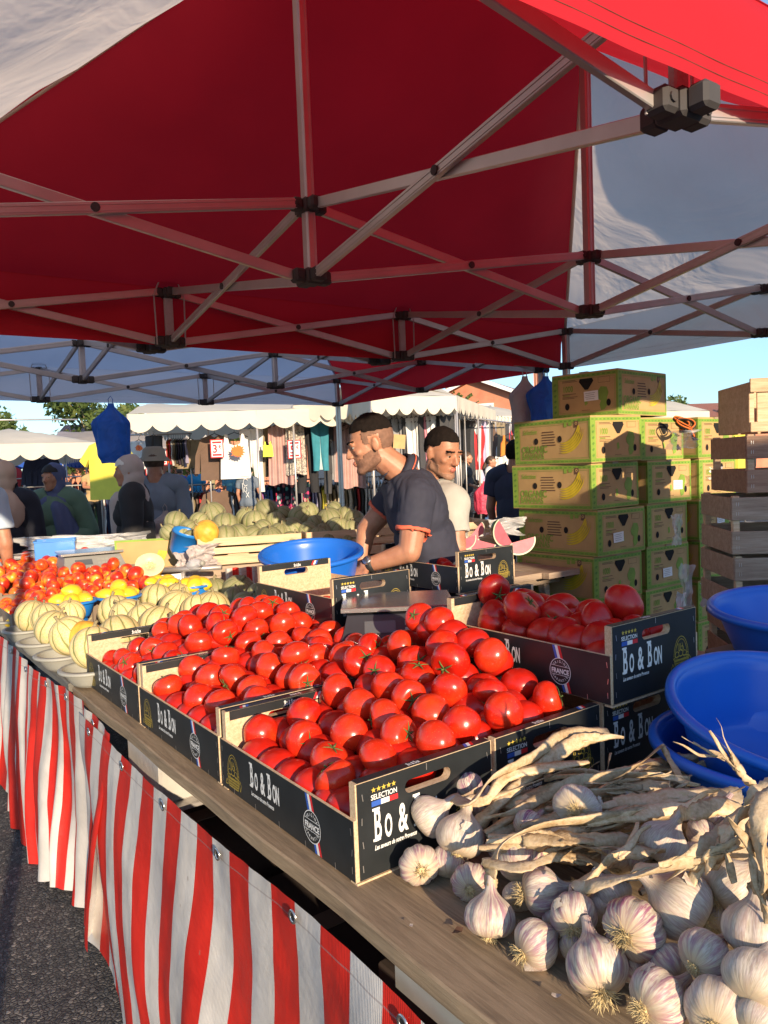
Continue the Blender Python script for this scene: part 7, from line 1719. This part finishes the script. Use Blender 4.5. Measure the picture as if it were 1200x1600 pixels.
def rail(label, a, b, z, name='clothes_rail'):
    z = zf(z)
    rt = thing(name, label, 'clothes rail', Vector((a.x, a.y, 0))); d = Vector((b.x-a.x, b.y-a.y, 0)); L = d.length; dn = d.normalized()
    m_ = MB(); m_.tube([(0, 0, z), (d.x, d.y, z)], .017, 8); m_.build('rail', MATS['alu'], rt, True); k = max(2, int(L/1.6)+1); nrm = Vector((-dn.y, dn.x, 0))
    for i in range(k):
        q = dn*(L*(.04+.92*i/(k-1))); m_ = MB(); m_.tube([q, q+Vector((0, 0, z))], .014, 8); m_.build('post', MATS['alu'], rt, True); m_ = MB(); m_.tube([q-nrm*.28+Vector((0, 0, .03)), q+nrm*.28+Vector((0, 0, .03))], .013, 6); m_.build('foot', MATS['alu'], rt, True)
    return rt
gr = random.Random(12)
def rack(label, where, pa, pb, z, seq, step=.075, sc=1.0, group=None, kinds=('side',), jitter=.35):
    rail(label, pa, pb, z); d = Vector((pb.x-pa.x, pb.y-pa.y, 0)); L = d.length; dn = d.normalized(); ang = atan2(dn.y, dn.x)+pi/2; t = .06; i = 0; step *= BG
    while t < L-.05:
        ck = seq[int(i) % len(seq)]; p = Vector((pa.x, pa.y, zf(z)-.10*sc*BG))+dn*t
        garment('side', ck, p, ang+gr.uniform(-jitter, jitter), '%s top among the hangers of %s' % ({'side': ck.replace('flower', 'flowered').replace('leopard', 'animal print')}['side'], where), sc*gr.uniform(.92, 1.06), gr.randrange(4), group)
        t += step*gr.uniform(.7, 1.35); i += 1
    return dn
def RP(px, py, d): return P(px, py, d*BG)
s1 = ['white', 'cream', 'khaki', 'white', 'sky', 'white', 'white', 'cream', 'charcoal', 'white', 'pink', 'red', 'lilac', 'cream', 'white', 'brown', 'sky', 'blue', 'mint', 'sky', 'brown', 'white', 'cream', 'green', 'white', 'red', 'navy', 'white', 'teal', 'pink', 'mint', 'charcoal']
z1 = P(20, 770, 8.8).z
rack('long clothes rail behind the customers, full of pale tops', 'the pale rail behind the customers', RP(-40, 772, 11.7), RP(262, 757, 12.0), 1.36, s1, .076, 1.15, 'tops packed on the nearest pale rail')
s2 = ['plum', 'plum', 'plum', 'plum', 'charcoal', 'khaki', 'brown', 'red', 'brown', 'khaki', 'yellow', 'white', 'charcoal', 'navy', 'orange', 'charcoal', 'red', 'charcoal', 'white', 'red']
rack('clothes rail left of the man in the grey tee, dark and red tops', 'the dark rail behind the melons', RP(264, 757, 10.8), RP(335, 752, 10.9), 1.31, s2, .060, 1.02, 'tops on the dark rail')
for i, ck in enumerate(('white', 'charcoal', 'red', 'pink', 'green', 'red')): garment('side', ck, RP(364+i*6, 765, 10.25), 1.7, ck+' top right of the brown long sleeved one', .95, i, 'tops on the dark rail')
garment('longshirt', 'brown', RP(342, 766, 10.1), .15, 'brown long sleeved top facing out from the dark rail', 1.0, 1); garment('tank', 'purple', RP(396, 770, 10.0), .3, 'purple vest with white straps next to the man in the grey tee', .85, 1)
rail('clothes rail running on behind the green melons', RP(396, 749, 10.6), RP(600, 741, 11.0), 1.33)
for i in range(6): garment('side', 'blue', RP(402+i*5, 757, 10.6), 1.5, 'blue folded top just right of the man in the grey tee', .9, i, 'blue tops on the rail behind the melons')
for i in range(4): garment('drape', 'flower', RP(432+i*13, 752, 10.5), .2, 'flowered dark dress hung above the green melons', .56, i, 'flowered dresses on the rail behind the melons', False)
for i, ck in enumerate(('leopard', 'cream', 'navy', 'lilac', 'lilac', 'charcoal', 'yellow')): garment('side', ck, RP(474+i*5.5, 757, 10.7), 1.5, ck.replace('leopard', 'animal print')+' top right of the flowered dresses', .9, i, 'tops right of the flowered dresses')
for i in range(7): garment('side', 'khaki' if i % 3 else 'cream', RP(512+i*6, 756, 10.8), 1.5, 'beige ribbed top between flowered dresses and vendor', .92, i, 'beige tops behind the vendor')
for i, ck in enumerate(('charcoal', 'red', 'charcoal', 'white', 'white', 'white', 'white', 'white')): garment('side', ck, RP(556+i*5.5, 755, 10.9), 1.5, ck+' top hanging just left of the vendor', .92, i, 'tops just left of the vendor')
s3 = ['charcoal', 'black', 'charcoal', 'brown', 'black', 'navy', 'green', 'khaki', 'navy', 'sky', 'charcoal', 'green', 'teal', 'navy', 'brown', 'grey', 'red', 'charcoal']
rack('farther clothes rail with dark jumpers beyond the pale tops', 'the far dark jumper rail', RP(-20, 742, 13.8), RP(190, 732, 14.4), 1.5, s3, .09, .85, 'dark jumpers on the far rail')
for px, ck, k in ((54, 'navy', 0), (66, 'navy', 1), (75, 'navy', 2)): garment('longshirt', ck, RP(px, 716, 13.0), .2*k, 'navy tracksuit top hung high behind the tent pole', .8, k, 'navy tracksuit tops')
for i, (px, ck) in enumerate(((3, 'sky'), (10, 'pink'), (17, 'red'), (-4, 'sky'))): garment('side', ck, RP(px, 728, 14.5), .5, ck+' towel hanging under the blue awning'+(', at the picture edge' if i == 3 else ''), .95, i)
garment('shirt', 'yellow', RP(167, 688, 8.4), -.15, 'bright yellow t-shirt hung up above the headscarfed customers', .98, 1)
# upper display rail, left block
rail('high display rail with shorts, blouse and tank top', RP(196, 684, 10.3), RP(300, 678, 10.5), 2.02); rail('high display rail under the long cream awning', RP(312, 672, 9.6), RP(610, 660, 10.4), 2.10)
def pxg(kind, ck, px, py, d, rz, sc, label, var=0, group=None): return garment(kind, ck, RP(px, py, d), rz, label, sc, var, group)
pxg('shorts', 'white', 217, 690, 10.2, .1, .92, 'white shorts with an orange burst tag'); pxg('trousers', 'charcoal', 240, 681, 10.2, .2, .60, 'charcoal leggings beside the white shorts')
for i, ck in enumerate(('orange', 'red', 'white', 'khaki', 'charcoal', 'plum', 'charcoal', 'navy', 'lilac')): pxg('side', ck, 264+i*3.6, 686, 10.4, 1.5, .58, ck+' shorts folded on the high rail', i, 'folded shorts on the high rail')
pxg('shorts', 'khaki', 297, 688, 10.4, .1, .95, 'khaki shorts facing out on the high rail', 1)
pxg('longshirt', 'brown', 335, 680, 9.6, .1, .85, 'dark brown blouse wearing a red price card'); pxg('tank', 'white', 366, 678, 9.5, .1, .84, 'white tank top with an orange burst tag'); pxg('trousers', 'white', 392, 671, 9.6, .15, .80, 'white trousers beside the tank top', 2)
for i, ck in enumerate(('charcoal', 'black', 'charcoal')): pxg('side', ck, 408+i*7, 684, 9.8, 1.4, .7, ('first', 'second', 'third')[i]+' dark top between white trousers and dusty pink skirt', i)
pxg('drape', 'khaki', 423, 668, 9.7, .6, .6, 'dark khaki scarf behind the dusty pink skirt', 1); pxg('drape', 'dusty', 436, 664, 9.5, .2, .72, 'dusty pink long skirt under the awning', 0); pxg('drape', 'leopard', 460, 664, 9.5, .2, .60, 'animal print skirt with a red price card', 2)
pxg('drape', 'flower', 452, 690, 9.6, .3, .45, 'flowered skirt tail under the animal print one', 3); pxg('trousers', 'black', 478, 667, 9.7, .3, .85, 'black trousers right of the animal print skirt', 1); pxg('trousers', 'teal', 499, 662, 9.6, .1, .60, 'teal trousers with a lettered leg', 1)
for i, ck in enumerate(('brown', 'charcoal', 'grey', 'charcoal', 'dusty', 'dusty', 'dusty')): pxg('trousers' if i < 4 else 'drape', ck, (514, 524, 526, 519, 536, 544, 551)[i], (664, 668, 690, 676, 662, 664, 668)[i], 9.9, .5, (.6, .6, .5, .8, .72, .74, .76)[i], ck+' garment between teal trousers and tent pole, '+('first', 'second', 'third', 'fourth', 'fifth', 'sixth', 'seventh')[i]+' from the trousers', i)
# right block: long trousers behind the two men and beside the cartons
rail('high rail of trousers behind the two vendors', RP(596, 655, 9.0), RP(722, 645, 9.6), 2.12); rail('high rail at the right end, behind the two women', RP(722, 650, 9.6), RP(800, 668, 11.6), 2.05)
for i, (px, ck) in enumerate(((612, 'grey'), (620, 'charcoal'), (628, 'grey'), (636, 'grey'), (643, 'charcoal'), (650, 'white'), (656, 'white'), (663, 'white'), (669, 'charcoal'), (675, 'pink'), (680, 'white'), (687, 'white'), (694, 'black'), (700, 'charcoal'))): pxg('trousers', ck, px, 657-i*.5, 9.2, .9, .92+.1*(i % 3), ck+' trousers on the high rail between the two vendors', i, 'trousers on the high rail behind the vendors')
for i, (px, ck) in enumerate(((708, 'black'), (715, 'black'), (722, 'black'), (729, 'charcoal'), (735, 'red'), (739, 'white'), (743, 'red'), (748, 'lilac'), (753, 'white'), (758, 'charcoal'), (764, 'brown'), (771, 'khaki'), (778, 'khaki'), (784, 'charcoal'), (789, 'red'), (794, 'white'), (799, 'red'))): pxg('trousers' if ck in ('black', 'white', 'lilac', 'khaki', 'charcoal') else 'side', ck, px, 658+max(0, px-750)*.12, 10.6+max(0, px-722)*.02, .9, 1.12, ck+' garment on the high rail above the two women', i, 'garments above the two women')
pxg('tank', 'orange', 794, 680, 11.2, .3, .6, 'salmon vest beside the navy shirted man'); pxg('drape', 'white', 792, 712, 11, .3, .9, 'white drape behind the girl in the white top', 1)
rack('low clothes rail behind the two women', 'the low rail behind the two women', RP(690, 745, 11.6), RP(800, 748, 12.6), 1.28, ['brown', 'red', 'charcoal', 'black', 'plum', 'brown', 'red', 'blue'], .12, 1.0, 'tops on the low rail behind the women')
m_ = MB(); m_.box((0, 0, 0), (.34, .006, .40)); rt = m_.build('card_tag', MATS['kraft'], None); rt.location = RP(624, 690, 8.8); rt.scale = (.64,)*3; rt.rotation_euler = (0, .1, 0); tag(rt, 'blank brown card tag between the two vendors', 'tag')
# price cards
def price(px, py, d, s, txt, label):
    s *= BG; rt = thing('price_card', label, 'price card', RP(px, py, d), 0, 'red edged price cards'); m_ = MB(); m_.box((0, 0, 0), (.20*s, .006, .28*s), 0); A = frame4((-.10*s, -.0036, -.14*s), (1, 0, 0), (0, 0, 1))
    m_.poly([(.015*s, .015*s, 0), (.185*s, .015*s, 0), (.185*s, .265*s, 0), (.015*s, .265*s, 0)], 1, A); text_faces(m_, txt[0], A @ Matrix.Translation((.03*s, .08*s, .001)), 0, .17*s, .95, .004*s); text_faces(m_, '€', A @ Matrix.Translation((.125*s, .14*s, .001)), 0, .08*s, .9, .002*s)
    m_.poly([(.03*s, .22*s, .001), (.17*s, .22*s, .001), (.17*s, .25*s, .001), (.03*s, .25*s, .001)], 0, A); m_.poly([(.03*s, .03*s, .001), (.17*s, .03*s, .001), (.17*s, .06*s, .001), (.03*s, .06*s, .001)], 0, A); m_.build('card', [MATS['flag_red'], MATS['paper_white']], rt)
price(252, 714, 10.0, .78, '3', 'red price card reading 3 euro under the leggings'); price(339, 701, 9.4, .80, '3', 'red price card reading 3 euro on the brown blouse'); price(237, 744, 9.6, .7, '3', 'red price card reading 3 euro behind the bucket hat'); price(460, 702, 9.3, .80, '5', 'red price card reading 5 euro on the animal print skirt')
def burst(px, py, d, s, label, txt='3'):
    s *= BG; m_ = MB(); rr = random.Random(px); pts = []
    for i in range(28): a = 2*pi*i/28; r = s*(1 if i % 2 else .72)*rr.uniform(.85, 1.1); pts.append((r*cos(a), r*sin(a)*.85))
    A = frame4((0, 0, 0), (1, 0, 0), (0, 0, 1)); m_.prism(pts, -.003, .003, 0, A); text_faces(m_, txt, A @ Matrix.Translation((-s*.25, -s*.35, .004)), 1, s, 1, .002); rt = m_.build('burst_tag', [mat('burst_orange', (.85, .16, .02), .6), MATS['flag_red']], None); rt.location = RP(px, py, d); tag(rt, label, 'price tag')
burst(217, 700, 9.95, .055, 'small orange star shaped tag on the white shorts'); burst(371, 705, 9.3, .095, 'large orange star shaped tag on the white tank top', ' ')
m_ = MB(); A = frame4((0, 0, 0), (1, 0, 0), (0, 0, 1)); m_.box((0, 0, 0), (.13, .005, .14)); text_faces(m_, '10', A @ Matrix.Translation((-.05, -.035, .004)), 1, .10, .8, .001); rt = m_.build('price_card', [MATS['paper_white'], MATS['black_rubber']], None); rt.scale = (BG,)*3; rt.location = RP(422, 729, 10.4); tag(rt, 'small pale card with the number 10 under the khaki scarf', 'price card')
garment('tank', 'neon', RP(418, 690, 9.4), .3, 'neon green vest left of the dusty pink skirt', .28, 0)
# ================================================================ awnings
def awning(label, p0, p1, depth, ze, zr, m_key='awning_cream', scal=.28, vh=.22, posts=True, pitch='front', group='market awnings'):
    """front eave from p0 to p1 (ground points), roof rising backwards"""
    ze, zr, depth, scal, vh = zf(ze), zf(zr), depth*BG, scal*BG, vh*BG
    p0 = Vector((p0.x, p0.y, 0)); p1 = Vector((p1.x, p1.y, 0)); dv = p1-p0; L = dv.length; dn = dv.normalized(); nb = Vector((-dn.y, dn.x, 0)); rt = thing('market_awning', label, 'awning', p0, atan2(dn.y, dn.x), group)
    prof = [(0, ze), (depth*.25, ze+(zr-ze)*.62), (depth*.5, zr), (depth*.75, ze+(zr-ze)*.62), (depth, ze)]
    if pitch == 'hip':
        def fn(u, v):
            x, y = L*u, depth*v; f = min(1, 2.0*min(u, 1-u)*L/depth, 2.0*min(v, 1-v)); f = f**.9; return (x, y, ze+(zr-ze)*f+.015*sin(x*3)*f)
    else:
        def fn(u, v):
            i = min(3, int(v*4)); f = v*4-i; a, b = prof[i], prof[i+1]; return (L*u, a[0]+(b[0]-a[0])*f, a[1]+(b[1]-a[1])*f-.03*sin(pi*((u*L/1.5) % 1))*sin(pi*v)+.012*sin(u*L*7))
    m_ = MB(); m_.grid(fn, max(16, int(L*4)), 24); m_.build('roof', MATS[m_key], rt, True)
    def val(fa, Ln):
        m_ = MB(); n = int(Ln/scal*10); vs = []
        for i in range(n+1):
            t = i/n; k = (t*Ln/scal) % 1; p = fa(t); low = vh*(.62+.38*sin(pi*k)**.7); nrm_ = .012*sin(t*Ln*9)
            for q in range(4): vs.append((p[0], p[1]-nrm_*q/3, p[2]+.0-low*q/3))
        m_.add(vs, [(i*4+j, (i+1)*4+j, (i+1)*4+j+1, i*4+j+1) for i in range(n) for j in range(3)]); m_.build('valance', MATS[m_key], rt, True)
    val(lambda t: (L*t, 0, ze), L); val(lambda t: (L*t, depth, ze), L); val(lambda t: (0, depth*t, ze), depth); val(lambda t: (L, depth*t, ze), depth)
    if posts:
        for x in [L*i/max(1, round(L/2.4)) for i in range(round(L/2.4)+1)]:
            for y in (.02, depth-.02): m_ = MB(); m_.tube([(x, y, 0), (x, y, ze)], .022, 8); m_.build('post', MATS['alu'], rt, True)
        m_ = MB(); m_.tube([(0, depth/2, zr-.06), (L, depth/2, zr-.06)], .02, 8); m_.build('ridge_pole', MATS['alu'], rt, True)
    return rt
g_ = lambda px, d: gpos(px, d)
awning('cream hipped awning with a scalloped edge at the far left', g_(-120, 9.6), g_(158, 10.6), 4.2, 1.95, 2.45, pitch='hip')
awning('long cream awning with wavy edge above the high clothes rails', g_(205, 9.0), g_(600, 9.3), 2.6, 2.19, 2.42)
awning('cream awning with a toothed edge behind the two vendors', g_(585, 8.3), g_(718, 8.6), 2.2, 2.22, 2.50, scal=.16, vh=.2); awning('cream awning angled away above the two women', g_(716, 8.7), g_(778, 11.6), 2.0, 2.24, 2.46, scal=.18, vh=.2)
awning('farther cream awning end beside the navy shirted man', g_(755, 12.5), g_(830, 13), 2.2, 2.22, 2.5, scal=.2)
awning('small cream awning between banana cartons and wooden crates', g_(985, 9.0), g_(1110, 9.6), 2.2, 2.0, 2.28, scal=.4); awning('low blue awning beyond the far left poles', g_(-90, 16.5), g_(100, 17), 3, 1.95, 2.35, 'awning_blue', .5)
awning('pale awning far behind the yellow shirt', g_(90, 17), g_(300, 18), 3, 2.1, 2.6, 'tent_white_warmed', .5); awning('distant cream awning behind the headscarfed women', g_(150, 22), g_(330, 22), 3.5, 2.3, 3.0, scal=.4)
rack('far rail of garments between cartons and crates', 'the far right rail', RP(1095, 652, 9.5), RP(1165, 655, 9.9), 1.9, ['charcoal', 'sky', 'white', 'charcoal', 'sky'], .16, 1.0, 'tops on the far right rail')
pxg('shirt', 'yellow', 1157, 656, 9.3, .9, .9, 'yellow top hanging by the tall wooden crate'); 
for i, ck in enumerate(('red', 'white', 'navy', 'charcoal', 'plum')): pxg('side', ck, 1120+i*6, 712, 9.6, 1.2, .8, ck+' garment low between cartons and crates', i)
# dark stock tables under the awnings so the stalls are not see-through
for i, (a, b, d, lb) in enumerate(((-60, 250, 12.4, 'long dark table of folded jumpers at the far left'), (260, 600, 12.2, 'long dark table of folded clothes behind the melons'), (600, 830, 13.5, 'dark table of folded clothes behind the two women'))):
    p, q = g_(a, d), g_(b, d+.6); dv = q-p; rt = thing('clothes_table', lb, 'table', p, atan2(dv.y, dv.x), 'tables of folded clothes'); L = dv.length
    m_ = MB(); m_.box((L/2, .5, .80), (L, 1.0, .04)); m_.build('table_top', MATS['old_crate_wood'], rt); m_ = MB(); m_.grid(lambda u, v: (L*u, -.01-.03*sin(u*L*7), .80*v), int(L*14), 3); m_.build('table_cover', CM[('charcoal', 'navy', 'brown')[i]], rt, True)
    k = 0; x = .1
    while x < L-.3:
        ck = gr.choice(list(COLS)); h = gr.uniform(.08, .26); m_ = MB(); m_.box((0, 0, h/2), (.28, .34, h), bev=.03); o = m_.build('folded_pile', CM[ck], None, True); o.location = p+dv.normalized()*x+Vector((-dv.normalized().y, dv.normalized().x, 0))*gr.uniform(.25, .6)+Vector((0, 0, .822)); o.rotation_euler = (0, 0, atan2(dv.y, dv.x)+gr.uniform(-.2, .2)); tag(o, ck+' folded pile on the '+('far left' if i == 0 else ('middle' if i == 1 else 'right hand'))+' clothes table', 'clothes pile', 'folded piles on the clothes tables'); x += .36; k += 1
# ================================================================ house, hall, trees, mast
def house():
    c = g_(748, 46); rt = thing('house', 'pink rendered house with a low gable roof, white window and brick chimneys', 'house', c, radians(-24)); W, L, H, RH = 7.2, 9.0, 4.9, 1.5
    m_ = MB(); m_.add([(-W/2, 0, 0), (W/2, 0, 0), (W/2, 0, H), (0, 0, H+RH), (-W/2, 0, H), (-W/2, L, 0), (W/2, L, 0), (W/2, L, H), (0, L, H+RH), (-W/2, L, H)], [(0, 1, 2, 3, 4), (6, 5, 9, 8, 7), (1, 6, 7, 2), (5, 0, 4, 9)]); m_.build('wall', MATS['pink_render'], rt)
    rf = None
    for s in (-1, 1):
        m_ = MB(); n = Vector((RH*s, 0, W/2)).normalized(); a = Vector((s*(W/2+.5), -.5, H-.5*RH/(W/2))); b = Vector((0, -.5, H+RH)); A0 = [a, b, b+Vector((0, L+1, 0)), a+Vector((0, L+1, 0))]; m_.add([v+n*.03 for v in A0]+[v+n*.18 for v in A0], [(0, 1, 2, 3), (7, 6, 5, 4), (0, 4, 5, 1), (1, 5, 6, 2), (2, 6, 7, 3), (3, 7, 4, 0)]); rf = m_.build('roof', MATS['roof_tiles'], rt)
        m_ = MB(); m_.bar(a+n*.09+Vector((0, -.06, 0)), b+n*.09+Vector((0, -.06, 0)), .10, .22, up=(0, 0, 1)); m_.build('verge_board', MATS['paper_white'], rf)
    for x, y in ((-2.6, 3), (2.6, 5.2)): m_ = MB(); m_.box((x, y, H+RH+.1), (.5, .5, 1.8)); m_.box((x, y, H+RH+1.05), (.6, .6, .12)); m_.build('chimney', MATS['roof_tiles'], rf)
    for x in (.4,): 
        m_ = MB(); m_.box((x, -.03, H-.9), (1.15, .06, 1.5)); w_ = m_.build('window', MATS['cream_shutter'], rt); m_ = MB(); 
        for (xx, zz, ww, hh) in ((x-.62, H-.9, .12, 1.7), (x+.62, H-.9, .12, 1.7), (x, H-.02, 1.36, .14), (x, H-1.74, 1.36, .14)): m_.box((xx, -.06, zz), (ww, .10, hh))
        m_.build('frame', MATS['paper_white'], w_)
    m_ = MB(); rr = random.Random(4)
    for i in range(600):
        x = -1.6+rr.gauss(0, .75); z = 4.4+rr.gauss(0, .9)+x*.5; s = rr.uniform(.06, .16); a = rr.uniform(0, 6); m_.poly([(x+s*cos(a+k*pi/2), -.05-rr.uniform(0, .2), z+s*sin(a+k*pi/2)) for k in range(4)])
    v = m_.build('climbing_vine', MATS['leaf'], rt); v['kind'] = 'stuff'
    m_ = MB(); m_.box((3.9, 5.5, 1.9), (3.4, 6, 3.8)); m_.build('annex_wall', MATS['pink_render'], rt); m_ = MB(); m_.add([(2.1, 2.2, 3.82), (5.8, 2.2, 3.82), (3.9, 2.2, 4.7), (2.1, 8.6, 3.82), (5.8, 8.6, 3.82), (3.9, 8.6, 4.7)], [(0, 1, 2), (4, 3, 5), (0, 2, 5, 3), (2, 1, 4, 5)]); m_.build('annex_roof', MATS['roof_tiles'], rt)
mat('cream_shutter', (.62, .57, .42), .7)
house()
for px, d, w, h, lb in ((300, 44, 14, 3.3, 'low red roofed hall behind the long cream awning'), (1180, 60, 18, 4.2, 'distant red roofed building behind the wooden crates')):
    c = g_(px, d); rt = thing('hall', lb, 'building', c, .1); m_ = MB(); m_.box((0, 2, h/2), (w, 6, h)); m_.build('wall', MATS['pink_render'], rt); m_ = MB(); m_.add([(-w/2-.4, -1.4, h), (w/2+.4, -1.4, h), (w/2+.4, 2, h+1.3), (-w/2-.4, 2, h+1.3), (-w/2-.4, 5.4, h), (w/2+.4, 5.4, h)], [(0, 1, 2, 3), (3, 2, 5, 4), (0, 3, 4), (1, 5, 2)]); m_.build('roof', MATS['roof_tiles'], rt)
def tree(label, base, h, r, seed, leaves=2600, ls=.22, tw=.18):
    rr = random.Random(seed); rt = thing('tree', label, 'tree', base, 0, 'trees beyond the market'); m_ = MB()
    m_.tube([(0, 0, 0), (.1, 0, h*.3), (-.05, .05, h*.6), (0, 0, h*.85)], [tw, tw*.8, tw*.5, .04], 8); cl = []
    for i in range(11):
        a = rr.uniform(0, 6.28); z = h*rr.uniform(.42, .95); q = r*rr.uniform(.3, .85)*(1.15-abs(z/h-.65)); p = Vector((q*cos(a), q*sin(a), z)); cl.append((p, r*rr.uniform(.28, .48))); m_.tube([(0, 0, z*.55), p*.6+Vector((0, 0, z*.3)), p], [tw*.35, tw*.2, .02], 5)
    m_.build('trunk', MATS['stem_brown'], rt, True); m2 = MB()
    for i in range(leaves):
        c, q = rr.choice(cl); v = Vector((rr.gauss(0, 1), rr.gauss(0, 1), rr.gauss(0, .8))); v.normalize(); p = c+v*q*rr.uniform(.35, 1.0)**.6; s = ls*rr.uniform(.5, 1.2); a = Vector((rr.gauss(0, 1), rr.gauss(0, 1), rr.gauss(0, 1))).normalized(); b = a.cross(v+Vector((.01, .02, 0))).normalized()
        m2.poly([p-a*s, p-b*s*.5, p+a*s, p+b*s*.5])
    m2.build('crown', MATS['leaf'], rt)
tree('broad green tree rising behind the blue bag', g_(152, 42), 6.4, 2.9, 3, 4200, .2); tree('narrow poplar like tree right of the hanging blue bag', g_(203, 46), 5.8, 1.3, 5, 1800, .2); tree('shrubby tree top at the left picture edge', g_(2, 46), 5.6, 1.8, 8, 1500, .22); tree('round tree top peeping over the cream awning by the cartons', g_(1068, 60), 6.2, 2.2, 9, 1800, .25); tree('low tree between the hall and the awning', g_(330, 40), 4.0, 2.4, 10, 1800, .2); tree('low tree right of the small awning', g_(1145, 60), 5.2, 1.8, 14, 1400, .22)
m_ = MB(); b = g_(238, 34); m_.tube([b, b+Vector((0, 0, 4.6))], .07, 8); m_.tube([b+Vector((0, 0, 4.45)), b+Vector((2.6, 0, 4.35))], .04, 6); rt = m_.build('street_lamp', MATS['alu'], None, True); tag(rt, 'grey lamp post with a side arm over the long awning', 'lamp post')
# ================================================================ unseen shade caster added behind the camera, built as a white vehicle
def shade_caster():
    rt = thing('shade_van', 'unseen shade caster added behind the camera, built as a white vehicle with a roof box', 'shade_caster', Vector((2.36, -3.4, 0)), radians(21.7)); wh = mat('caster_paint', (.62, .62, .60), .3, .04, 2, bstr=0)
    m_ = MB(); prof = [(0, .25), (0, 2.42), (.10, 2.55), (3.6, 2.55), (4.1, 2.3), (4.7, 1.40), (5.5, 1.15), (5.65, .9), (5.65, .25)]; A = Matrix.Rotation(pi/2, 4, 'X'); m_.prism([(x, z) for x, z in prof], 0, 1.95, 0, A); m_.build('body', wh, rt); m_ = MB(); m_.box((2.6, -.97, 2.80), (2.6, 1.5, .46), bev=.05); m_.build('shade_roof_box', wh, rt)  # roof box added only to carry the cast shade higher
    for x in (1.0, 4.6):
        for y in (0.05, -2.0): m_ = MB(); m_.lathe([(.0001, -.1), (.18, -.1), (.34, -.1), (.36, -.06), (.36, .06), (.34, .1), (.18, .1), (.0001, .1)], 28, 0, Matrix.Translation((x, y, .36)) @ Matrix.Rotation(pi/2, 4, 'X')); w_ = m_.build('wheel', MATS['black_rubber'], rt, True); m_ = MB(); m_.lathe([(.0001, .11), (.2, .105), (.21, .09)], 24, 0, Matrix.Translation((x, y, .36)) @ Matrix.Rotation(pi/2*(-1 if y > -1 else 1), 4, 'X')); m_.build('rim', MATS['steel'], w_, True)
    for y in (.006, -1.956): m_ = MB(); m_.add([(3.3, y, 1.2), (4.5, y, 1.2), (4.05, y, 1.75), (3.3, y, 1.75)], [(0, 1, 2, 3)]); m_.build('side_window', MATS['display_glass'], rt)
shade_caster()
for o in [o for o in list(bpy.data.objects) if o.parent is None and o.type == 'MESH' and not o.get('label') and not o.get('kind')]:
    for ch in list(o.children): bpy.data.objects.remove(ch)
    bpy.data.objects.remove(o)
